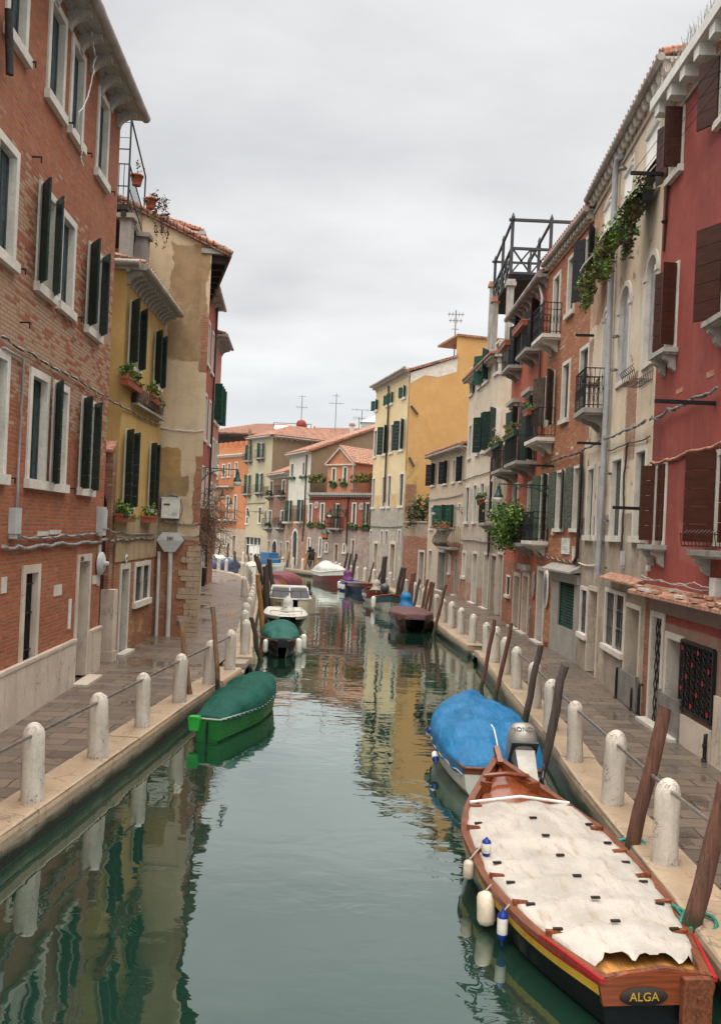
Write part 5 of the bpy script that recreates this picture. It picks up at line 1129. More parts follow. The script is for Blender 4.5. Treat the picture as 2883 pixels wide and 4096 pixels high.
window(H, 'g', (305, 770), (340, 770), (350, 515), 'i', fr=.08, shm='sh_leaf')
b5 = balc_win(H, 'g', (395, 895), (440, 895), (460, 500), 'i', 'sh_leaf', slab='grey_stone', extra=.3)
wH = window(H, 'g', (270, 1232), (296, 1232), (305, 1100), '', fr=.08, grille=True)
dH1 = door(H, 'g', (308, 1400), (350, 1425), (366, 1085), 'wood_dark', 'plinth', .14, dep=.35)
dH2 = door(H, 'g', (362, 1440), (402, 1470), (420, 1085), 'wood_dark', 'plinth', .14, dep=.35)
H.part('hood', MB().box(dH2['x0'] - .1, -.22, dH2['z1'] + .1, dH2['x1'] + .1, -.003, dH2['z1'] + .3).box(dH2['x0'], -.12, dH2['z1'] + .001, dH2['x1'], -.004, dH2['z1'] + .099), M['cornice'])
wall(H, hH, M['H'], 6)
cornice(H, hH, .28, 10, 0, H.w, .3, 'cornice', 'gutter', 'cornice', 'curve', .1, .1, .16)
roof_slope(H, hH + .12, .28, 6, 1.6, 0, H.w)
tube_on(H, 'drainpipe', 'pipe_brown', [('f', 500, 1085), ('f', 492, 1564)], .05, -.1)
oz = (H.sz('g', 447, 1160)); ov = tag(MB().lathe([(.0, 0), (.3, 0), (.32, .03), (.25, .06), (.0, .04)], 20).build('oval_board', M['cable'], None, H.world(oz[0], -.01, oz[1]), H.ang), 'dark oval framed board beside the salmon house doorway', 'board'); ov.rotation_euler = (R(90), 0, H.ang); ov.scale = (.7, 1.6, 1)
def flw(f, b, z, label, ex=.3, out=.5, **k): return flower_box(f, b['x0'] - ex, b['x1'] + ex, z, label, out=out, **k)
flw(H, b1, b1['z0'] + .78, 'terracotta box with sparse plants on the right top balcony of the salmon house', mat='terracotta', fh=.12, n=40)
flw(H, b2, b2['z0'] + .78, 'terracotta box with sparse plants on the left top balcony of the salmon house', mat='terracotta', fh=.1, n=30)
flw(H, b3, b3['z0'] + .88, 'long box of yellow green succulents on the right middle balcony rail', .5, .62, mat='planter_green', leaf=LEAF_YEL, fh=.4, n=420, spill=.15)
flw(H, b4, b4['z0'] + .88, 'box of yellow green succulents on the left middle balcony rail', .35, .62, mat='planter_green', leaf=LEAF_YEL, fh=.35, n=300, spill=.12)
g4z = zof(G, 'g', 520, 258)
flower_box(G, g4['x0'] - .2, g4['x0'] + .5, g4z + .85, 'terracotta box with a small green plant on the brick house middle balcony', out=.5, fh=.3, n=70)
gs = thing('hanging_bush', 'big bright green bush spilling over the lower balcony of the salmon house', 'bush', H.world(b5['x0'] - .2, -.5, b5['z0'] + .55), H.ang)
MB().hexa([(-1.0, -.15, .0), (1.0, -.15, .0), (1.0, .1, .0), (-1.0, .1, .0), (-1.05, -.18, .22), (1.05, -.18, .22), (1.05, .13, .22), (-1.05, .13, .22)]).build('trough', M['planter_dark'], gs)
foliage([(-.9, -.1, .3, .7, .5, .5), (0, -.12, .25, .7, .55, .55), (.85, -.1, .3, .7, .5, .55), (-1.5, -.05, .0, .5, .45, .55), (-.6, -.15, -.35, .6, .45, .5), (.4, -.12, -.3, .6, .4, .5), (-.1, 0, .6, .5, .3, .35), (1.3, 0, .35, .4, .35, .45)], 5200, .075, None, 77).build('foliage', LEAF, gs)
# ------------------------------------------------------------------ low ochre house (H2) and cream house (I)
M['H2'] = wallmat('ochre_grey_plaster', (.40, .29, .18), (.33, .24, .16), mott=.3, streak=.4, regions=((None, None, None, 3.4, .15, (.34, .29, .23)),))
H2 = Fac((6.14, 39.35), (6.02, 35.35)).bldg('low_ochre_house', 'low ochre house with curved cornice squeezed between the cream and salmon houses')
hI2 = aty('e', 1390, 925, 37).z
for (BL, BR, TR) in (((1330, 1560), (1350, 1560), (1362, 1150)), ((1372, 1555), (1392, 1555), (1402, 1130))): window(H2, 'e', BL, BR, TR, 'i', fr=.08, shm='sh_green')
for (BL, BR, TR) in (((165, 1310), (200, 1322), (212, 965)), ((205, 1325), (240, 1345), (252, 955))): door(H2, 'g', BL, BR, TR, 'grey_stone', 'plinth', .1, dep=.15, step=False)
wall(H2, hI2, M['H2'], 4); cornice(H2, hI2, .45, 10, 0, H2.w, .26, 'cornice', 'gutter', 'trim', 'curve', .1, .1, .14)
tube_on(H2, 'drainpipe', 'pipe_brown', [('e', 1325, 960), ('e', 1318, 1080), ('e', 1290, 1900)], .06, -.12)
w5 = balc_win(H2, 'e', (1290, 1590), (1345, 1590), (1352, 1340), '', slab='grey_stone', extra=.2, out=.6)
for k, (xx, mt, lb) in enumerate(((-.3, 'planter_green', 'bright green pot on the small balcony beside the green lamp'), (.2, 'terracotta', 'terracotta pot in the middle of the small balcony beside the green lamp'), (.75, 'terracotta', 'terracotta pot with long leaves on the small balcony beside the green lamp'))):
    pot(tuple(H2.world(w5['x0'] + xx, -.55, w5['z0'] + .85)), lb, .14, .26, LEAF, [(0, 0, .4, .3, .3, .25)], 90, .06, mt, 60 + k)
M['I'] = wallmat('cream_flaking_plaster', (.62, .55, .44), (.56, .48, .37), mott=.22, streak=.22, patch=.028, tint=(.42, .22, .14), stain=(.40, .32, .23), regions=((None, None, None, 5.9, .25, (.42, .36, .29)), (None, None, None, 3.2, .3, (.36, .31, .26)), (None, None, None, .9, .3, 'brick')))
I = Fac((5.68, 46.9), (6.1, 39.6)).bldg('cream_house', 'cream flaking house with three rows of narrow dark windows on the right')
hI = zof(I, 'e', 1385, 50)
zz = [(zof(I, 'e', 1205, 345), zof(I, 'e', 1218, 60)), (zof(I, 'e', 1250, 935), zof(I, 'e', 1265, 580)), (zof(I, 'e', 1220, 1590), zof(I, 'e', 1238, 1205))]
for (BL, BR, s_) in (((1095, 420), (1130, 390), 'n'), ((1172, 370), (1205, 345), 'i'), ((1222, 320), (1272, 285), 'o'), ((1325, 255), (1362, 225), 'i')): window(I, 'e', BL, BR, BR, s_, fr=.1, z=zz[0], shm='sh_leaf')
for (BL, BR, s_) in (((1080, 1010), (1108, 1000), 'i'), ((1150, 985), (1182, 970), 'i'), ((1203, 955), (1248, 935), 'o'), ((1285, 925), (1332, 900), 'o')): window(I, 'e', BL, BR, BR, s_, fr=.1, z=zz[1], shm='sh_green')
for (BL, BR) in (((1050, 1590), (1085, 1590)), ((1120, 1590), (1152, 1590)), ((1185, 1590), (1220, 1590)), ((1265, 1590), (1302, 1590))): window(I, 'e', BL, BR, BR, 'i', fr=.1, z=zz[2], shm='sh_green')
window(I, 'e', (1022, 2092), (1056, 2100), (1068, 1845), 'i', fr=.12, shm='pipe_white')
door(I, 'e', (1108, 2270), (1155, 2290), (1172, 1850), 'pipe_white', 'istria', .14, dep=.3); door(I, 'e', (1212, 2325), (1262, 2345), (1280, 1860), 'box_grey', 'istria', .14, dep=.3)
wall(I, hI, M['I'], 8); cornice(I, hI, .24, 2, 0, I.w, .1, 'trim', 'gutter', 'trim', 'block', .12, .1, .3)
Is = Fac((6.1, 39.6), (14, 39.9)).on(I)
wall(Is, hI, M['I'], solid=False); Is.part('cornice', MB().box(-.24, -.24, hI, 2.2, .3, hI + .12).box(-.1, -.12, hI - .25, 2, -.003, hI - .001), M['cornice'])
MB()
I.part('roof', MB().hexa([(-.1, -.45, hI + .13), (I.w + .2, -.45, hI + .13), (I.w + .2, 6, hI + .9), (-.1, 6, hI + .9), (-.1, -.45, hI + .24), (I.w + .2, -.45, hI + .24), (I.w + .2, 6, hI + 1.1), (-.1, 6, hI + 1.1)]), M['tile'])
# chimneys and the timber roof terrace above
for k, (xl, xr, yt, yb, Y, lb) in enumerate(((262, 325, 650, 880, 38.0, 'square pale chimney column in front of the timber roof terrace'), (172, 228, 755, 940, 42, 'square pale chimney column, middle one on the cream house roof'), (150, 188, 665, 960, 45.5, 'slim pale chimney column, leftmost on the cream house roof'))):
    a, b = aty('f', xl, yb, Y), aty('f', xr, yb, Y); zt = aty('f', xl, yt, Y).z; W2 = b.x - a.x
    ch = thing('chimney', lb, 'chimney', (a.x, Y, 0)); MB().box(.08, 0, hI - .5, W2 - .08, W2 - .16, zt - .3).build('stack', M['concrete'] if 0 else M['cornice'], ch); MB().box(0, -.1, zt - .3, W2, W2 - .05, zt - .12).box(.04, -.05, zt - .12, W2 - .04, W2 - .1, zt).build('cap', M['brick_loose' if k else 'cornice'], ch)
al = thing('timber_terrace', 'dark timber roof terrace standing on chimneys with open overhead frame', 'terrace')
Ya, Yb = 38.5, 44.5
pA = lambda x, y: aty('f', x, y, Ya); pB = lambda x, y: aty('f', x, y, Yb)
za0, za1 = pA(300, 610).z, pA(305, 280).z
xf, xr_ = pA(300, 600).x, pA(690, 600).x; xb_ = pB(200, 640).x; xbr = xb_ + (xr_ - xf)
MB().hexa([(xf - .1, Ya - .1, za0 - .35), (xr_, Ya - .1, za0 - .35), (xbr, Yb, za0 - .35), (xb_ - .1, Yb, za0 - .35), (xf - .1, Ya - .1, za0 - .1), (xr_, Ya - .1, za0 - .1), (xbr, Yb, za0 - .1), (xb_ - .1, Yb, za0 - .1)]).build('deck', M['black'], al)
C4 = lambda i, j, z: Vector((xf + (xr_ - xf) * i + (xb_ - xf) * j, Ya + (Yb - Ya) * j, z))
zr_ = za0 + 1.1
for (i, j) in ((0, 0), (.62, 0), (0, .5), (0, 1), (.62, .5), (.62, 1), (1.3, 0)):
    p = C4(i, j, za1 + .12); MB().bar(C4(i, j, za0 - .2), p + Vector((0, 0, .01)), .13).lathe([(.09, 0), (.06, .1), (.01, .22)], 6, 0, p).build('post', M['altana'], al)
rl = MB()
for z_ in (za1,):
    rl.bar(C4(-.06, 0, z_), C4(1.3, 0, z_), .12); rl.bar(C4(0, -.05, z_), C4(0, 1.05, z_), .1); rl.bar(C4(.62, 0, z_), C4(.62, 1, z_), .1); rl.bar(C4(-.06, 1, z_), C4(1.3, 1, z_), .1)
for z_ in (za0 - .02, zr_):
    rl.bar(C4(0, 0, z_), C4(1.3, 0, z_), .11); rl.bar(C4(0, 0, z_), C4(0, 1, z_), .11); rl.bar(C4(0, 1, z_), C4(1.3, 1, z_), .1)
for k in range(3):
    i0, i1 = k * .31 + .01, (k + 1) * .31; rl.bar(C4(i0, 0, za0), C4(i1, 0, zr_), .07); rl.bar(C4(i0, 0, zr_), C4(i1, 0, za0), .07); rl.bar(C4(i1, 0, za0), C4(i1, 0, zr_), .08)
for k in range(4):
    j0, j1 = k / 4, (k + 1) / 4; rl.bar(C4(0, j0, za0), C4(0, j1, zr_), .07); rl.bar(C4(0, j0, zr_), C4(0, j1, za0), .07); rl.bar(C4(0, j1, za0), C4(0, j1, zr_), .07)
rl.build('railing', M['altana'], al)
# ------------------------------------------------------------------ small cream house (J)
M['J'] = wallmat('beige_plaster', (.50, .41, .30), (.46, .37, .28), mott=.25, streak=.4, stain=(.36, .27, .18), tint=(.36, .15, .09), regions=((3.2, None, None, 3.0, .3, 'brick'),), streak_w=1.6)
J = Fac((4.37, 55.2), (5.67, 46.95)).bldg('small_beige_house', 'small beige two storey house with a round iron balcony, below the ochre gable')
hJ = zof(J, 'e', 1065, 870, -.4)
for (BL, BR, TR, s_) in (((745, 1255), (778, 1250), (784, 1040), 'o'), ((858, 1240), (890, 1235), (896, 1015), 'o'), ((935, 1225), (962, 1220), (972, 1000), 'i'), ((1003, 1218), (1028, 1212), (1036, 970), 'o')): window(J, 'e', BL, BR, TR, s_, fr=.07, shm='sh_black')
window(J, 'e', (730, 1652), (764, 1652), (772, 1430), 'c', fr=.09, shm='pole_grey')
for (BL, BR, TR) in (((830, 1655), (878, 1650), (886, 1418)), ((915, 1640), (950, 1640), (958, 1415))): window(J, 'e', BL, BR, TR, 'o', fr=.08, shm='sh_leaf')
wj = window(J, 'e', (985, 1640), (1008, 1640), (1016, 1400), 'i', fr=.08, shm='box_grey', sill=False)
bj = J.sz('e', 862, 1800)[0]; bj2 = J.sz('e', 1000, 1810)[0]; zj = zof(J, 'e', 930, 1812, -.4)
balcony(J, bj, bj2, zj, .5, 1.15, 'grey_stone', bulge=.3, br=1)
flower_box(J, bj, bj2, zj + 1.05, 'terracotta box of pale trailing leaves on the round iron balcony', out=.6, leaf=LEAF_YEL, n=220, fh=.3, spill=.3, size=.07)
door(J, 'e', (708, 2150), (742, 2165), (755, 1830), 'plinth', 'istria', .12, dep=.3); door(J, 'e', (795, 2160), (870, 2190), (882, 1845), 'box_grey', 'grey_stone', .12, dep=.4)
window(J, 'e', (900, 2060), (920, 2060), (930, 1880), 'i', fr=.1, shm='pole_grey'); door(J, 'e', (950, 2235), (975, 2245), (985, 1905), 'pipe_white', 'grey_stone', .1, dep=.2)
wall(J, hJ, M['J'], 6); cornice(J, hJ, .28, 16, 0, J.w, .22, 'cornice', 'gutter', 'trim', 'curve', .1, .1, .14); roof_slope(J, hJ + .12, .4, 5, 1.4)
# ------------------------------------------------------------------ garden wall with door and bush
M['gw'] = wallmat('garden_wall_brick', (.36, .25, .17), None, brick=True, tint=(.34, .12, .07), mott=.2, regions=((None, None, 3.2, None, .25, (.34, .27, .2)),))
GW = Fac((2.98, 58.6), (4.37, 55.2)).bldg('garden_wall', 'brick garden wall with a tall green door below the ochre gable', 'wall')
door(GW, 'e', (615, 2140), (675, 2160), (698, 1840), 'sh_leaf', 'istria', .14, dep=.3)
wall(GW, zof(GW, 'e', 600, 1585), M['gw'], .4)
GW.part('coping', MB().box(-.05, -.08, zof(GW, 'e', 600, 1585) + .002, GW.w, .45, zof(GW, 'e', 600, 1585) + .1), M['grey_stone'])
bs = thing('olive_bush', 'grey green oleander bush growing over the brick garden wall', 'bush', GW.world(GW.w * .5, .8, 3.5))
MB().tube([(0, 0, -3.5), (.1, 0, .2), (.3, .1, 1.2)], [.08, .06, .03], 6).tube([(.05, 0, .1), (-.5, .1, 1.3)], [.05, .02], 6).build('trunk', M['wood_dark'], bs)
ztop = zof(GW, 'e', 610, 1400); 
foliage([(-.6, 0, 1.3, .9, .7, .8), (.5, 0, 1.5, .9, .7, .9), (1.2, .1, 1.1, .7, .6, .7), (0, .2, 2.1, .8, .6, .6), (-.9, -.2, .7, .6, .5, .6), (1.0, -.2, .7, .6, .4, .5)], 1500, .13, None, 9).build('crown', LEAF_OLIVE, bs)
# ------------------------------------------------------------------ tall yellow house (K)
M['K'] = wallmat('pale_yellow_plaster', (.66, .53, .32), (.62, .47, .26), mott=.2, streak=.25, stain=(.56, .36, .14), regions=((None, None, None, 6.2, .12, (.58, .40, .18)), (None, None, None, 5.2, .06, (.33, .31, .28))))
M['Ks'] = wallmat('ochre_gable_plaster', (.54, .315, .125), (.50, .285, .11), mott=.2, streak=.25, stain=(.58, .40, .20), tint=(.34, .17, .1), regions=((None, .9, None, 8.5, .15, (.52, .34, .14)), (None, .8, 3, 6.8, .12, 'brick')))
K = Fac((.76, 67.0), (2.98, 58.6)).bldg('tall_yellow_house', 'tall pale yellow house with a broad blank ochre gable wall and bracketed cornice')
hK = (zof(K, 'e', 545, 285) + zof(K, 'e', 205, 420)) / 2 + .6
def rowK(lst, z, shm='sh_leaf', fr=.14):
    for (BL, BR, s_) in lst: window(K, 'e', BL, BR, BR, s_, fr=fr, z=z, shm=shm)
zK = [(zof(K, 'e', 500, 450), zof(K, 'e', 520, 320)), (zof(K, 'e', 490, 925), zof(K, 'e', 510, 625)), (zof(K, 'e', 485, 1445), zof(K, 'e', 498, 1118))]
rowK((((228, 565), (256, 560), 'o'), ((330, 520), (352, 515), 'o'), ((370, 500), (396, 490), 'o'), ((480, 455), (512, 445), 'o')), zK[0])
rowK((((212, 1000), (242, 990), 'i'), ((297, 970), (338, 965), 'o'), ((360, 965), (395, 955), 'i'), ((445, 930), (490, 920), 'o')), zK[1], 'sh_green')
rowK((((195, 1475), (222, 1470), 'i'), ((285, 1465), (320, 1460), 'i'), ((335, 1460), (370, 1455), 'i'), ((442, 1450), (485, 1445), 'i')), zK[2], 'sh_green')
for (BL, BR, TR) in (((180, 1770), (202, 1770), (206, 1650)), ((278, 1775), (302, 1775), (308, 1652)), ((318, 1780), (345, 1780), (350, 1652)), ((436, 1775), (462, 1775), (466, 1645))): window(K, 'e', BL, BR, TR, 'c', fr=.1, shm='sh_brown', sill=False)
door(K, 'e', (205, 2060), (248, 2075), (258, 1755), 'sh_leaf', 'plinth', .2, dep=.3); door(K, 'e', (350, 2090), (408, 2110), (420, 1755), 'sh_leaf', 'plinth', .25, dep=.3)
wall(K, hK, M['K'], 6, right=False, left=True); cornice(K, hK, .42, 22, 0, K.w, .42, 'trim', 'gutter', 'trim', 'curve', .14, .1, .16)
tube_on(K, 'drainpipe', 'pipe_brown', [('e', 365, 330), ('e', 368, 450), ('e', 352, 800), ('e', 325, 1400)], .07, -.12)
nx_, ny_ = K.n.x, K.n.y
Ks = Fac((2.98, 58.6), (2.98 + 13 * nx_, 58.6 + 13 * ny_)).on(K)
q1 = Ks.sz('e', 985, 70); q0 = Ks.sz('e', 548, 210); slK = (q1[1] - q0[1]) / (q1[0] - q0[0]); q2 = Ks.sz('e', 1040, 0)
zk0 = q0[1] - slK * q0[0]; xk1 = q1[0]; zk1 = zk0 + slK * xk1
Ks.part('wall', MB().prism([(0, -.3), (Ks.w, -.3), (Ks.w, zk1 + 1.5), (xk1 + .02, zk1 + 1.5), (xk1, zk1), (0, zk0)], 0, .3), M['Ks'])
Ks.part('white_band', MB().prism([(0, zk0 - .75), (xk1 * .3, zk0 + slK * xk1 * .3 - .5), (xk1 * .6, zk0 + slK * xk1 * .6 - .95), (xk1, zk1 - 1.0), (xk1, zk1), (0, zk0)], -.012, -.002), simple('whitewash', (.60, .55, .47), .85, .15, 3))
mb = MB().prism([(-.3, zk0 + .02), (xk1, zk1 + .02 + .0), (xk1, zk1 + .2), (-.3, zk0 + .2)], -.15, K.w); Ks.part('roof', mb, M['tile'])
Ks.part('roof', MB().box(xk1 - .1, -.15, zk1 + 1.5, Ks.w, 4, zk1 + 1.65), M['tile'])
for k, (a, b) in enumerate((((558, 512), (618, 592)), ((540, 985), (585, 1070)))):
    xa, za = Ks.sz('e', *a); xb, zb = Ks.sz('e', *b); Ks.part('wooden_strut', MB().bar((xa, -.08, za), (xb, -.08, zb), .16, .1), M['pole_grey'])
# ------------------------------------------------------------------ houses closing the view
def rows(f, t, lst, sh='i', shm='sh_green', fr=.12, **k): return [window(f, t, BL, BR, TR, sh, fr=fr, shm=shm, **k) for (BL, BR, TR) in lst]
M['L'] = wallmat('rust_red_plaster', (.29, .085, .058), (.26, .09, .065), mott=.3, streak=.35, patch=.01, tint=(.36, .16, .1), stain=(.20, .08, .06), regions=((None, None, None, 3.4, .2, (.36, .31, .27)),))
M['L2'] = wallmat('salmon_gable_plaster', (.46, .20, .115), (.42, .17, .10), mott=.25, streak=.3, patch=.05, tint=(.40, .18, .11))
Lh = Fac((-4.63, 75.0), (1.15, 70.0)).bldg('pediment_house', 'rust red house with a salmon pedimented centre and two planted roof terraces')
hL = zof(Lh, 'd', 1230, 768)
rows(Lh, 'd', [((1072, 1002), (1108, 1002), (1112, 832)), ((1168, 1002), (1205, 1002), (1210, 830)), ((1423, 1012), (1462, 1012), (1470, 828))], 'i', 'pole_grey' if 0 else 'sh_worn')
rows(Lh, 'd', [((1530, 1012), (1570, 1012), (1578, 828))], 'o', 'sh_worn')
lb = window(Lh, 'd', (1290, 1035), (1325, 1035), (1342, 835), 'o', fr=.1, shm='sh_worn', sill=False)
balcony(Lh, lb['x0'] - .5, lb['x1'] + .5, lb['z0'], .6, .9)
rows(Lh, 'd', [((1065, 1238), (1093, 1238), (1098, 1110)), ((1157, 1272), (1185, 1272), (1190, 1108)), ((1210, 1232), (1238, 1232), (1243, 1150)), ((1352, 1240), (1380, 1240), (1386, 1158))], '', grille=True)
door(Lh, 'd', (1280, 1330), (1318, 1330), (1325, 1160), 'black', 'plinth', .1, dep=.4); door(Lh, 'd', (1415, 1350), (1448, 1352), (1452, 1125), 'sh_green', 'plinth', .1, dep=.3)
wall(Lh, hL, M['L'], 6)
cornice(Lh, hL, .35, 26, 0, Lh.w, .16, 'grey_stone', None, 'cornice', 'block', .2, bw=.1)
c0, c1 = Lh.sz('d', 1225, 760)[0], Lh.sz('d', 1428, 760)[0]; zu = zof(Lh, 'd', 1228, 520); zp_ = zof(Lh, 'd', 1332, 385)
Lh.ops = []
rows(Lh, 'd', [((1262, 670), (1300, 668), (1308, 545)), ((1352, 668), (1392, 666), (1398, 535))], 'i', 'sh_worn')
wall(Lh, zu, M['L2'], 5, z0=hL + .2, x0=c0, x1=c1, name='centre_wall')
cm = (c0 + c1) / 2
Lh.part('pediment', MB().prism([(c0, zu + .001), (c1, zu + .001), (cm, zp_)], 0, 5), M['L2'])
pm = MB()
for (xa, za, xb, zb) in ((c0 - .25, zu - .05, cm, zp_), (cm, zp_, c1 + .25, zu - .05)):
    pm.hexa([(xa, -.2, za - .1), (xb, -.2, zb - .1), (xb, -.002, zb - .1), (xa, -.002, za - .1), (xa, -.2, za + .12), (xb, -.2, zb + .12), (xb, -.002, zb + .12), (xa, -.002, za + .12)])
pm.box(c0 - .2, -.16, zu - .12, c1 + .2, -.003, zu); Lh.part('pediment_moulding', pm, M['plinth'])
rm = MB()
for (xa, za, xb, zb) in ((cm, zp_ + .13, c0 - .3, zu + .05), (cm, zp_ + .13, c1 + .3, zu + .05)):
    for k in range(14):
        y0, y1 = -.25 + k * .4, -.25 + (k + 1) * .4 - .03; rm.hexa([(xa, y0, za), (xb, y0, zb), (xb, y1, zb), (xa, y1, za), (xa, y0, za + .1), (xb, y0, zb + .1), (xb, y1, zb + .1), (xa, y1, za + .1)] if xb > xa else [(xb, y0, zb), (xa, y0, za), (xa, y1, za), (xb, y1, zb), (xb, y0, zb + .1), (xa, y0, za + .1), (xa, y1, za + .1), (xb, y1, zb + .1)])
Lh.part('roof', rm, M['tile'])
for k, (xa, xb) in enumerate(((.1, c0 - .1), (c1 + .1, Lh.w - .2))):
    g = MB(); z0 = hL + .2
    for q in range(int((xb - xa) / .12) + 1): g.bar((xa + .12 * q, -.2, z0), (xa + .12 * q, -.2, z0 + .95), .02)
    g.bar((xa, -.2, z0 + .95), (xb, -.2, z0 + .95), .05); Lh.part('terrace_railing', g, M['iron'])
    flower_box(Lh, xa, xb, z0 + .85, f'row of yellow green plants on the {("left", "right")[k]} terrace rail of the pediment house', 'planter_dark', LEAF_YEL, fh=.6, n=520, size=.12, out=.15, spill=.2)
    if k: Lh.part('back_wall', MB().box(xa, 2.2, z0, Lh.w, 2.4, zu - .6), M['L'])
def fbl(t, xl, yl, xr, yr, label, f=Lh, **k): return fbx(f, t, xl, yl, xr, yr, label, **k)
k_ = dict(mat='planter_green', n=200, size=.1, fh=.4)
fbl('d', 1245, 705, 1285, 705, 'small green plant box under the left pediment window', **k_); fbl('d', 1325, 698, 1378, 698, 'small green plant box under the right pediment window', **k_)
fbl('d', 1060, 1030, 1098, 1030, 'green plant box under the leftmost red house window', **k_); fbl('d', 1132, 1030, 1196, 1030, 'green plant box under the second red house window', **k_)
fbl('d', 1395, 1045, 1458, 1045, 'green plant box under the third window of the red wall', **k_); fbl('d', 1488, 1045, 1560, 1045, 'green plant box under the last window of the red wall', **k_)
flower_box(Lh, lb['x0'] - .45, lb['x1'] + .45, lb['z0'] + .8, 'yellow green plants on the central balcony of the red house', 'planter_dark', LEAF_YEL, fh=.4, n=260, size=.1, out=.55, spill=.1)
tube_on(Lh, 'drainpipe', 'pipe_brown', [('d', 1404, 780), ('d', 1388, 1170)], .06, -.1); tube_on(Lh, 'drainpipe', 'pipe_grey', [('d', 1458, 510), ('d', 1452, 720)], .06, -.3)
for k, (x, y) in enumerate(((1145, 850), (1507, 860))):
    for dx in (-9, 9):
        xx, zz_ = Lh.sz('d', x + dx * .55, y); r_ = MB().tube([(.16 * math.cos(a * 6.283 / 14), -.03, .28 * math.sin(a * 6.283 / 14)) for a in range(15)], .05, 5).build('stone_ring', M['plinth'], Lh.root, (xx, 0, zz_))
M['M'] = wallmat('white_plaster_far', (.58, .55, .47), (.52, .49, .41), mott=.25, streak=.25, tint=(.36, .17, .10), regions=((None, None, None, 5.5, .12, 'brick'),))
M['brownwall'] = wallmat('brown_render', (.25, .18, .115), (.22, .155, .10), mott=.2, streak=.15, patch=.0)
Mh = Fac((-6.95, 80.0), (-4.64, 75.05)).bldg('white_house', 'narrow white house with black balconies and a tall arched door, far end')
hM = zof(Mh, 'd', 1100, 425)
rows(Mh, 'd', [((932, 628), (958, 626), (962, 505)), ((1026, 618), (1050, 616), (1054, 495))], 'i', 'sh_green')
for (BL, BR, TR, a, b) in (((915, 985), (940, 985), (946, 808), 880, 945), ((1008, 985), (1032, 985), (1038, 802), 965, 1040)):
    w = window(Mh, 'd', BL, BR, TR, 'o', fr=.1, shm='sh_leaf', sill=False); balcony(Mh, w['x0'] - .35, w['x1'] + .35, w['z0'], .5, 1.1, 'plinth', nb=.14)
door(Mh, 'd', (890, 1330), (918, 1332), (925, 1140), 'black', 'plinth', .12, dep=.4)
w = window(Mh, 'd', (936, 1338), (985, 1340), (995, 1040), 'i', fr=.2, shm='sh_green', arch=True, sill=False)
wall(Mh, hM, M['M'], 6, right=False); cornice(Mh, hM, .4, 14, 0, Mh.w, .3, 'trim', 'gutter', 'trim', 'curve', .1, .08, .16); roof_slope(Mh, hM + .12, .4, 10, 4.0)
tube_on(Mh, 'drainpipe', 'pipe_brown', [('d', 1072, 440), ('d', 1050, 1000), ('d', 1035, 1140)], .06, -.1)
k_ = dict(mat='planter_green', n=50, size=.08, fh=.1)
fbl('d', 910, 642, 955, 640, 'green trough under the left window of the white house', Mh, **k_); fbl('d', 998, 635, 1048, 632, 'green trough under the right window of the white house', Mh, **k_)
Ms = Fac((-4.63, 75.05), (-4.63 + 16 * Mh.n.x, 75.05 + 16 * Mh.n.y)).on(Mh)
qa, qb = Ms.sz('d', 1112, 412), Ms.sz('d', 1600, 245); slM = (qb[1] - qa[1]) / (qb[0] - qa[0])
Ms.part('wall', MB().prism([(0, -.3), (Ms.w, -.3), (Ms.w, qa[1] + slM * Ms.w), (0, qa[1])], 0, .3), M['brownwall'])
Ms.part('roof', MB().prism([(-.4, qa[1] + .02 - .4 * slM), (Ms.w, qa[1] + slM * Ms.w + .02), (Ms.w, qa[1] + slM * Ms.w + .22), (-.4, qa[1] + .22 - .4 * slM)], -.25, 5), M['tile'])
M['N'] = wallmat('dark_brick_far', (.3, .2, .14), None, brick=True, tint=(.27, .12, .075), mott=.15, regions=((None, None, None, 3.6, .2, (.33, .28, .23)),))
Nh = Fac((-9.37, 86.0), (-6.96, 80.05)).bldg('brown_brick_house', 'narrow brown brick house with four small balconies, far end')
hN = zof(Nh, 'd', 900, 600)
for (BL, BR, TR, a, b) in (((765, 758), (793, 758), (800, 645), 0, 0), ((862, 752), (892, 750), (898, 638), 0, 0), ((752, 1012), (780, 1012), (786, 888), 0, 0), ((850, 1012), (880, 1012), (886, 888), 0, 0)):
    w = window(Nh, 'd', BL, BR, TR, 'i', fr=.12, shm='sh_worn', sill=False); balcony(Nh, w['x0'] - .5, w['x1'] + .3, w['z0'] - .25, .6, .95, 'grey_stone', nb=.14)
door(Nh, 'd', (742, 1285), (768, 1287), (775, 1135), 'steel', 'plinth', .1, dep=.3); window(Nh, 'd', (778, 1262), (825, 1262), (832, 1130), '', fr=.12, grille=True, arch=True, sill=False); door(Nh, 'd', (842, 1290), (862, 1290), (868, 1145), 'sh_black', 'plinth', .1, dep=.3)
wall(Nh, hN, M['N'], 6); cornice(Nh, hN, .4, 16, 0, Nh.w, .3, 'cornice', 'gutter', 'trim', 'curve', .1, .08, .14); roof_slope(Nh, hN + .1, .4, 5, 2.2)
for k, (x, y, lb_) in enumerate(((740, 765, 'upper left'), (835, 760, 'upper right'), (730, 1018, 'lower left'), (840, 1018, 'lower right'))):
    fbl('d', x - 12, y, x + 30, y, f'plants in a dark box on the {lb_} balcony of the brown brick house', Nh, mat='planter_dark', leaf=LEAF_YEL if k % 2 else LEAF_OLIVE, n=110, size=.1, fh=.25)
M['O'] = wallmat('grey_beige_plaster', (.46, .40, .28), (.42, .36, .25), mott=.25, streak=.3, stain=(.46, .30, .10))
Oh = Fac((-12.3, 91.0), (-9.37, 87.0)).bldg('tall_beige_house', 'tall beige house with a tiled hip roof and a glazed shop front, far end')
hO = zof(Oh, 'd', 740, 305)
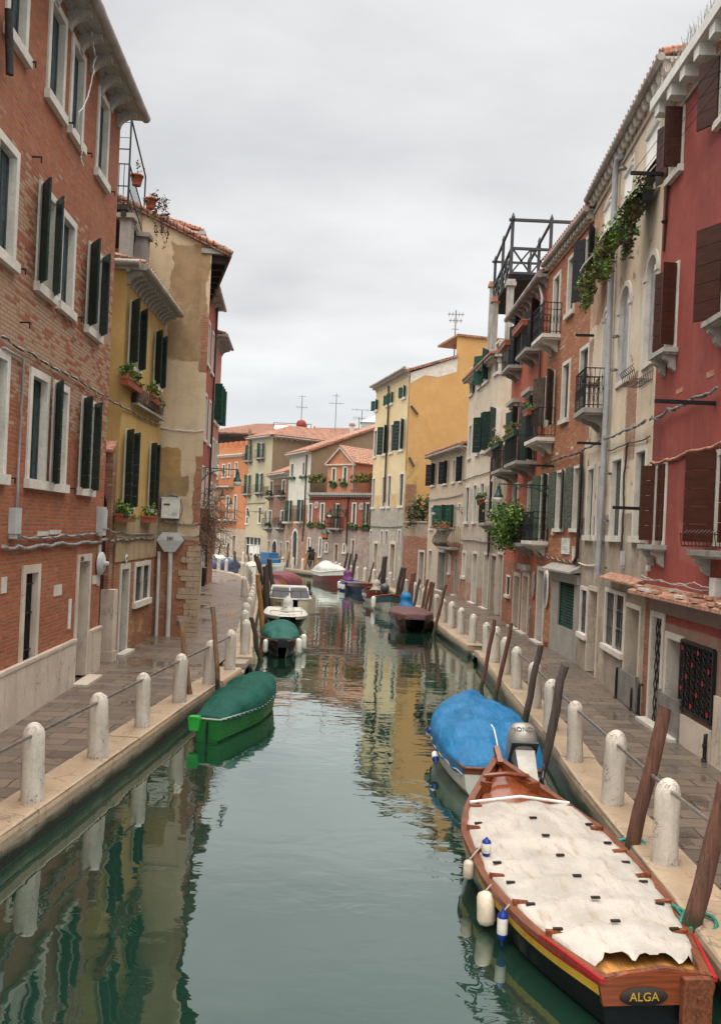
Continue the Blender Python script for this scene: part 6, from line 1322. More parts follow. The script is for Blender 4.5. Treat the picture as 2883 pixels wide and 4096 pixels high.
rows(Oh, 'd', [((588, 492), (616, 490), (620, 358)), ((685, 470), (716, 468), (722, 342))], 'o', 'sh_leaf', sill=False); rows(Oh, 'd', [((578, 762), (606, 758), (610, 600)), ((672, 750), (704, 748), (710, 588))], 'o', 'sh_leaf', sill=False)
for w in list(Oh.ops): balcony(Oh, w['x0'] - .4, w['x1'] + .4, w['z0'] + .0, .5, .8, 'grey_stone', nb=.14)
rows(Oh, 'd', [((570, 1005), (595, 1005), (600, 866)), ((668, 1000), (698, 1000), (703, 860))], 'c', 'pole_grey')
s0, s1 = Oh.sz('d', 562, 1280)[0], Oh.sz('d', 685, 1285)[0]; zs = zof(Oh, 'd', 690, 1115)
Oh.ops.append(dict(x0=s0, x1=s1, z0=.3, z1=zs, rev=.2)); sh_ = Oh.part('shop_window', MB().box(s0, .2, .3, s1, .25, zs), M['glass'])
fm = MB()
for q in range(5): fm.box(s0 + (s1 - s0) * q / 4 - .05, .1, .3, s0 + (s1 - s0) * q / 4 + .05, .195, zs)
fm.box(s0, .1, zs * .62, s1, .19, zs * .62 + .08).build('frame', M['white_paint'], sh_)
MB().box(s0 + .6, .15, .5, s1 - .4, .19, zs * .6).build('white_blind', M['white_cloth'], sh_)
wall(Oh, hO, M['O'], 8, right=False); cornice(Oh, hO, .35, 10, 0, Oh.w, .2, 'trim', 'gutter', 'trim', 'curve', .1, .08, .14)
Os = Fac((-9.37, 87.0), (-9.37 + 14 * Oh.n.x, 87.0 + 14 * Oh.n.y)).on(Oh)
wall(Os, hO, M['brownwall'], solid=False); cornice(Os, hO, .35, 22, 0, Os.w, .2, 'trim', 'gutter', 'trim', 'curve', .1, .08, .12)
rv = MB(); zr = hO + .12; ap = [(Oh.w * .5, 3.5, zr + 1.5), (Oh.w * .5, 14, zr + 1.5)]
rv.add([(-.4, -.4, zr), (Oh.w + .4, -.4, zr), (Oh.w + .4, 15, zr), (-.4, 15, zr), ap[0], ap[1]], [(0, 1, 4), (1, 2, 5, 4), (3, 0, 4, 5), (2, 3, 5)])
for q in range(60):
    y = -.3 + 15 * q / 60; f = min(1, max(0, (y + .4) / 3.9)); rv.tube([(Oh.w + .42, y, zr + .06), (Oh.w + .4 - (Oh.w * .5 + .4) * f, y, zr + 1.5 * f + .06)], .1, 5)
for q in range(16):
    x = -.35 + (Oh.w + .7) * q / 15; f = 1 - abs(x - Oh.w / 2) / (Oh.w / 2 + .4); rv.tube([(x, -.42, zr + .06), (x, -.4 + 3.9 * f, zr + 1.5 * f + .06)], .1, 5)
Oh.part('roof', rv, M['tile'])
M['P'] = wallmat('bright_orange_plaster', (.50, .20, .095), (.45, .175, .085), mott=.2, streak=.2, stain=(.44, .15, .06), regions=((None, None, None, 3.0, .15, (.46, .38, .30)),))
P = Fac((-16.5, 97.0), (-12.32, 92.0)).bldg('bright_orange_house', 'bright orange house with small battlements at the far left end')
hP = zof(P, 'd', 560, 440)
rows(P, 'd', [((380, 632), (405, 630), (412, 515)), ((425, 628), (448, 626), (455, 506)), ((482, 622), (505, 620), (513, 498)), ((330, 640), (350, 640), (354, 522))], 'i', 'sh_brown')
rows(P, 'd', [((408, 962), (435, 962), (442, 770)), ((468, 962), (495, 962), (502, 765))], 'i', 'sh_worn', sill=False)
rows(P, 'd', [((402, 1182), (422, 1182), (428, 1055)), ((360, 1180), (378, 1180), (384, 1060))], 'i', 'sh_black'); door(P, 'd', (455, 1260), (488, 1262), (494, 1090), 'brownstone', 'plinth', .12, dep=.3)
b0, b1_ = P.sz('d', 330, 690)[0], P.sz('d', 478, 690)[0]; balcony(P, b0, b1_, zof(P, 'd', 450, 695), .7, 1.2, 'plinth', nb=.16, bulge=.12, br=4)
b0, b1_ = P.sz('d', 392, 965)[0], P.sz('d', 500, 965)[0]; balcony(P, b0, b1_, zof(P, 'd', 450, 968), .7, 1.1, 'trim', nb=.16, br=3)
wall(P, hP, M['P'], 8); cornice(P, hP, .3, 18, 0, P.w, .2, 'trim', None, 'trim', 'block', .12, bw=.14)
bt = MB().box(0, -.05, hP + .13, P.w, .3, hP + .9)
for q in range(6): bt.box(P.w * q / 6 + .1, -.08, hP + .9, P.w * (q + .4) / 6 + .1, .3, hP + 1.5)
P.part('battlement', bt, M['P'])
# roofs behind
def back_house(p0, p1, dep, zeave, rise, label, mat, inset=2.0):
    f = Fac(p0, p1).bldg('back_house', label); wall(f, zeave, M[mat], dep); r = MB(); w_ = f.w
    r.add([(-.5, -.5, zeave + .05), (w_ + .5, -.5, zeave + .05), (w_ + .5, dep + .5, zeave + .05), (-.5, dep + .5, zeave + .05), (inset, dep * .5, zeave + rise), (w_ - inset, dep * .5, zeave + rise)], [(0, 1, 5, 4), (1, 2, 5), (2, 3, 4, 5), (3, 0, 4)])
    sl_ = dep * .5 + .5
    for q in range(int(w_ / .3)):
        x = -.4 + q * .3; f_ = min(1, (x + .5) / (inset + .5), (w_ + .5 - x) / (inset + .5))
        if f_ > .02: r.tube([(x, -.52, zeave + .1), (x, -.5 + sl_ * f_, zeave + rise * f_ + .05)], .12, 5)
    f.part('roof', r, M['tile']); return f
z_a = aty('d', 400, 275, 104).z; z_t = aty('d', 460, 178, 108).z
pq = aty('d', 330, 280, 105); pq2 = aty('d', 1010, 280, 102)
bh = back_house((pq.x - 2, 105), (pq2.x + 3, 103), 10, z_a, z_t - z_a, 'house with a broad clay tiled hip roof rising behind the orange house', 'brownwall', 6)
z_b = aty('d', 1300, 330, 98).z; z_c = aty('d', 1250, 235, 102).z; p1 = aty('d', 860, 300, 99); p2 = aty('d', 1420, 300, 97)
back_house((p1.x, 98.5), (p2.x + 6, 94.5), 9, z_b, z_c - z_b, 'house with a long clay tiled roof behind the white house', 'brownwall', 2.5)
# left side canal: low wall behind orange house & dark pergola
pg = thing('roof_pergola', 'dark roof pergola with bare vines behind the orange battlements', 'pergola', (pq.x, 99.5, aty('d', 400, 345, 99).z)); pg.scale = (1, 1, .42)
g = MB(); 
for q in range(9): g.bar((1 + q * .8, 0, 0), (1 + q * .8, 0, 2.5), .07); g.bar((.6 + q * .8, -.6, 2.5), (.6 + q * .8, 2, 2.7), .08)
g.bar((.6, 0, 2.55), (8, 0, 2.55), .12); g.build('frame', M['wood_dark'], pg)
MB().box(.6, .6, 0, 8, .7, 2.4).build('screen', M['wood_dark'], pg)
tw = MB(); rnd = random.Random(8)
for q in range(60):
    a = Vector((rnd.uniform(.5, 4), rnd.uniform(-.5, 1), rnd.uniform(2, 3))); tw.tube([a, a + Vector((rnd.gauss(0, .5), rnd.gauss(0, .3), rnd.gauss(.1, .35))), a + Vector((rnd.gauss(0, .9), rnd.gauss(0, .3), rnd.gauss(.2, .5)))], .02, 3)
tw.build('bare_vine', M['sh_wood'], pg)
# aerials, dish, chimney pots on the skyline
def aerial(t, x, yb, yt, Y, label, arms):
    b, e = aty(t, x, yb, Y), aty(t, x, yt, Y); h = e.z - b.z; o = thing('tv_aerial', label, 'aerial', (b.x, Y, b.z - 1.0))
    MB().tube([(0, 0, 0), (.045 * h * .0, 0, h + 1.0)], .045, 5).build('mast', M['rail_iron'], o); g = MB()
    for (f, L, yagi) in arms:
        z = 1 + h * f; g.bar((-L / 2, 0, z), (L / 2, 0, z), .04)
        for q in range(yagi): xx = -L / 2 + L * (q + .5) / max(1, yagi); g.bar((xx, -.35, z), (xx, .35, z), .03); g.bar((xx, 0, z - .2), (xx, 0, z + .2), .025)
    g.build('antenna', M['rail_iron'], o)
aerial('d', 1018, 210, -35, 100, 'tall thin aerial mast beside the red satellite dish', ((.62, 1.4, 4), (.98, .9, 0)))
aerial('d', 1293, 238, -55, 98, 'tall thin aerial mast on the long tiled roof', ((.72, 1.8, 2), (.93, .9, 0)))
aerial('d', 1505, 225, 80, 95, 'tee shaped aerial right of the pale chimney', ((1, 2.4, 2),)); aerial('d', 1485, 225, 138, 94, 'short aerial with a red tipped yagi left of the tee aerial', ((.9, 1.4, 6),))
aerial('f', -53, 1110, 845, 62, 'tall aerial with a comb shaped top on the ochre gable house', ((.9, 1.2, 5), (.75, 1.0, 4), (.55, .5, 0)))
o = aty('d', 1020, 200, 99); dsh = thing('satellite_dish', 'round red satellite dish on the tiled roof skyline', 'satellite dish', o)
MB().lathe([(.0, .18), (.35, .12), (.58, 0), (.6, -.02), (.36, .09), (.0, .15)], 18).build('dish', M['red_lattice'] if 0 else simple('dull_red_dish', (.22, .04, .03), .5), dsh).rotation_euler = (R(95), 0, 0); MB().bar((0, .1, 0), (0, .1, -1.6), .06).bar((0, 0, -.3), (0, -.6, -.1), .04).build('stand', M['rail_iron'], dsh)
def chim(t, xl, xr, yt, yb, Y, label, mat='trim'):
    a, b = aty(t, xl, yb, Y), aty(t, xr, yb, Y); zt = aty(t, xl, yt, Y).z; w_ = b.x - a.x; o = thing('chimney', label, 'chimney', (a.x, Y, a.z - 1))
    MB().box(w_ * .15, 0, 0, w_ * .85, w_ * .7, zt - a.z + .75).build('stack', M[mat], o); MB().box(0, -w_ * .1, zt - a.z + .75, w_, w_ * .8, zt - a.z + .85).box(w_ * .1, 0, zt - a.z + .85, w_ * .9, w_ * .7, zt - a.z + 1).build('cap', M['brick_loose'], o)
chim('d', 1403, 1455, 187, 262, 93, 'pale square chimney with flat red cap on the brown gable roof'); chim('d', 1055, 1070, 198, 228, 99.5, 'tiny dark chimney pot right of the satellite dish', 'cornice'); chim('d', 1118, 1134, 212, 236, 99, 'tiny red chimney pot on the long tiled roof', 'brick_loose'); chim('d', 588, 618, 235, 285, 90.5, 'brown chimney stub between the two big tiled roofs', 'brownwall')
sk = thing('glass_skylight', 'small grey glazed roof lantern beside the yellow house cornice', 'skylight', aty('d', 1500, 245, 90)); MB().box(0, 0, -.5, 3.4, 2, .9).build('base', M['box_grey'], sk); MB().add([(-.1, -.1, .9), (3.5, -.1, .9), (3.5, 2.1, .9), (-.1, 2.1, .9), (1.7, 1, 1.9)], [(0, 1, 4), (1, 2, 4), (2, 3, 4), (3, 0, 4)]).build('glazing', M['pipe_grey'], sk)
bx = thing('striped_awning', 'blue and white striped awning on the skyline roof terrace', 'awning', aty('d', 795, 245, 100)); MB().hexa([(0, 0, -.3), (4.0, 0, -.3), (4.0, 1.5, .2), (0, 1.5, .2), (0, 0, .2), (4.0, 0, .2), (4.0, 1.5, .8), (0, 1.5, .8)]).build('cloth', M['white_cloth'], bx)
g = MB(); 
for q in range(8): g.box(q * .5, -.012, -.3, q * .5 + .22, -.002, .2)
g.build('stripes', simple('blue_stripe', (.04, .12, .35), .6), bx); MB().bar((0, 0, .9), (4.4, 0, .9), .06).bar((0, 0, -.6), (0, 0, .9), .06).bar((4.4, 0, -.6), (4.4, 0, .9), .06).build('rail', M['iron'], bx)
# ------------------------------------------------------------------ boats
def interp(tab, t):
    for (a, va), (b, vb) in zip(tab[:-1], tab[1:]):
        if t <= b: f = (t - a) / max(1e-6, b - a); return va + (vb - va) * f
    return tab[-1][1]
def smooth_tab(tab, n=28):
    v = [interp(tab, i / n) for i in range(n + 1)]
    for _ in range(2): v = [v[0]] + [(v[i - 1] + 2 * v[i] + v[i + 1]) / 4 for i in range(1, n)] + [v[n]]
    return v
paint = lambda name, c, r=.3, var=.15: simple(name, c, r, var, 3, bumps=.04)
M['varnish'] = simple('varnished_mahogany', (.165, .042, .016), .16, .45, 7, stretch=(.35, 5, 5), bumps=.05, coat=.6)
M['gunwale'] = simple('worn_varnish_rail', (.13, .045, .022), .4, .6, 9, stretch=(.4, 4, 4), bumps=.2)
M['ply'] = simple('yellow_varnished_ply', (.46, .22, .065), .25, .3, 5, stretch=(.4, 3, 3), bumps=.05, coat=.4)
M['boat_black'] = paint('black_boat_paint', (.006, .007, .008), .18); M['boat_yellow'] = paint('yellow_boat_paint', (.40, .25, .025)); M['boat_red'] = paint('red_boat_paint', (.28, .016, .018))
M['boat_green'] = paint('green_boat_paint', (.014, .125, .028), .3); M['bright_green'] = paint('bright_green_paint', (.03, .36, .05), .3); M['boat_white'] = paint('white_boat_paint', (.55, .55, .50), .3); M['boat_cream'] = paint('cream_boat_paint', (.62, .55, .40), .35)
M['boat_grey'] = paint('grey_white_hull', (.42, .43, .38), .4, .3); M['boat_maroon'] = paint('maroon_boat_paint', (.16, .03, .028), .3); M['boat_blue'] = paint('blue_boat_paint', (.03, .11, .25), .3); M['boat_navy'] = paint('navy_boat_paint', (.012, .02, .06), .3); M['boat_teal'] = paint('teal_stripe', (.02, .10, .13)); M['boat_brown'] = paint('brown_boat_paint', (.05, .028, .024), .3); M['ochre_paint'] = paint('ochre_boat_paint', (.40, .17, .03))
def tarpmat(name, c, dirt=None, rough=.6, dirtk=.5, sheen=0):
    m, t, b = new_mat(name); o = t.coord(); n = t.noise(o, 2.2, 6, .6); f = t.noise(o, 30, 4); w = t.noise(t.mapv(o, (1.2, 4, 3)), 3, 6, .6)
    k = t.mix(t.step(n, .38, .64), c, sc(c, .78)); k = t.mix(t.math('MULTIPLY', t.step(w, .52, .72), dirtk), k, dirt or sc(c, .55)); k = t.mix(t.rng(f, .3, .7, 0, .12), k, sc(c, .6)); b.inputs['Specular IOR Level'].default_value = .18
    t.put(b.inputs['Base Color'], k); b.inputs['Roughness'].default_value = rough
    t.put(b.inputs['Normal'], t.bump(t.noise(t.mapv(o, (1.5, 3.2, 2)), 2.4, 5, .5, dist=.6), .55, .06)); return m
M['t_cream'] = tarpmat('cream_canvas', (.42, .385, .34), (.27, .20, .135), .8, .65); M['t_green'] = tarpmat('dark_green_canvas', (.005, .066, .047), None, .7, .3); M['t_teal'] = tarpmat('teal_canvas', (.02, .10, .08), (.06, .14, .12), .7); M['t_blue'] = tarpmat('blue_tarpaulin', (.012, .13, .29), (.05, .20, .38), .5, .5); M['t_burg'] = tarpmat('burgundy_canvas', (.17, .05, .058), (.24, .10, .105)); M['t_brown'] = tarpmat('brown_canvas', (.105, .048, .046), (.15, .08, .075)); M['t_white'] = tarpmat('white_canvas', (.46, .45, .42), (.36, .35, .31)); M['t_purple'] = tarpmat('purple_cloth', (.12, .03, .11)); M['t_navy'] = tarpmat('blue_grey_canvas', (.045, .065, .12)); M['t_grey'] = tarpmat('grey_canvas', (.32, .29, .25))
M['silver'] = simple('silver_motor_paint', (.30, .285, .255), .38, .2, 6, .35, .04, coat=.2); M['motor_dark'] = simple('dark_motor_paint', (.05, .055, .06), .3, .2, 4)
M['fender_white'] = simple('white_fender', (.60, .58, .52), .35, .2, 8); M['fender_blue'] = simple('blue_fender_end', (.01, .03, .22), .3, .1, 8); M['fender_cream'] = simple('cream_fender', (.55, .47, .36), .45, .25, 8)
M['rope_teal'] = simple('turquoise_rope', (.01, .26, .23), .6, .2, 30); M['rope_green'] = simple('green_rope', (.02, .17, .12), .6, .3, 30); M['rope'] = simple('grey_rope', (.36, .32, .26), .8, .3, 30)
BT = [(0, .62), (.2, .86), (.45, 1), (.65, .93), (.8, .70), (.92, .34), (1, .03)]
class Boat:
    """Local x runs from stern to bow, y to port, z up from the water."""
    def __init__(s, name, label, stern, bow, beam, tab=BT, sheer=((0, .42), (.4, .38), (.75, .48), (1, .7)), rows=((0, 0), (1, 0)), mats=(), flare=.86, n=28, deck=None, deckz=-.10, gun='gunwale', gr=.025):
        d = Vector(bow) - Vector(stern); s.L = d.length; s.r = thing(name, label, 'boat', (stern[0], stern[1], WATER), math.atan2(d.y, d.x)); s.n = n
        s.hb = [v * beam / 2 for v in smooth_tab(tab, n)]; s.z = smooth_tab(list(sheer), n); s.beam = beam; mb = MB()
        prof = []                              # rows of (fraction of the way from gunwale to the bottom, material)
        for i in range(n + 1):
            x = s.L * i / n; hb, z = s.hb[i], s.z[i]; P = []
            rake = .22 * max(0, (i / n - .8) / .2)
            for f, _ in rows:
                zz = z + (-.18 - z) * f; k = 1 - (1 - flare) * f ** 1.6 - .25 * max(0, f - .7) / .3; P.append((x - rake * f * f, hb * k, zz))
            prof.append(P)
        k = len(rows)
        for sg in (1, -1):
            for j in range(k - 1):
                G = [[(prof[i][j][0], sg * prof[i][j][1], prof[i][j][2]), (prof[i][j + 1][0], sg * prof[i][j + 1][1], prof[i][j + 1][2])] for i in range(n + 1)]
                mb.grid(G, rows[j][1], True, sg < 0)
            mb.grid([[(prof[i][-1][0], sg * prof[i][-1][1], prof[i][-1][2]), (prof[i][-1][0], 0, -.22)] for i in range(n + 1)], rows[-1][1], True, sg < 0)
        s.prof = prof
        for j in range(k - 1):
            a, b = prof[0][j], prof[0][j + 1]; mb.add([(a[0], a[1], a[2]), (a[0], -a[1], a[2]), (b[0], -b[1], b[2]), (b[0], b[1], b[2])], [(0, 1, 2, 3)], rows[j][1])
        s.hull = mb.build('hull', [M[q] for q in mats], s.r)
        if deck:
            D = [[(s.L * i / n, s.hb[i] * .97 * q, s.z[i] + deckz) for q in (-1, 0, 1)] for i in range(n + 1)]; MB().grid(D, 0, False).build('deck', M[deck], s.r)
        if gun:
            g = MB()
            for sg in (1, -1): g.tube([(s.L * i / n, sg * s.hb[i], s.z[i] + .005) for i in range(n + 1)], gr, 6)
            g.tube([(0, -s.hb[0], s.z[0] + .005), (0, s.hb[0], s.z[0] + .005)], gr, 6); g.build('gunwale', M[gun], s.r)
    def at(s, t):
        i = min(s.n - 1, max(0, int(t * s.n))); f = t * s.n - i
        return s.hb[i] + (s.hb[i + 1] - s.hb[i]) * f, s.z[i] + (s.z[i + 1] - s.z[i]) * f
    def cover(s, mat, H, t0=0, t1=1, hoops=5, drop=.1, wr=.02, over=1.05, sag=.22, nt=44, na=18, seed=1, pw=.75, endh=.25, lift=.012):
        P = []
        for i in range(nt + 1):
            f = i / nt; t = t0 + (t1 - t0) * f; hb, z = s.at(t); hb = max(hb, .06) * over
            e = min(1, min(f, 1 - f) / .16); e = endh + (1 - endh) * (1 - (1 - e) ** 2); hump = interp(H, f) if isinstance(H, (list, tuple)) else H
            ph = (f * hoops) % 1; h = hump * e * (1 - sag * abs(math.sin(math.pi * ph)) ** .6 * (0 if hoops == 0 else 1)); row = []
            for j in range(na + 1):
                a = math.pi * j / na; y = hb * math.cos(a); zz = z + lift + h * math.sin(a) ** pw
                nz = mnoise.noise(Vector((t * s.L * 2.2 + seed * 7, y * 3.0, seed))) + .5 * mnoise.noise(Vector((t * s.L * 6 + seed * 3, y * 5, seed + 4)))
                row.append(Vector((t * s.L, y, zz + wr * nz * math.sin(a) + wr * .3 * nz)))
            for sg, r0 in ((1, row[0]), (-1, row[-1])):
                w = .012 * math.sin(f * 60 + seed); q = Vector((r0.x, r0.y + sg * (.012 + w), r0.z - drop * (1 + .35 * math.sin(f * 37 + seed * 2))))
                if sg == 1: row.insert(0, q)
                else: row.append(q)
            P.append(row)
        a, b = P[0], P[-1]
        P.insert(0, [Vector((p.x - .02, p.y, min(p.z, s.at(t0)[1]) - drop * .9)) for p in a]); P.append([Vector((p.x + .02, p.y, min(p.z, s.at(t1)[1]) - drop * .9)) for p in b])
        return MB().grid(P, 0, True, True).build('cover', M[mat], s.r)
    def part(s, name, mb, mat, loc=None): return mb.build(name, M[mat], s.r, loc)
    def world(s, x, y, z): return s.r.matrix_basis @ Vector((x, y, z)) if False else Matrix.Translation(s.r.location) @ Matrix.Rotation(s.r.rotation_euler[2], 4, 'Z') @ Vector((x, y, z))
def cowl(mb, L, W, Hh, mi=0):
    prof = []; n = 14
    for i in range(9):
        f = i / 8; k = (1 - abs(2 * f - 1) ** 3.2) ** .45; z = Hh * f; taper = .72 + .28 * min(1, f * 2.2)
        prof.append([(L * taper * (.5 * k * (abs(math.cos(a)) ** .6) * (1 if math.cos(a) > 0 else -1)) - .10 * L * f, W * taper * .5 * k * (abs(math.sin(a)) ** .6) * (1 if math.sin(a) > 0 else -1), z) for a in [2 * math.pi * j / n for j in range(n + 1)]])
    mb.grid(prof, mi, True); return mb
M['motor_leg'] = simple('worn_motor_metal', (.17, .17, .16), .4, .3, 8, .5)
def outboard(b, x, y, mat='motor_dark', tilt=0, bag=None, size=1.0, z=.45):
    o = link('outboard_motor', None, b.r, (x, y, z)); o.rotation_euler[1] = R(tilt); o.scale = (size,) * 3
    if bag:
        P = []; rnd = random.Random(int(x * 100))
        for i in range(9):
            f = i / 8; k = (1 - max(0, f - .35) ** 2 * 2.0) * (.8 + .2 * math.sin(f * 9)); k = max(k, .04 if f < 1 else 0.02); P.append([(.36 * k * math.cos(a) * rnd.uniform(.8, 1.12) - .05 - .14 * f * f, .27 * k * math.sin(a) * rnd.uniform(.8, 1.12), -.16 + .60 * f + .07 * math.cos(a) * (1 - f)) for a in [2 * math.pi * j / 12 for j in range(13)]])
        for r_ in P: r_[-1] = r_[0]
        MB().grid(P, 0, True).build('motor_bag', M[bag], o)
    else:
        c = cowl(MB(), .52, .34, .42); c.build('cowling', M[mat], o, (0, 0, .1)); MB().box(-.24, -.155, .17, .2, .155, .19).build('cowling_band', M['motor_dark'], o)
    MB().hexa([(-.13, -.09, -.75), (.1, -.07, -.75), (.1, .07, -.75), (-.13, .09, -.75), (-.17, -.11, .13), (.14, -.1, .13), (.14, .1, .13), (-.17, .11, .13)]).box(.1, -.1, -.25, .24, .1, .05).build('motor_leg', M['silver' if mat == 'silver' else 'motor_leg'], o)
    MB().box(-.2, -.015, -.72, .12, .015, -.66).build('motor_fin', M[mat], o)
    return o
def fender(b, x, sg, label, mat='fender_white', ends=None, r=.09, h=.42, dz=-.1, out=.10, hang=True, lie=False):
    t = x / b.L; hb, z = b.at(t); p = b.world(x, sg * (hb + out), z + dz - h); o = thing('fender', label, 'fender', p, b.r.rotation_euler[2])
    pr = [(r * .25, 0), (r * .8, h * .06), (r, h * .18), (r, h * .82), (r * .8, h * .94), (r * .3, h)]
    MB().lathe(pr, 12).build('fender_body', M[mat], o)
    if ends:
        MB().lathe([(r * .2, -.07), (r * .3, -.02), (r * .83, h * .06), (r * 1.02, h * .19), (r * 1.02, h * .2)], 12).build('fender_end', M[ends], o); MB().lathe([(r * 1.02, h * .8), (r * 1.02, h * .81), (r * .83, h * .94), (r * .35, h * 1.02), (r * .25, h * 1.12)], 12).build('fender_end', M[ends], o)
    MB().tube([(0, 0, h), (0, -sg * out * .5, h - dz * .5 + .02), (0, -sg * out, h - dz + .04)], .01, 5).build('fender_rope', M['rope'], o)
    if lie: o.rotation_euler[1] = R(lie)
    return o
M['screen'] = simple('dark_windscreen', (.035, .037, .042), .35, .3, 3, bumps=0)
# 1 -- the white covered wooden boat in the foreground
b = Boat('wooden_boat', 'large varnished wooden boat with cream canvas cover and black hull in the right foreground', (2.5, 6.72), (1.97, 11.45), 1.8,
         [(0, .50), (.1, .68), (.23, .88), (.39, 1), (.64, .965), (.77, .76), (.9, .36), (1, .03)], ((0, .40), (.15, .36), (.45, .40), (.75, .52), (1, .86)),
         ((0, 0), (.13, 1), (.26, 2), (.62, 2), (.85, 3), (1, 3)), ('boat_red', 'boat_yellow', 'boat_black', 'boat_maroon'), .80, 40, None, gun=None)
g = MB(); n = b.n
for sg in (1, -1):
    for w0, w1, dz0, dz1 in ((.015, -.075, .035, 0),):
        A_ = [[(b.L * i / n, sg * (b.hb[i] + w0), b.z[i] + dz1 - .035), (b.L * i / n, sg * (b.hb[i] + w0), b.z[i] + dz0 * .4), (b.L * i / n, sg * max(.0, b.hb[i] + w1), b.z[i] + dz0 * .4), (b.L * i / n, sg * max(.0, b.hb[i] + w1), b.z[i] - .035)] for i in range(n + 1)]
        g.grid(A_, 0, False, sg > 0)
b.part('gunwale', g, 'gunwale')
g = MB()
for sg in (1, -1): g.grid([[(b.L * i / n, sg * max(.0, b.hb[i] - .075), b.z[i] - .02), (b.L * i / n, sg * max(0, b.hb[i] - .13), b.z[i] - .30)] for i in range(n + 1)], 0, True, sg > 0)
b.part('inner_planking', g, 'varnish')
b.part('foredeck', MB().grid([[(b.L * i / n, max(0, b.hb[i] - .11) * q, b.z[i] - .045 - .04 * q * q) for q in (-1, -.5, 0, .5, 1)] for i in range(int(n * .755), n + 1)], 0, True), 'varnish')
b.part('breast_rim', MB().tube([(b.L * .90, sgn * .30, b.at(.9)[1] + .02 + .03 * (1 - abs(sgn))) for sgn in (-1, -.5, 0, .5, 1)], .03, 6).bar((b.L * .96, 0, b.at(.96)[1] + .02), (b.L * 1.01, 0, b.at(1)[1] + .12), .07), 'varnish')
b.part('aft_deck', MB().grid([[(b.L * i / n, (b.hb[i] - .06) * q, b.z[i] - .06) for q in (-1, 0, 1)] for i in range(0, int(n * .16) + 1)], 0, False), 'ply')
b.part('floor', MB().grid([[(b.L * i / n, (b.hb[i] - .06) * .9 * q, .02) for q in (-1, 0, 1)] for i in range(n + 1)], 0, False), 'gunwale')
kn = MB()
for t_ in (.16, .28, .40, .52, .64, .76, .86):
    hb, z = b.at(t_)
    for sg in (1, -1): k = MB().hexa([(b.L * t_ - .025, sg * (hb - .06), z - .2), (b.L * t_ + .025, sg * (hb - .06), z - .2), (b.L * t_ + .025, sg * (hb - .12), z - .3), (b.L * t_ - .025, sg * (hb - .12), z - .3), (b.L * t_ - .025, sg * (hb - .05), z + .06), (b.L * t_ + .025, sg * (hb - .05), z + .06), (b.L * t_ + .025, sg * (hb - .2), z + .045), (b.L * t_ - .025, sg * (hb - .2), z + .045)]); b.part('rib', k, 'varnish')
# canvas
tA, tB = .065, .77; nt, na = 60, 26; P = []
for i in range(nt + 1):
    f = i / nt; t_ = tA + (tB - tA) * f; hb, z = b.at(t_); row = []
    bat = 6; ph = (f * 7.2) % 1
    for j in range(na + 1):
        q = -1 + 2 * j / na; edge = .075 + .03 * mnoise.noise(Vector((f * 14, q * .5, 2))); y = q * (hb - edge)
        zz = z + .03 + .095 * (1 - q * q) - .050 * abs(math.sin(math.pi * ph)) ** .6 * (1 - q ** 4) * (f < .84) + .014 * mnoise.noise(Vector((t_ * 9, y * 2, 1))) - .020 * abs(mnoise.noise(Vector((t_ * 9 + y * 1.6, y * 2.2 - t_ * 5, 5)))) - .010 * abs(mnoise.noise(Vector((t_ * 24 - y, y * 5, 9))))
        if f > .84: zz -= .05 * (f - .84) / .16 * (1 - q * q); zz += .02 * math.sin(q * 9 + f * 4) * (f - .84) / .16
        if f < .06: zz -= .10 * (1 - f / .06) * (.6 + .8 * mnoise.noise(Vector((q * 5, 1, 4)))); 
        xx = t_ * b.L - (.16 * (1 - f / .06) * (mnoise.noise(Vector((q * 3.1, 7, 2))) + .4 * mnoise.noise(Vector((q * 8, 3, 2)))) if f < .06 else 0)
        row.append(Vector((xx, y, zz)))
    for sg in (0, -1):
        r0 = row[sg]; q_ = Vector((r0.x, r0.y * 1.0 + (.01 if r0.y > 0 else -.01), r0.z - .06 - .03 * math.sin(f * 50)))
        row.insert(0, q_) if sg == 0 else row.append(q_)
    P.append(row)
cv = MB().grid(P, 0, True, False).build('canvas_cover', M['t_cream'], b.r)
cv.data.flip_normals() if cv.data.polygons[len(cv.data.polygons) // 2].normal.z < 0 else None
hb, z = b.at(tB); MB().tube([(b.L * tB, -hb * .93, z + .05), (b.L * tB, 0, z + .125), (b.L * tB, hb * .93, z + .05)], .019, 8).build('cover_pole', M['white_paint'], cv)
for k in range(6):
    f = (k + 1) / 7.2 - .0; t_ = tA + (tB - tA) * f; hb, z = b.at(t_)
    for q in (-.86, .02, .86): MB().box(-.016, -.042, 0, .016, .042, .018).build('batten', M['wood_dark'], cv, (b.L * t_ + .015 * math.sin(k * 5 + q * 3), q * (hb - .08), z + .024 + .095 * (1 - q * q)), .12 * math.sin(k * 3 + q * 7))
hb, z = b.at(0)
tr = b.part('transom', MB().prism([(-.445, .20), (.445, .20), (.475, .34), (.47, .40), (.25, .455), (0, .475), (-.25, .455), (-.47, .40), (-.475, .34)], -.03, .02), 'varnish', (-.005, 0, 0)); tr.rotation_euler[2] = R(-90)
np_ = b.part('name_board', MB().lathe([(.0, 0), (.215, 0), (.225, .008), (.215, .016), (.0, .016)], 28), 'wood_dark', (-.036, .12, .275)); np_.rotation_euler = (R(90), 0, R(-90)); np_.scale = (.88, .34, 1)
tx = link('lettering', text_mesh('ALGA', .095, .002), b.r, (-.054, .12, .275)); tx.data.materials.append(M['boat_yellow']); tx.rotation_euler = (R(90), 0, R(-90))
b.part('motor_board', MB().box(-.10, -.42, .04, -.04, -.18, .43).box(-.115, -.31, .14, -.101, -.29, .16).box(-.115, -.31, .28, -.101, -.29, .30), 'gunwale')
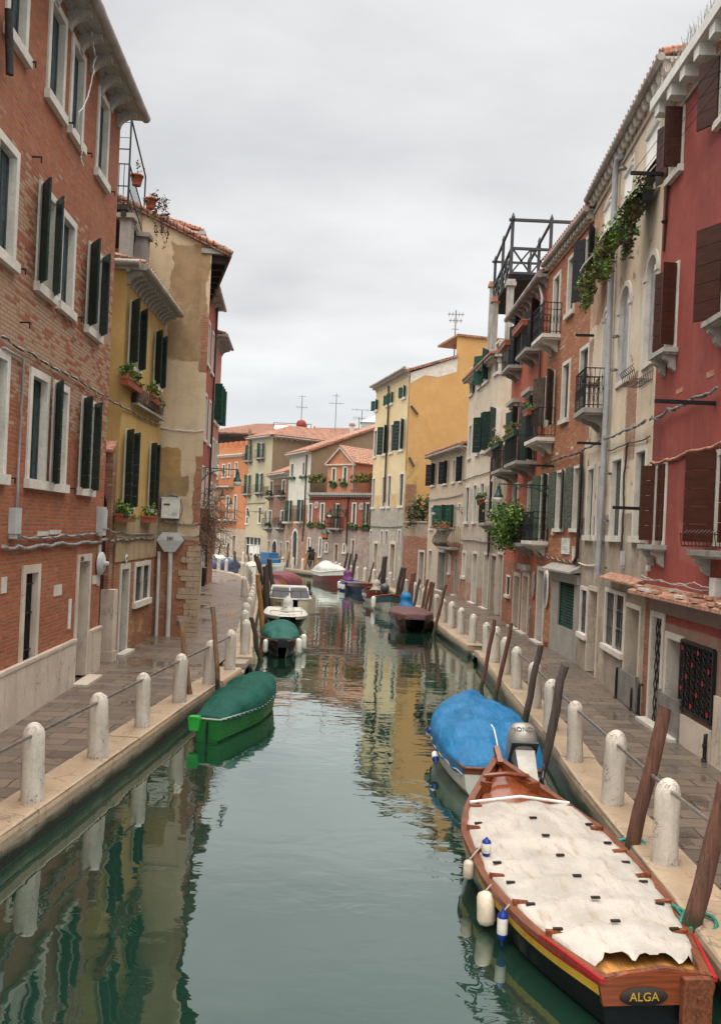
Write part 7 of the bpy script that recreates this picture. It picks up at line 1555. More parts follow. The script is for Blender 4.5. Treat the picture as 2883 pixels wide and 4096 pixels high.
b.part('transom_cap', MB().bar((-.0, -.49, .40), (.0, -.05, .475), .05, .03).bar((0, -.05, .475), (0, .49, .40), .05, .03), 'gunwale')
for sg in (1, -1): b.part('quarter_tip', MB().hexa([(-.05, sg * .445, .385), (.75, sg * (b.at(.157)[0] - .004), .362), (.75, sg * (b.at(.157)[0] + .018), .362), (-.05, sg * .482, .385), (-.05, sg * .445, .422), (.75, sg * (b.at(.157)[0] - .004), .392), (.75, sg * (b.at(.157)[0] + .020), .392), (-.05, sg * .482, .422)]), 'boat_red')
ALGA = b
fender(b, b.L * .345, 1, 'cream sausage fender lying low on the water side of the white covered boat', 'fender_cream', None, .09, .32, -.02, .06, lie=14)
fender(b, b.L * .27, 1, 'white fender with blue ends hanging near the stern of the white covered boat', 'fender_white', 'fender_blue', .050, .25, -.03, .06)
fender(b, b.L * .50, 1, 'white and blue fender tucked inside the gunwale of the white covered boat', 'fender_white', 'fender_blue', .050, .17, .20, -.13)
fender(b, b.L * .50, 1, 'small cream fender at mid length outside the white covered boat', 'fender_cream', None, .06, .2, -.02, .05)
def rope_ring(p, r, mat, label, b0=None, n=16, th=.018):
    mb = MB(); pts = [Vector((r * math.cos(a) * 1.15, r * math.sin(a), .05 * math.sin(a + 1))) for a in [2 * math.pi * k / n for k in range(n + 1)]]; mb.tube(pts, th, 6)
    if b0 is not None: d = Vector(b0) - Vector(p); mb.tube([Vector((-r, 0, 0)), d * .5 + Vector((0, 0, .03)), d], th, 6).tube([Vector((-r * .6, -r * .8, 0)), d * .5 + Vector((0, -.05, -.03)), d + Vector((.02, -.06, 0))], th, 6)
    tag(mb.build('mooring_rope', M[mat], None, p), label, 'rope')
p1 = aty('j', 1075, 270, 9.75); p2 = aty('j', 1470, 730, 7.75)
rope_ring(p1, .15, 'rope_teal', 'turquoise mooring rope looped round the reddish pole beside the cream canvas', ALGA.world(ALGA.L * .62, -.80, .45))
rope_ring(p2, .15, 'rope_green', 'green mooring rope looped round the nearest reddish pole at the stern', ALGA.world(ALGA.L * .26, -.75, .42))
# 2 -- blue tarpaulin boat with tilted silver outboard
b = Boat('motor_boat', 'grey white motorboat under a bright blue tarpaulin with a tilted silver outboard', (2.22, 12.35), (2.2, 16.6), 1.68, [(0, .66), (.15, .86), (.4, 1), (.62, .96), (.8, .74), (.92, .42), (1, .08)], ((0, .44), (.4, .46), (.75, .56), (1, .72)), ((0, 0), (.14, 1), (.5, 1), (1, 1)), ('gunwale', 'boat_grey'), .8, deck='gunwale')
b.cover('t_blue', [(0, .12), (.16, .34), (.35, .44), (.55, .40), (.75, .32), (1, .14)], .015, 1.0, 3.2, .11, .055, 1.03, .30, nt=80, na=30, seed=3, pw=1.0, endh=.4)
o = outboard(b, -.16, -.28, 'silver', 52, None, 1.25, .52); q = link('lettering', text_mesh('HONDA', .085, .003), o, (-.29, 0, .33)); q.data.materials.append(M['motor_dark']); q.rotation_euler = (R(90), 0, R(-90)); 
rp = MB()
for sg in (1, -1): rp.tube([(b.L * i / 20, sg * (b.at(i / 20)[0] + .03), b.at(i / 20)[1] - .09 + .02 * math.sin(i * 2.3)) for i in range(20)], .011, 5)
b.part('lashing_rope', rp, 'rope'); b.part('transom_board', MB().box(-.06, -.34, .05, -.005, .3, .47), 'gunwale')
b.part('tarp_seam', MB().tube([(b.L * f, .02, .50 + .37 * min(1, f * 6)) for f in (.02, .06, .12, .18, .24)], .010, 4), 'white_cloth')
fender(b, b.L * .30, 1, 'white and blue fender on the water side of the blue covered boat, nearer the stern', 'fender_white', 'fender_blue', .06, .2, -.06, .05, lie=60); fender(b, b.L * .55, 1, 'dark blue ended fender tied at the widest part of the blue covered boat', 'fender_white', 'fender_blue', .055, .17, .0, .05, lie=-40)
# 3 -- green boat on the left
b = Boat('rowing_boat', 'bright green boat with dark green canvas cover on the near left', (-2.53, 14.9), (-1.88, 18.6), 1.04, [(0, .44), (.2, .74), (.45, 1), (.7, .93), (.86, .66), (1, .24)], ((0, .40), (.4, .36), (.8, .42), (1, .52)), ((0, 0), (.1, 1), (.6, 1), (1, 1)), ('boat_green', 'boat_green'), .78, deck='boat_green', gun='boat_grey', gr=.016)
b.cover('t_green', [(0, .14), (.3, .34), (.6, .40), (.85, .32), (1, .22)], .03, 1.0, 5, .055, .014, 1.03, .27, nt=80, seed=5, endh=.15, pw=1.0)
st = MB()
for k in range(22):
    for sg in (1, -1): hb, z = b.at(.04 + k * .043); st.lathe([(.012, 0), (.014, .004), (.0, .008)], 6, 0, (b.L * (.04 + k * .043), sg * (hb * 1.03 + .012), z - .01))
b.part('cover_stud', st, 'white_paint')
ru = b.part('rudder', MB().hexa([(-.09, .14, .20), (.0, .14, .20), (.0, .30, .20), (-.09, .30, .20), (-.11, .11, .42), (.02, .11, .42), (.02, .33, .42), (-.11, .33, .42)]).box(-.12, .13, .42, .03, .31, .45), 'bright_green')
b.part('transom_fitting', MB().bar((-.02, 0, .36), (-.02, 0, -.02), .03).lathe([(.03, 0), (.03, .03)], 8, 0, (-.03, 0, .2)), 'iron'); b.part('transom_panel', MB().box(-.018, -.25, .05, -.004, -.06, .36), 'boat_green')
# 4 -- the row along the left quay
b = Boat('rowing_boat', 'slim boat under a teal canvas with black bow flap and white fenders, left row', (-2.62, 28.7), (-2.12, 24.7), 1.25, BT[:-1] + [(1, .22)], ((0, .38), (.4, .36), (.75, .44), (1, .5)), ((0, 0), (.12, 1), (1, 1)), ('gunwale', 'boat_black'), .8, deck='varnish')
b.cover('t_teal', [(0, .2), (.4, .5), (.7, .46), (1, .12)], .02, .93, 5, .07, .035, .98, .26, nt=70, seed=8); b.cover('black', .06, .86, 1.0, 0, .2, .01, 1.04, 0, nt=14, seed=2, endh=.6)
fender(b, b.L * .80, 1, 'white fender at the right bow of the teal covered boat, nearer one', 'fender_white', None, .1, .48, .05, .1); fender(b, b.L * .58, 1, 'white fender at the right side of the teal covered boat, farther one', 'fender_white', None, .1, .48, .12, .12); fender(b, b.L * .82, -1, 'white fender at the left bow of the teal covered boat', 'fender_white', None, .08, .4, .0, .08)
b = Boat('motor_boat', 'black hulled motorboat with pale flat deck and a white bagged motor, left row', (-3.0, 35.0), (-2.52, 31.0), 1.66, [(0, .8), (.3, .96), (.55, 1), (.8, .88), (.93, .66), (1, .36)], ((0, .5), (.5, .48), (1, .56)), ((0, 0), (.12, 1), (1, 1)), ('boat_white', 'boat_black'), .8, deck='boat_white', deckz=.0, gun='boat_white', gr=.035)
b.part('deck_rail', MB().bar((b.L * .62, -.62, .62), (b.L * .62, .62, .62), .05).bar((b.L * .62, -.6, .5), (b.L * .62, -.6, .62), .04).bar((b.L * .62, .6, .5), (b.L * .62, .6, .62), .04), 'boat_cream'); b.part('deck_rope', MB().tube([(b.L * .75, -.3, .53), (b.L * .8, .1, .54), (b.L * .74, .3, .53), (b.L * .66, .35, .53)], .012, 4), 'rope'); outboard(b, b.L * .35, .1, bag='t_white', size=1.35, z=.5)
b = Boat('cabin_boat', 'cream clinker cabin boat with wide dark windscreen facing the camera, left row', (-3.42, 41.6), (-2.86, 36.7), 2.0, [(0, .85), (.3, .98), (.55, 1), (.8, .9), (.92, .72), (1, .30)], ((0, .6), (.5, .58), (1, .72)), tuple((q / 9, 0) for q in range(10)), ('boat_cream',), .74, deck='boat_white', deckz=-.01, gun='boat_white', gr=.04)
x0 = b.L * .58
ws = b.part('windscreen', MB().hexa([(x0 - .25, -.86, .56), (x0, -.86, .56), (x0, .86, .56), (x0 - .25, .86, .56), (x0 - .45, -.78, 1.04), (x0 - .3, -.78, 1.04), (x0 - .3, .78, 1.04), (x0 - .45, .78, 1.04)]), 'screen')
MB().bar((x0 + .01, -.9, .56), (x0 - .3, -.8, 1.06), .06).bar((x0 + .01, .9, .56), (x0 - .3, .8, 1.06), .06).bar((x0 + .01, 0, .56), (x0 - .3, 0, 1.06), .05).bar((x0 - .36, -.84, 1.07), (x0 - .36, .84, 1.07), .14, .06).build('frame', M['boat_white'], ws)
b.part('cabin_roof', MB().box(x0 - 1.6, -.8, 1.03, x0 - .42, .8, 1.08).box(x0 - 1.5, -.82, .5, x0 - .45, -.76, 1.03).box(x0 - 1.5, .76, .5, x0 - .45, .82, 1.03), 'boat_white')
rl = MB(); pts = [(b.L * f, s_ * (b.at(f)[0] - .1), b.at(f)[1] + .34) for f, s_ in ((.62, -1), (.8, -1), (.93, -.8), (.985, 0), (.93, .8), (.8, 1), (.62, 1))]; rl.tube(pts, .018, 6)
for p in pts: rl.bar(p, (p[0], p[1], p[2] - .36), .025)
b.part('bow_rail', rl, 'pole_grey'); b.part('searchlight', MB().lathe([(.0, 0), (.08, .02), (.1, .08), (.1, .1)], 12, 0, (b.L * .9, 0, .95)).bar((b.L * .9, 0, .66), (b.L * .9, 0, .96), .03), 'rail_iron')
q = link('lettering', text_mesh('018', .22, .004), b.r, (b.L * .955, -.56, .5)); q.data.materials.append(M['black']); q.rotation_euler = (R(80), 0, R(52))
b = Boat('small_boat', 'small boat hidden under a plain burgundy cover behind the cream cabin boat', (-4.3, 43.0), (-4.55, 45.6), 1.3, BT, mats=('boat_maroon',), rows=((0, 0), (.5, 0), (1, 0))); b.cover('t_burg', .5, 0, 1, 2, .1, .02, 1.05, .1, seed=4)
b = Boat('motor_boat', 'white boat with ochre lettered stern panel and burgundy arched cover, left row', (-4.5, 46.4), (-4.0, 51.2), 2.0, BT, ((0, .6), (.5, .55), (1, .7)), ((0, 0), (.3, 1), (1, 1)), ('ochre_paint', 'boat_white'), .8, deck='boat_white')
b.part('stern_panel', MB().prism([(-.72, .08), (.72, .08), (.72, .62), (.5, .85), (0, .98), (-.5, .85), (-.72, .62)], -.02, .02), 'ochre_paint', (-.03, 0, 0)).rotation_euler[2] = R(-90)
q = link('lettering', text_mesh('LEVANTE', .2, .004), b.r, (-.06, 0, .45)); q.data.materials.append(M['boat_yellow']); q.rotation_euler = (R(90), 0, R(-90)); b.cover('t_burg', [(0, .75), (.5, .8), (1, .2)], 0.0, .95, 3, .08, .02, 1.05, .08, seed=6, endh=.8)
b = Boat('motor_boat', 'white open motorboat with a blue box cabin moored at the far bank', (-8.3, 70.0), (-5.85, 67.3), 1.7, BT, ((0, .7), (.5, .7), (1, .95)), ((0, 0), (.2, 1), (1, 1)), ('boat_white', 'boat_grey'), .75, deck='boat_white', gun='boat_white')
b.part('blue_box', MB().hexa([(.9, -.55, .6), (2.2, -.55, .6), (2.2, .55, .6), (.9, .55, .6), (.95, -.5, 1.7), (2.1, -.5, 1.7), (2.1, .5, 1.7), (.95, .5, 1.7)]), 'boat_blue'); b.part('bow_rail', MB().tube([(1.5, -.75, 1.15), (2.6, -.6, 1.2), (b.L - .1, 0, 1.3), (2.6, .6, 1.2), (1.5, .75, 1.15)], .025, 5).bar((1.5, -.75, .7), (1.5, -.75, 1.15), .03).bar((2.6, -.6, .8), (2.6, -.6, 1.2), .03), 'rail_iron'); b.part('windscreen', MB().hexa([(.3, -.6, .6), (.4, -.6, .6), (.4, .6, .6), (.3, .6, .6), (.6, -.5, 1.1), (.65, -.5, 1.1), (.65, .5, 1.1), (.6, .5, 1.1)]), 'glass')
b = Boat('motor_boat', 'dark blue boat with white deck in the side canal on the far left', (-13.6, 75.5), (-10.9, 73.6), 1.7, BT, ((0, .8), (.5, .75), (1, 1.0)), ((0, 0), (.15, 1), (1, 1)), ('boat_white', 'boat_navy'), .8, deck='boat_white', deckz=.02, gun='boat_white'); b.part('cabin', MB().hexa([(.6, -.5, .75), (2.0, -.5, .75), (2.0, .5, .75), (.6, .5, .75), (.8, -.42, 1.1), (1.7, -.42, 1.1), (1.7, .42, 1.1), (.8, .42, 1.1)]), 'boat_white')
b = Boat('small_boat', 'boat under a blue grey tarpaulin beside three bollards at the far left corner', (-12.4, 67.6), (-9.2, 65.2), 1.6, BT, mats=('boat_blue',), rows=((0, 0), (.5, 0), (1, 0))); b.cover('t_navy', .75, 0, 1, 3, .15, .05, 1.05, .2, seed=9)
b = Boat('small_boat', 'small white boat half hidden by the corner bollards of the left quay', (-8.6, 66.6), (-7.6, 63.2), 1.3, BT, ((0, .6), (1, .8)), mats=('boat_white',), rows=((0, 0), (.5, 0), (1, 0)), deck='boat_cream'); b.part('hatch', MB().lathe([(.5, 0), (.48, .3), (.3, .45), (.01, .5)], 14, 0, (1.2, 0, .55)), 'boat_cream')
# 5 -- the row along the right bank
b = Boat('motor_boat', 'red and white hulled boat under a white canvas moored at the far right bend', (-3.0, 62.8), (-.95, 58.2), 1.6, BT, ((0, .75), (.5, .72), (1, 1.05)), ((0, 0), (.28, 1), (1, 1)), ('boat_white', 'boat_maroon'), .75, gun='boat_white', gr=.04, deck='boat_white'); b.cover('t_white', [(0, .3), (.3, .85), (.6, .6), (1, .15)], 0, .97, 3, .06, .03, .98, .15, seed=12)
b = Boat('motor_boat', 'dark boat with blue deck, orange wooden rim and purple covered stern', (-.75, 54.6), (.95, 50.3), 1.3, BT, ((0, .6), (.5, .55), (1, .7)), ((0, 0), (.22, 1), (1, 1)), ('varnish', 'boat_navy'), .8, deck='boat_blue', deckz=.0, gun='varnish', gr=.05); outboard(b, .3, 0, bag='t_purple', size=1.6, z=.6)
for k, f in enumerate((.06, .18, .30)): fender(b, b.L * f, -1, f'white fender on the side of the blue decked boat, {ORD[k]} from its stern', 'fender_white', 'fender_blue' if k else None, .13, .5, -.05, .12)
b = Boat('work_boat', 'dark red workboat with lettered side and grey bagged motor, right row', (1.05, 48.4), (.95, 44.2), 1.55, BT, ((0, .6), (.5, .5), (1, .75)), ((0, 0), (.12, 1), (.5, 2), (1, 2)), ('gunwale', 'boat_maroon', 'boat_grey'), .8, deck='gunwale', deckz=-.2); outboard(b, b.L * .3, 0, bag='t_grey', size=1.5, z=.5)
q = link('lettering', text_mesh('7V2131', .22, .004), b.r, (b.L * .78, -.63, .42)); q.data.materials.append(M['white_paint']); q.rotation_euler = (R(85), 0, R(22)); b.part('tyre', MB().tube([(b.L * .93 + .0, .32 + .2 * math.cos(a / 12 * 6.283) * .5, .25 + .22 * math.sin(a / 12 * 6.283)) for a in range(13)], .07, 8), 'black')
b = Boat('rowing_boat', 'white boat with teal stripe and wooden rim, bow towards the camera, right row', (1.4, 43.6), (1.62, 40.2), 1.6, BT, ((0, .5), (.4, .48), (1, .85)), ((0, 0), (.1, 1), (.3, 2), (.36, 3), (1, 3)), ('gunwale', 'boat_teal', 'boat_maroon', 'boat_grey'), .74, deck='wood_dark', deckz=-.2, gun='varnish', gr=.03); outboard(b, b.L * .25, -.1, 'motor_dark', 0, None, 1.3, .55)
b.part('loose_planks', MB().bar((b.L * .6, -.6, .55), (b.L * .2, .5, .6), .08).bar((b.L * .5, -.7, .55), (b.L * .1, .2, .62), .06).bar((b.L * .7, -.4, .6), (b.L * .7, .45, .6), .12, .03), 'ply'); b.part('stem', MB().bar((b.L + .02, 0, .9), (b.L - .2, 0, -.1), .05), 'boat_teal')
fender(b, b.L * .72, -1, 'long white fender at the left bow of the teal striped boat', 'fender_white', None, .12, .6, .0, .12)
b = Boat('motor_boat', 'dark brown boat with a taut brown cover and scalloped edge, right row', (2.1, 35.9), (2.24, 32.4), 1.62, [(0, .8), (.3, .96), (.55, 1), (.8, .92), (.93, .74), (1, .46)], ((0, .62), (.5, .6), (1, .66)), ((0, 0), (.5, 0), (1, 0)), ('boat_brown',), .78, deck='boat_brown'); b.cover('t_brown', .14, 0, 1.0, 3, .16, .012, 1.06, .1, seed=15, pw=.6, endh=.35)
outboard(b, -.15, .0, bag='t_blue', size=1.6, z=.62)
# ------------------------------------------------------------------ wall lamps
def lamp(f, t, x, y, L, label, group=None, up=.0, scale=1.0):
    """Scroll bracket on a wall with a bell-shaped green lamp and milk-glass bowl hanging at its tip."""
    xx, zz = f.sz(t, x, y); r = thing('wall_lamp', label, 'street lamp', f.world(xx, -.01, zz), f.ang, group)
    g = MB().bar((0, 0, 0), (0, -L, 0), .045).box(-.05, -.02, -.75, .05, 0, .12)
    def spiral(cy, cz, r0, tr, sg): return [(0, cy - r0 * (1 - k / 16) * math.cos(sg * k * .62 + tr), cz + r0 * (1 - k / 16) * math.sin(sg * k * .62 + tr)) for k in range(15)]
    g.tube([(0, -.02, -.7), (0, -.12, -.5), (0, -.35, -.26), (0, -.7, -.12), (0, -L * .62, -.05)], .022, 5); g.tube(spiral(-.24, -.24, .20, 0, 1), .018, 5); g.tube(spiral(-.5, -.16, .12, 1, -1), .016, 5); g.tube(spiral(-L * .62, -.14, .10, 2, 1), .016, 5); g.tube(spiral(-.12, -.5, .10, 1, 1), .014, 5)
    g.build('bracket', M['lamp_green'], r)
    h = MB().lathe([(.02, .06), (.03, 0), (.05, -.02), (.03, -.05), (.075, -.09), (.085, -.13), (.06, -.16), (.10, -.22), (.115, -.36), (.16, -.42), (.20, -.52), (.21, -.56)], 14, 0, (0, -L, -.02)).build('lamp_head', M['lamp_green'], r)
    MB().lathe([(.20, -.56), (.205, -.62), (.17, -.72), (.09, -.775), (.0, -.785)], 14, 0, (0, -L, -.02)).build('lamp_glass', M['white_glass'], h)
    r.scale = (scale,) * 3; return r
lamp(Cf, 'd', 212, 546, 1.75, 'large green wall lamp on a scroll bracket at the patchy gable corner', scale=.64)
lamp(D, 'd', 240, 715, 1.5, 'middle green wall lamp of three sticking out past the red house on the left', scale=.62)
lamp(D2, 'd', 320, 790, 1.6, 'farthest and smallest green wall lamp in front of the orange house', scale=.6)
lamp(G, 'g', 562, 540, 2.3, 'green wall lamp reaching left from the orange brick house over the balconies', scale=.75)
lamp(I, 'e', 1040, 1445, 2.7, 'green wall lamp reaching left from between the cream and beige houses', scale=.62)
lamp(Lh, 'd', 1385, 890, 2.4, 'green wall lamp on the red pediment house beside its balcony', scale=.85)
lamp(Oh, 'd', 735, 905, 2.4, 'tiny green wall lamp reaching left at the tall beige house corner', scale=.85)
rl_ = thing('hanging_lantern', 'orange glass hanging lantern sign on the red pediment house', 'lantern', Lh.world(Lh.sz('d', 1212, 1080, -.8)[0], -.8, zof(Lh, 'd', 1212, 1080, -.8)), Lh.ang)
MB().lathe([(.22, -.5), (.36, 0), (.40, .02), (.12, .3), (.05, .36)], 6, sm=False).build('lantern_frame', M['lamp_green'], rl_); MB().lathe([(.215, -.49), (.35, -.01)], 6, 0, (0, 0, -.0), False).build('lantern_glass', simple('orange_glass', (.55, .20, .08), .3, .2, 4), rl_).scale = (1.03, 1.03, 1); MB().tube([(0, 0, .3), (0, .1, .9), (0, .8, .9)], .03, 5).build('lantern_arm', M['lamp_green'], rl_)
for tx_, z_, y_ in (('LOCANDA', -.12, -.325), ('MONTIN', -.32, -.27)): q = link('lettering', text_mesh(tx_, .1, .004), rl_, (0, y_, z_)); q.data.materials.append(M['boat_red']); q.rotation_euler = (R(105), 0, 0)
# ------------------------------------------------------------------ cables along the walls
M['cable_mid'] = simple('pale_grey_cable', (.13, .13, .13), .5, .6, 12)
def cable(f, name, pts, label, mat='cable', r=.022, off=-.05, twist=0, wob=.015, n=7):
    P = []
    for (t, x, y), (t2, x2, y2) in zip(pts[:-1], pts[1:]):
        a, b = f.sz(t, x, y), f.sz(t2, x2, y2)
        for k in range(n): q = k / n; P.append((a[0] + (b[0] - a[0]) * q, off, a[1] + (b[1] - a[1]) * q - .03 * math.sin(math.pi * q)))
    e = f.sz(*pts[-1]); P.append((e[0], off, e[1])); mb = MB(); rnd = random.Random(len(P))
    P = [(x, y + rnd.uniform(-wob, wob) * .5, z + rnd.uniform(-wob, wob)) for x, y, z in P]
    mb.tube(P, r, 6)
    if twist:
        Q = []; acc = 0
        for a, b in zip(P[:-1], P[1:]):
            L = math.dist(a, b); m_ = max(1, int(L / .08))
            for k in range(m_): q = k / m_; acc += .9; Q.append((a[0] + (b[0] - a[0]) * q, off + r * 1.3 * math.cos(acc), a[2] + (b[2] - a[2]) * q + r * 1.5 * math.sin(acc)))
        mb.tube(Q, r * .5, 4, 1)
    o = mb.build('cable', [M[mat], M['cable_white'] if mat == 'cable_dark' and r < .02 else M['cable_mid']], None, f.pl, f.ang); return tag(o, label, 'cable')
cable(A, 'c', [('c', 0, 488), ('c', 100, 485), ('c', 250, 475), ('c', 400, 455), ('c', 560, 448), ('c', 690, 435)], 'thick grey cable bundle running along the brick house above its door', r=.032, wob=.02)
cable(A, 'c', [('c', 85, 405), ('c', 220, 420), ('c', 400, 405), ('c', 560, 395), ('c', 670, 380)], 'thin paired cable just above the thick bundle on the brick house', r=.02, twist=1)
cable(A, 'b', [('b', 0, 748), ('b', 200, 870), ('b', 480, 1025), ('b', 715, 1160)], 'twisted dark and white cable sloping across the upper brick wall', 'cable_dark', .016, twist=1)
cable(A, 'a', [('a', 550, 0), ('a', 530, 185), ('a', 555, 380), ('a', 520, 600), ('a', 435, 770), ('a', 450, 960), ('a', 470, 1130)], 'loose white cable hanging down from the brick house gutter', 'cable_white', .014, -.25, 0, .05)
cable(B, 'b', [('b', 715, 1165), ('b', 850, 1240), ('b', 1070, 1350)], 'twisted dark cable sloping across the yellow inn below its sign', 'cable_dark', .016, twist=1)
cable(B, 'c', [('c', 690, 435), ('c', 800, 432), ('c', 920, 425), ('c', 1035, 422)], 'lower grey cable along the yellow inn under its window boxes', r=.025, twist=1, off=-.07)
cable(B, 'c', [('c', 690, 360), ('c', 810, 385), ('c', 940, 395), ('c', 1035, 385)], 'upper grey cable along the yellow inn under its window boxes', r=.018, off=-.07)
cable(C, 'c', [('c', 1040, 410), ('c', 1180, 405), ('c', 1345, 410)], 'grey cable passing the numbered cable box on the gable wall', r=.022)
cable(C, 'c', [('c', 1165, 280), ('c', 1210, 330), ('c', 1345, 325)], 'grey cable curving from the white utility box to the gable corner', r=.028)
cable(C, 'b', [('b', 1080, 1355), ('b', 1180, 1380), ('b', 1375, 1385)], 'thin pale conduit crossing the gable wall at mid height', 'cable_white', .016, -.03)
cable(E, 'f', [('f', 1205, 1530), ('f', 1330, 1470), ('f', 1480, 1400), ('f', 1640, 1335)], 'thick twisted cable bundle climbing across the red wall', 'cable', .026, -.12, 1, .02)
cable(F, 'g', [('g', 785, 310), ('g', 920, 240), ('g', 1040, 200), ('g', 1195, 130)], 'thick twisted cable bundle across the pale house above its first floor windows', 'cable', .024, -.16, 1, .02)
cable(G, 'g', [('g', 490, 410), ('g', 640, 360), ('g', 785, 310)], 'twisted cable bundle across the brick house above its green shutters', 'cable_dark', .022, -.1, 1, .02)
cable(E, 'g', [('g', 1185, 390), ('g', 1290, 375), ('g', 1420, 325), ('g', 1640, 270)], 'pale painted cable sloping over the red wall at first floor height', 'sh_brown' if 0 else 'brick_loose', .03, -.04)
cable(E, 'g', [('g', 1145, 1112), ('g', 1300, 1130), ('g', 1450, 1165), ('g', 1600, 1195)], 'grey cable above the brick ledge of the red house', 'cable', .014, -.18, 0, .004)
cable(E, 'g', [('g', 1160, 1095), ('g', 1270, 1130), ('g', 1400, 1150), ('g', 1500, 1140), ('g', 1590, 1175)], 'white loose cable looping above the brick ledge of the red house', 'cable_white', .007, -.14, 0, .012)
cable(F, 'g', [('g', 735, 1022), ('g', 865, 1035)], 'short white conduit under the first floor of the pale house', 'cable_white', .022)
cable(F, 'g', [('g', 1045, 265), ('g', 1020, 480), ('g', 1018, 700), ('g', 1005, 960)], 'dark cable dropping between the pale house windows', 'cable_dark', .022)
cable(F, 'g', [('g', 920, 315), ('g', 1040, 270), ('g', 1185, 230)], 'thin dark cable between the pale house drainpipe and the red house', 'cable_dark', .014)
cable(G, 'g', [('g', 450, 955), ('g', 560, 985), ('g', 715, 1010)], 'dark cable sagging above the brick house door and shop', 'cable_dark', .018, twist=1)
cable(I, 'e', [('e', 1040, 1195), ('e', 1150, 1160), ('e', 1310, 1110)], 'dark cable rising along the cream house above its lowest window row', 'cable_dark', .02, twist=1)
cable(I, 'e', [('e', 1025, 1735), ('e', 1150, 1745), ('e', 1290, 1765)], 'grey cable along the cream house below its lowest windows', 'cable', .03)
cable(J, 'e', [('e', 722, 1375), ('e', 850, 1360), ('e', 960, 1345), ('e', 1040, 1320)], 'grey cable across the beige house between its window rows', 'cable', .03)
cable(K, 'e', [('e', 178, 1615), ('e', 320, 1628), ('e', 480, 1620)], 'dark cable along the grey base of the tall yellow house', 'cable_dark', .03)
cable(Lh, 'd', [('d', 1060, 800), ('d', 1200, 800), ('d', 1400, 795), ('d', 1570, 800)], 'dark cable along the red pediment house under its terraces', 'cable_dark', .03)
cable(Oh, 'd', [('d', 560, 840), ('d', 640, 835), ('d', 735, 830)], 'cable across the tall beige house above its lowest windows', 'cable_dark', .03)
arm(F, 'g', 905, 275, .75, 'thin iron arm crossing the grey drainpipe below the cable bundle'); arm(F, 'g', 1120, 680, .6, 'thin iron arm sticking out left of the brown shutter')
arm(F, 'f', 820, 1005, .5, 'short rusty iron arm above the arched door balcony'); arm(G, 'g', 570, 415, .8, 'pale iron arm on the brick house beside the cable bundle')
# bare creeper at the gable corner
cr = thing('bare_creeper', 'tangle of bare brown creeper twigs hanging at the gable corner', 'plant', (-4.95, 26.6, 0)); tw = MB(); rnd = random.Random(3); zc = aty('d', 260, 1030, 26.6).z
for k in range(520):
    a = Vector((rnd.gauss(.05, .22), rnd.gauss(0, .4), zc + rnd.gauss(.1, .5))); d = Vector((rnd.gauss(.22, .22), rnd.gauss(0, .3), rnd.gauss(-.12, .3))); tw.tube([a, a + d * .5 + Vector((rnd.gauss(0, .05), 0, rnd.gauss(.03, .05))), a + d], .007, 3, cap=False)
tw.v = tw.v; tw.build('twigs', simple('dry_twig', (.11, .07, .045), .8, .4, 9), cr)
# shop things on the left
o = thing('display_board', 'dark display board with white papers leaning at the shop beyond the gable', 'board', onz('k', 268, 412)); MB().box(-.25, -.04, .1, .25, 0, 1.15).build('panel', M['wood_dark'], o); MB().box(-.2, -.05, .25, .05, -.041, .55).box(0, -.06, 1.1, .3, .02, 1.14).build('paper', M['white_paint'], o)
# little things on the right pavement
p = onz('i', 697, 113); o = thing('flower_pot', 'tiny orange pot on the right pavement by the green lattice shop', 'flower pot', p); MB().lathe([(.06, 0), (.09, .14), (.095, .16), (.07, .16), (.05, .05)], 10).build('pot', M['terracotta'], o)
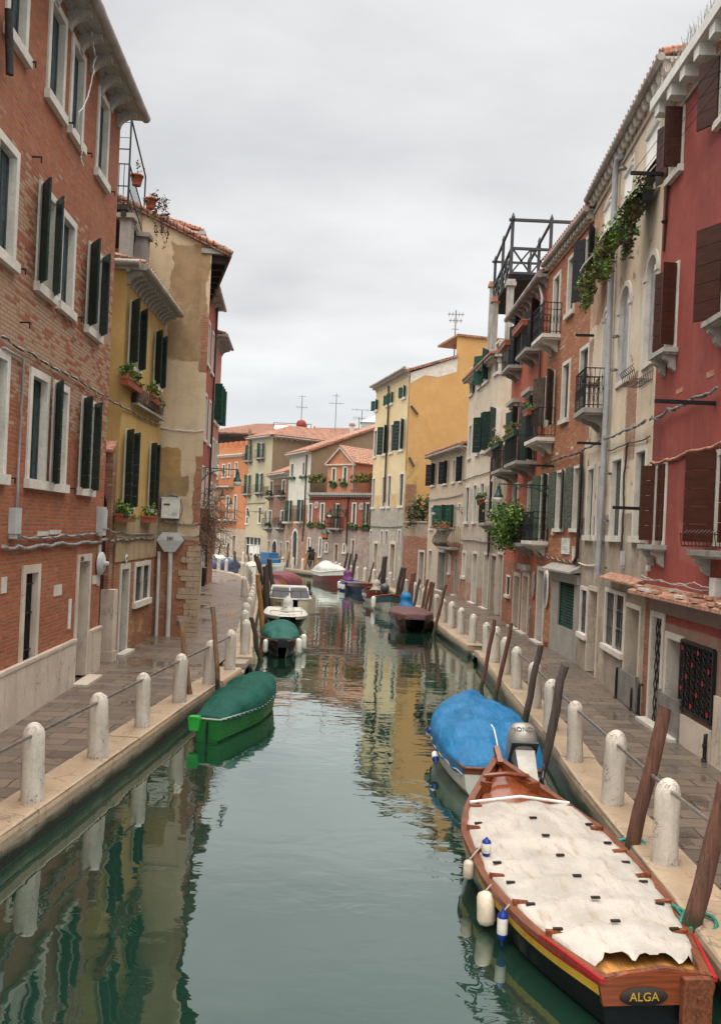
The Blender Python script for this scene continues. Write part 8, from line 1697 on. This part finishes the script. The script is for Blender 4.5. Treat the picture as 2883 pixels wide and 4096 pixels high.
# two walkers on the far bank
def person(p, h, label, jacket, trouser, face, step, lean=0, hairc=(.015, .011, .010), bag=False):
    me = bpy.data.meshes.new('person'); k = h / 1.75
    J = {'pelvis': (0, 0, .95), 'waist': (0, .01, 1.12), 'chest': (0, .0, 1.36), 'neck': (0, .0, 1.50), 'head': (0, .03, 1.62), 'top': (0, .03, 1.73), 'hl': (.10, 0, .90), 'kl': (.11, step * .5 + .03, .50), 'al': (.11, step - .02, .10), 'fl': (.12, step + .15, .04),
         'hr': (-.10, 0, .90), 'kr': (-.11, -step * .4 + .05, .50), 'ar': (-.11, -step - .04, .12), 'fr': (-.12, -step + .12, .04), 'sl': (.20, 0, 1.42), 'el': (.27, -.06, 1.15), 'wl': (.25, .08, .93), 'dl': (.24, .12, .84), 'sr': (-.20, 0, 1.42), 'er': (-.27, -.03, 1.15), 'wr': (-.24, .12, .95), 'dr': (-.23, .16, .87)}
    rad = {'pelvis': .155, 'waist': .14, 'chest': .165, 'neck': .062, 'head': .10, 'top': .075, 'hl': .10, 'kl': .072, 'al': .048, 'fl': .042, 'hr': .10, 'kr': .072, 'ar': .048, 'fr': .042, 'sl': .082, 'el': .058, 'wl': .042, 'dl': .035, 'sr': .082, 'er': .058, 'wr': .042, 'dr': .035}
    E_ = [('pelvis', 'waist'), ('waist', 'chest'), ('chest', 'neck'), ('neck', 'head'), ('head', 'top'), ('pelvis', 'hl'), ('hl', 'kl'), ('kl', 'al'), ('al', 'fl'), ('pelvis', 'hr'), ('hr', 'kr'), ('kr', 'ar'), ('ar', 'fr'), ('chest', 'sl'), ('sl', 'el'), ('el', 'wl'), ('wl', 'dl'), ('chest', 'sr'), ('sr', 'er'), ('er', 'wr'), ('wr', 'dr')]
    nm = list(J); me.from_pydata([Vector(J[q]) * k for q in nm], [(nm.index(a), nm.index(b)) for a, b in E_], []); o = bpy.data.objects.new('person', me); COL.objects.link(o)
    md = o.modifiers.new('skin', 'SKIN'); o.modifiers.new('sub', 'SUBSURF').render_levels = 2; o.modifiers['sub'].levels = 2
    for q, v in zip(nm, me.skin_vertices[0].data): v.radius = (rad[q] * k * (1.15 if q in ('chest', 'pelvis', 'waist') else 1),) * 2
    me.skin_vertices[0].data[0].use_root = True
    dg = bpy.context.evaluated_depsgraph_get(); m2 = bpy.data.meshes.new_from_object(o.evaluated_get(dg)); bpy.data.objects.remove(o)
    for mt in (jacket, trouser, M['skin'], M['white_paint']): m2.materials.append(mt)
    for pl_ in m2.polygons:
        c = pl_.center / k; pl_.use_smooth = True
        pl_.material_index = 3 if c.z < .10 else 1 if c.z < .93 and abs(c.x) < .19 else 2 if c.z > 1.5 or (c.z < .92 and abs(c.x) > .19) else 0
    r = thing('person', label, 'person', p, face); link('body', m2, r)
    MB().lathe([(.118 * k, -.07 * k), (.128 * k, .02 * k), (.118 * k, .09 * k), (.07 * k, .14 * k), (0, .155 * k)], 14, 0, (0, .01 * k, 1.645 * k)).lathe([(.06 * k, -.16 * k), (.10 * k, -.06 * k)], 10, 0, (0, -.06 * k, 1.64 * k)).build('hair', simple('dark_hair', hairc, .6), r)
    fm = MB().lathe([(.012 * k, -.02 * k), (.02 * k, 0), (.012 * k, .02 * k)], 6, 0, (0, .145 * k, 1.605 * k)); fm.build('nose', M['skin'], r)
    if bag: MB().box(-.15, -.27, 1.02, .15, -.13, 1.42).build('backpack', M['black'], r)
    return r
M['skin'] = simple('skin', (.42, .24, .17), .5, .1)
p1 = onz('d', 1085, 1358); p2 = onz('d', 1108, 1364)
person(p1, 1.82, 'walker in black jacket with backpack on the far bank, left of a pair', simple('black_jacket', (.012, .014, .018), .7), simple('dark_jeans', (.015, .02, .035), .8), R(25), .14, bag=True)
person(p2, 1.68, 'walker with long dark hair and white shoes on the far bank, right of a pair', simple('dark_coat', (.018, .017, .022), .7), simple('black_trousers', (.014, .014, .018), .8), R(-20), .16)
# ------------------------------------------------------------------ sky, sun, camera
wd = bpy.data.worlds.new('World'); SC.world = wd; wd.use_nodes = True; t = NT(wd.node_tree); bg = t.n['Background']
sky = t.node('ShaderNodeTexSky', sky_type='NISHITA', sun_disc=False, sun_elevation=R(52), sun_rotation=R(205), air_density=1.6, dust_density=4.0)
gen = t.coord('Generated'); z = t.sep(gen)[2]
pv = t.node('ShaderNodeVectorMath', operation='DIVIDE'); zz = t.math('ADD', t.math('MAXIMUM', z, 0.0), .22)
cb = t.node('ShaderNodeCombineXYZ'); t.put(cb.inputs[0], zz); t.put(cb.inputs[1], zz); t.put(cb.inputs[2], 1.0); t.put(pv.inputs[0], gen); t.put(pv.inputs[1], cb.outputs[0])
n1 = t.noise(t.mapv(pv.outputs[0], (1, 1.4, .15)), .55, 6, .5); n2 = t.noise(t.mapv(pv.outputs[0], (1, 1.9, .15)), 1.5, 5, .5)
cl = t.math('ADD', t.math('MULTIPLY', n1, .7), t.math('MULTIPLY', n2, .3))
cloud = t.mix(t.step(cl, .36, .66), SKYLO, SKYHI)
low = t.mix(t.step(z, .26, -.02), cloud, (.80, .84, .86)); 
veil = t.mix(t.math('MULTIPLY', t.step(z, .58, .95), 1.0), low, ZENITH)     # an overcast sky is brightest overhead
sk = t.mix(.93, t.mix(.06, (0, 0, 0), sky.outputs[0]), veil)
t.put(bg.inputs['Color'], sk); bg.inputs['Strength'].default_value = 1.0
sun = bpy.data.lights.new('sun', 'SUN'); sun.energy = SUNK; sun.angle = R(70); sun.color = (1, .93, .84)
so = bpy.data.objects.new('sun', sun); COL.objects.link(so)
el, az = R(52), R(205)
dr = Vector((math.sin(az) * math.cos(el), math.cos(az) * math.cos(el), math.sin(el)))
so.rotation_euler = dr.to_track_quat('Z', 'Y').to_euler()
cam = bpy.data.cameras.new('camera'); co = bpy.data.objects.new('camera', cam); COL.objects.link(co)
cam.sensor_fit = 'VERTICAL'; cam.sensor_height = 36; cam.sensor_width = 36; cam.lens = FPX / 4096 * 36; cam.shift_y = (CY - 2048) / 4096; cam.clip_end = 2000; cam.clip_start = .1
co.matrix_world = Matrix(((_c, -_s, 0, 0), (0, 0, -1, 0), (_s, _c, 0, EYE), (0, 0, 0, 1)))
SC.camera = co
SC.view_settings.view_transform = 'Standard'; SC.view_settings.look = 'None'; SC.view_settings.exposure = EXPO; SC.view_settings.gamma = 1
SC.render.engine = 'CYCLES'; SC.cycles.max_bounces = 6; SC.cycles.diffuse_bounces = 3; SC.cycles.glossy_bounces = 3; SC.cycles.use_denoising = True
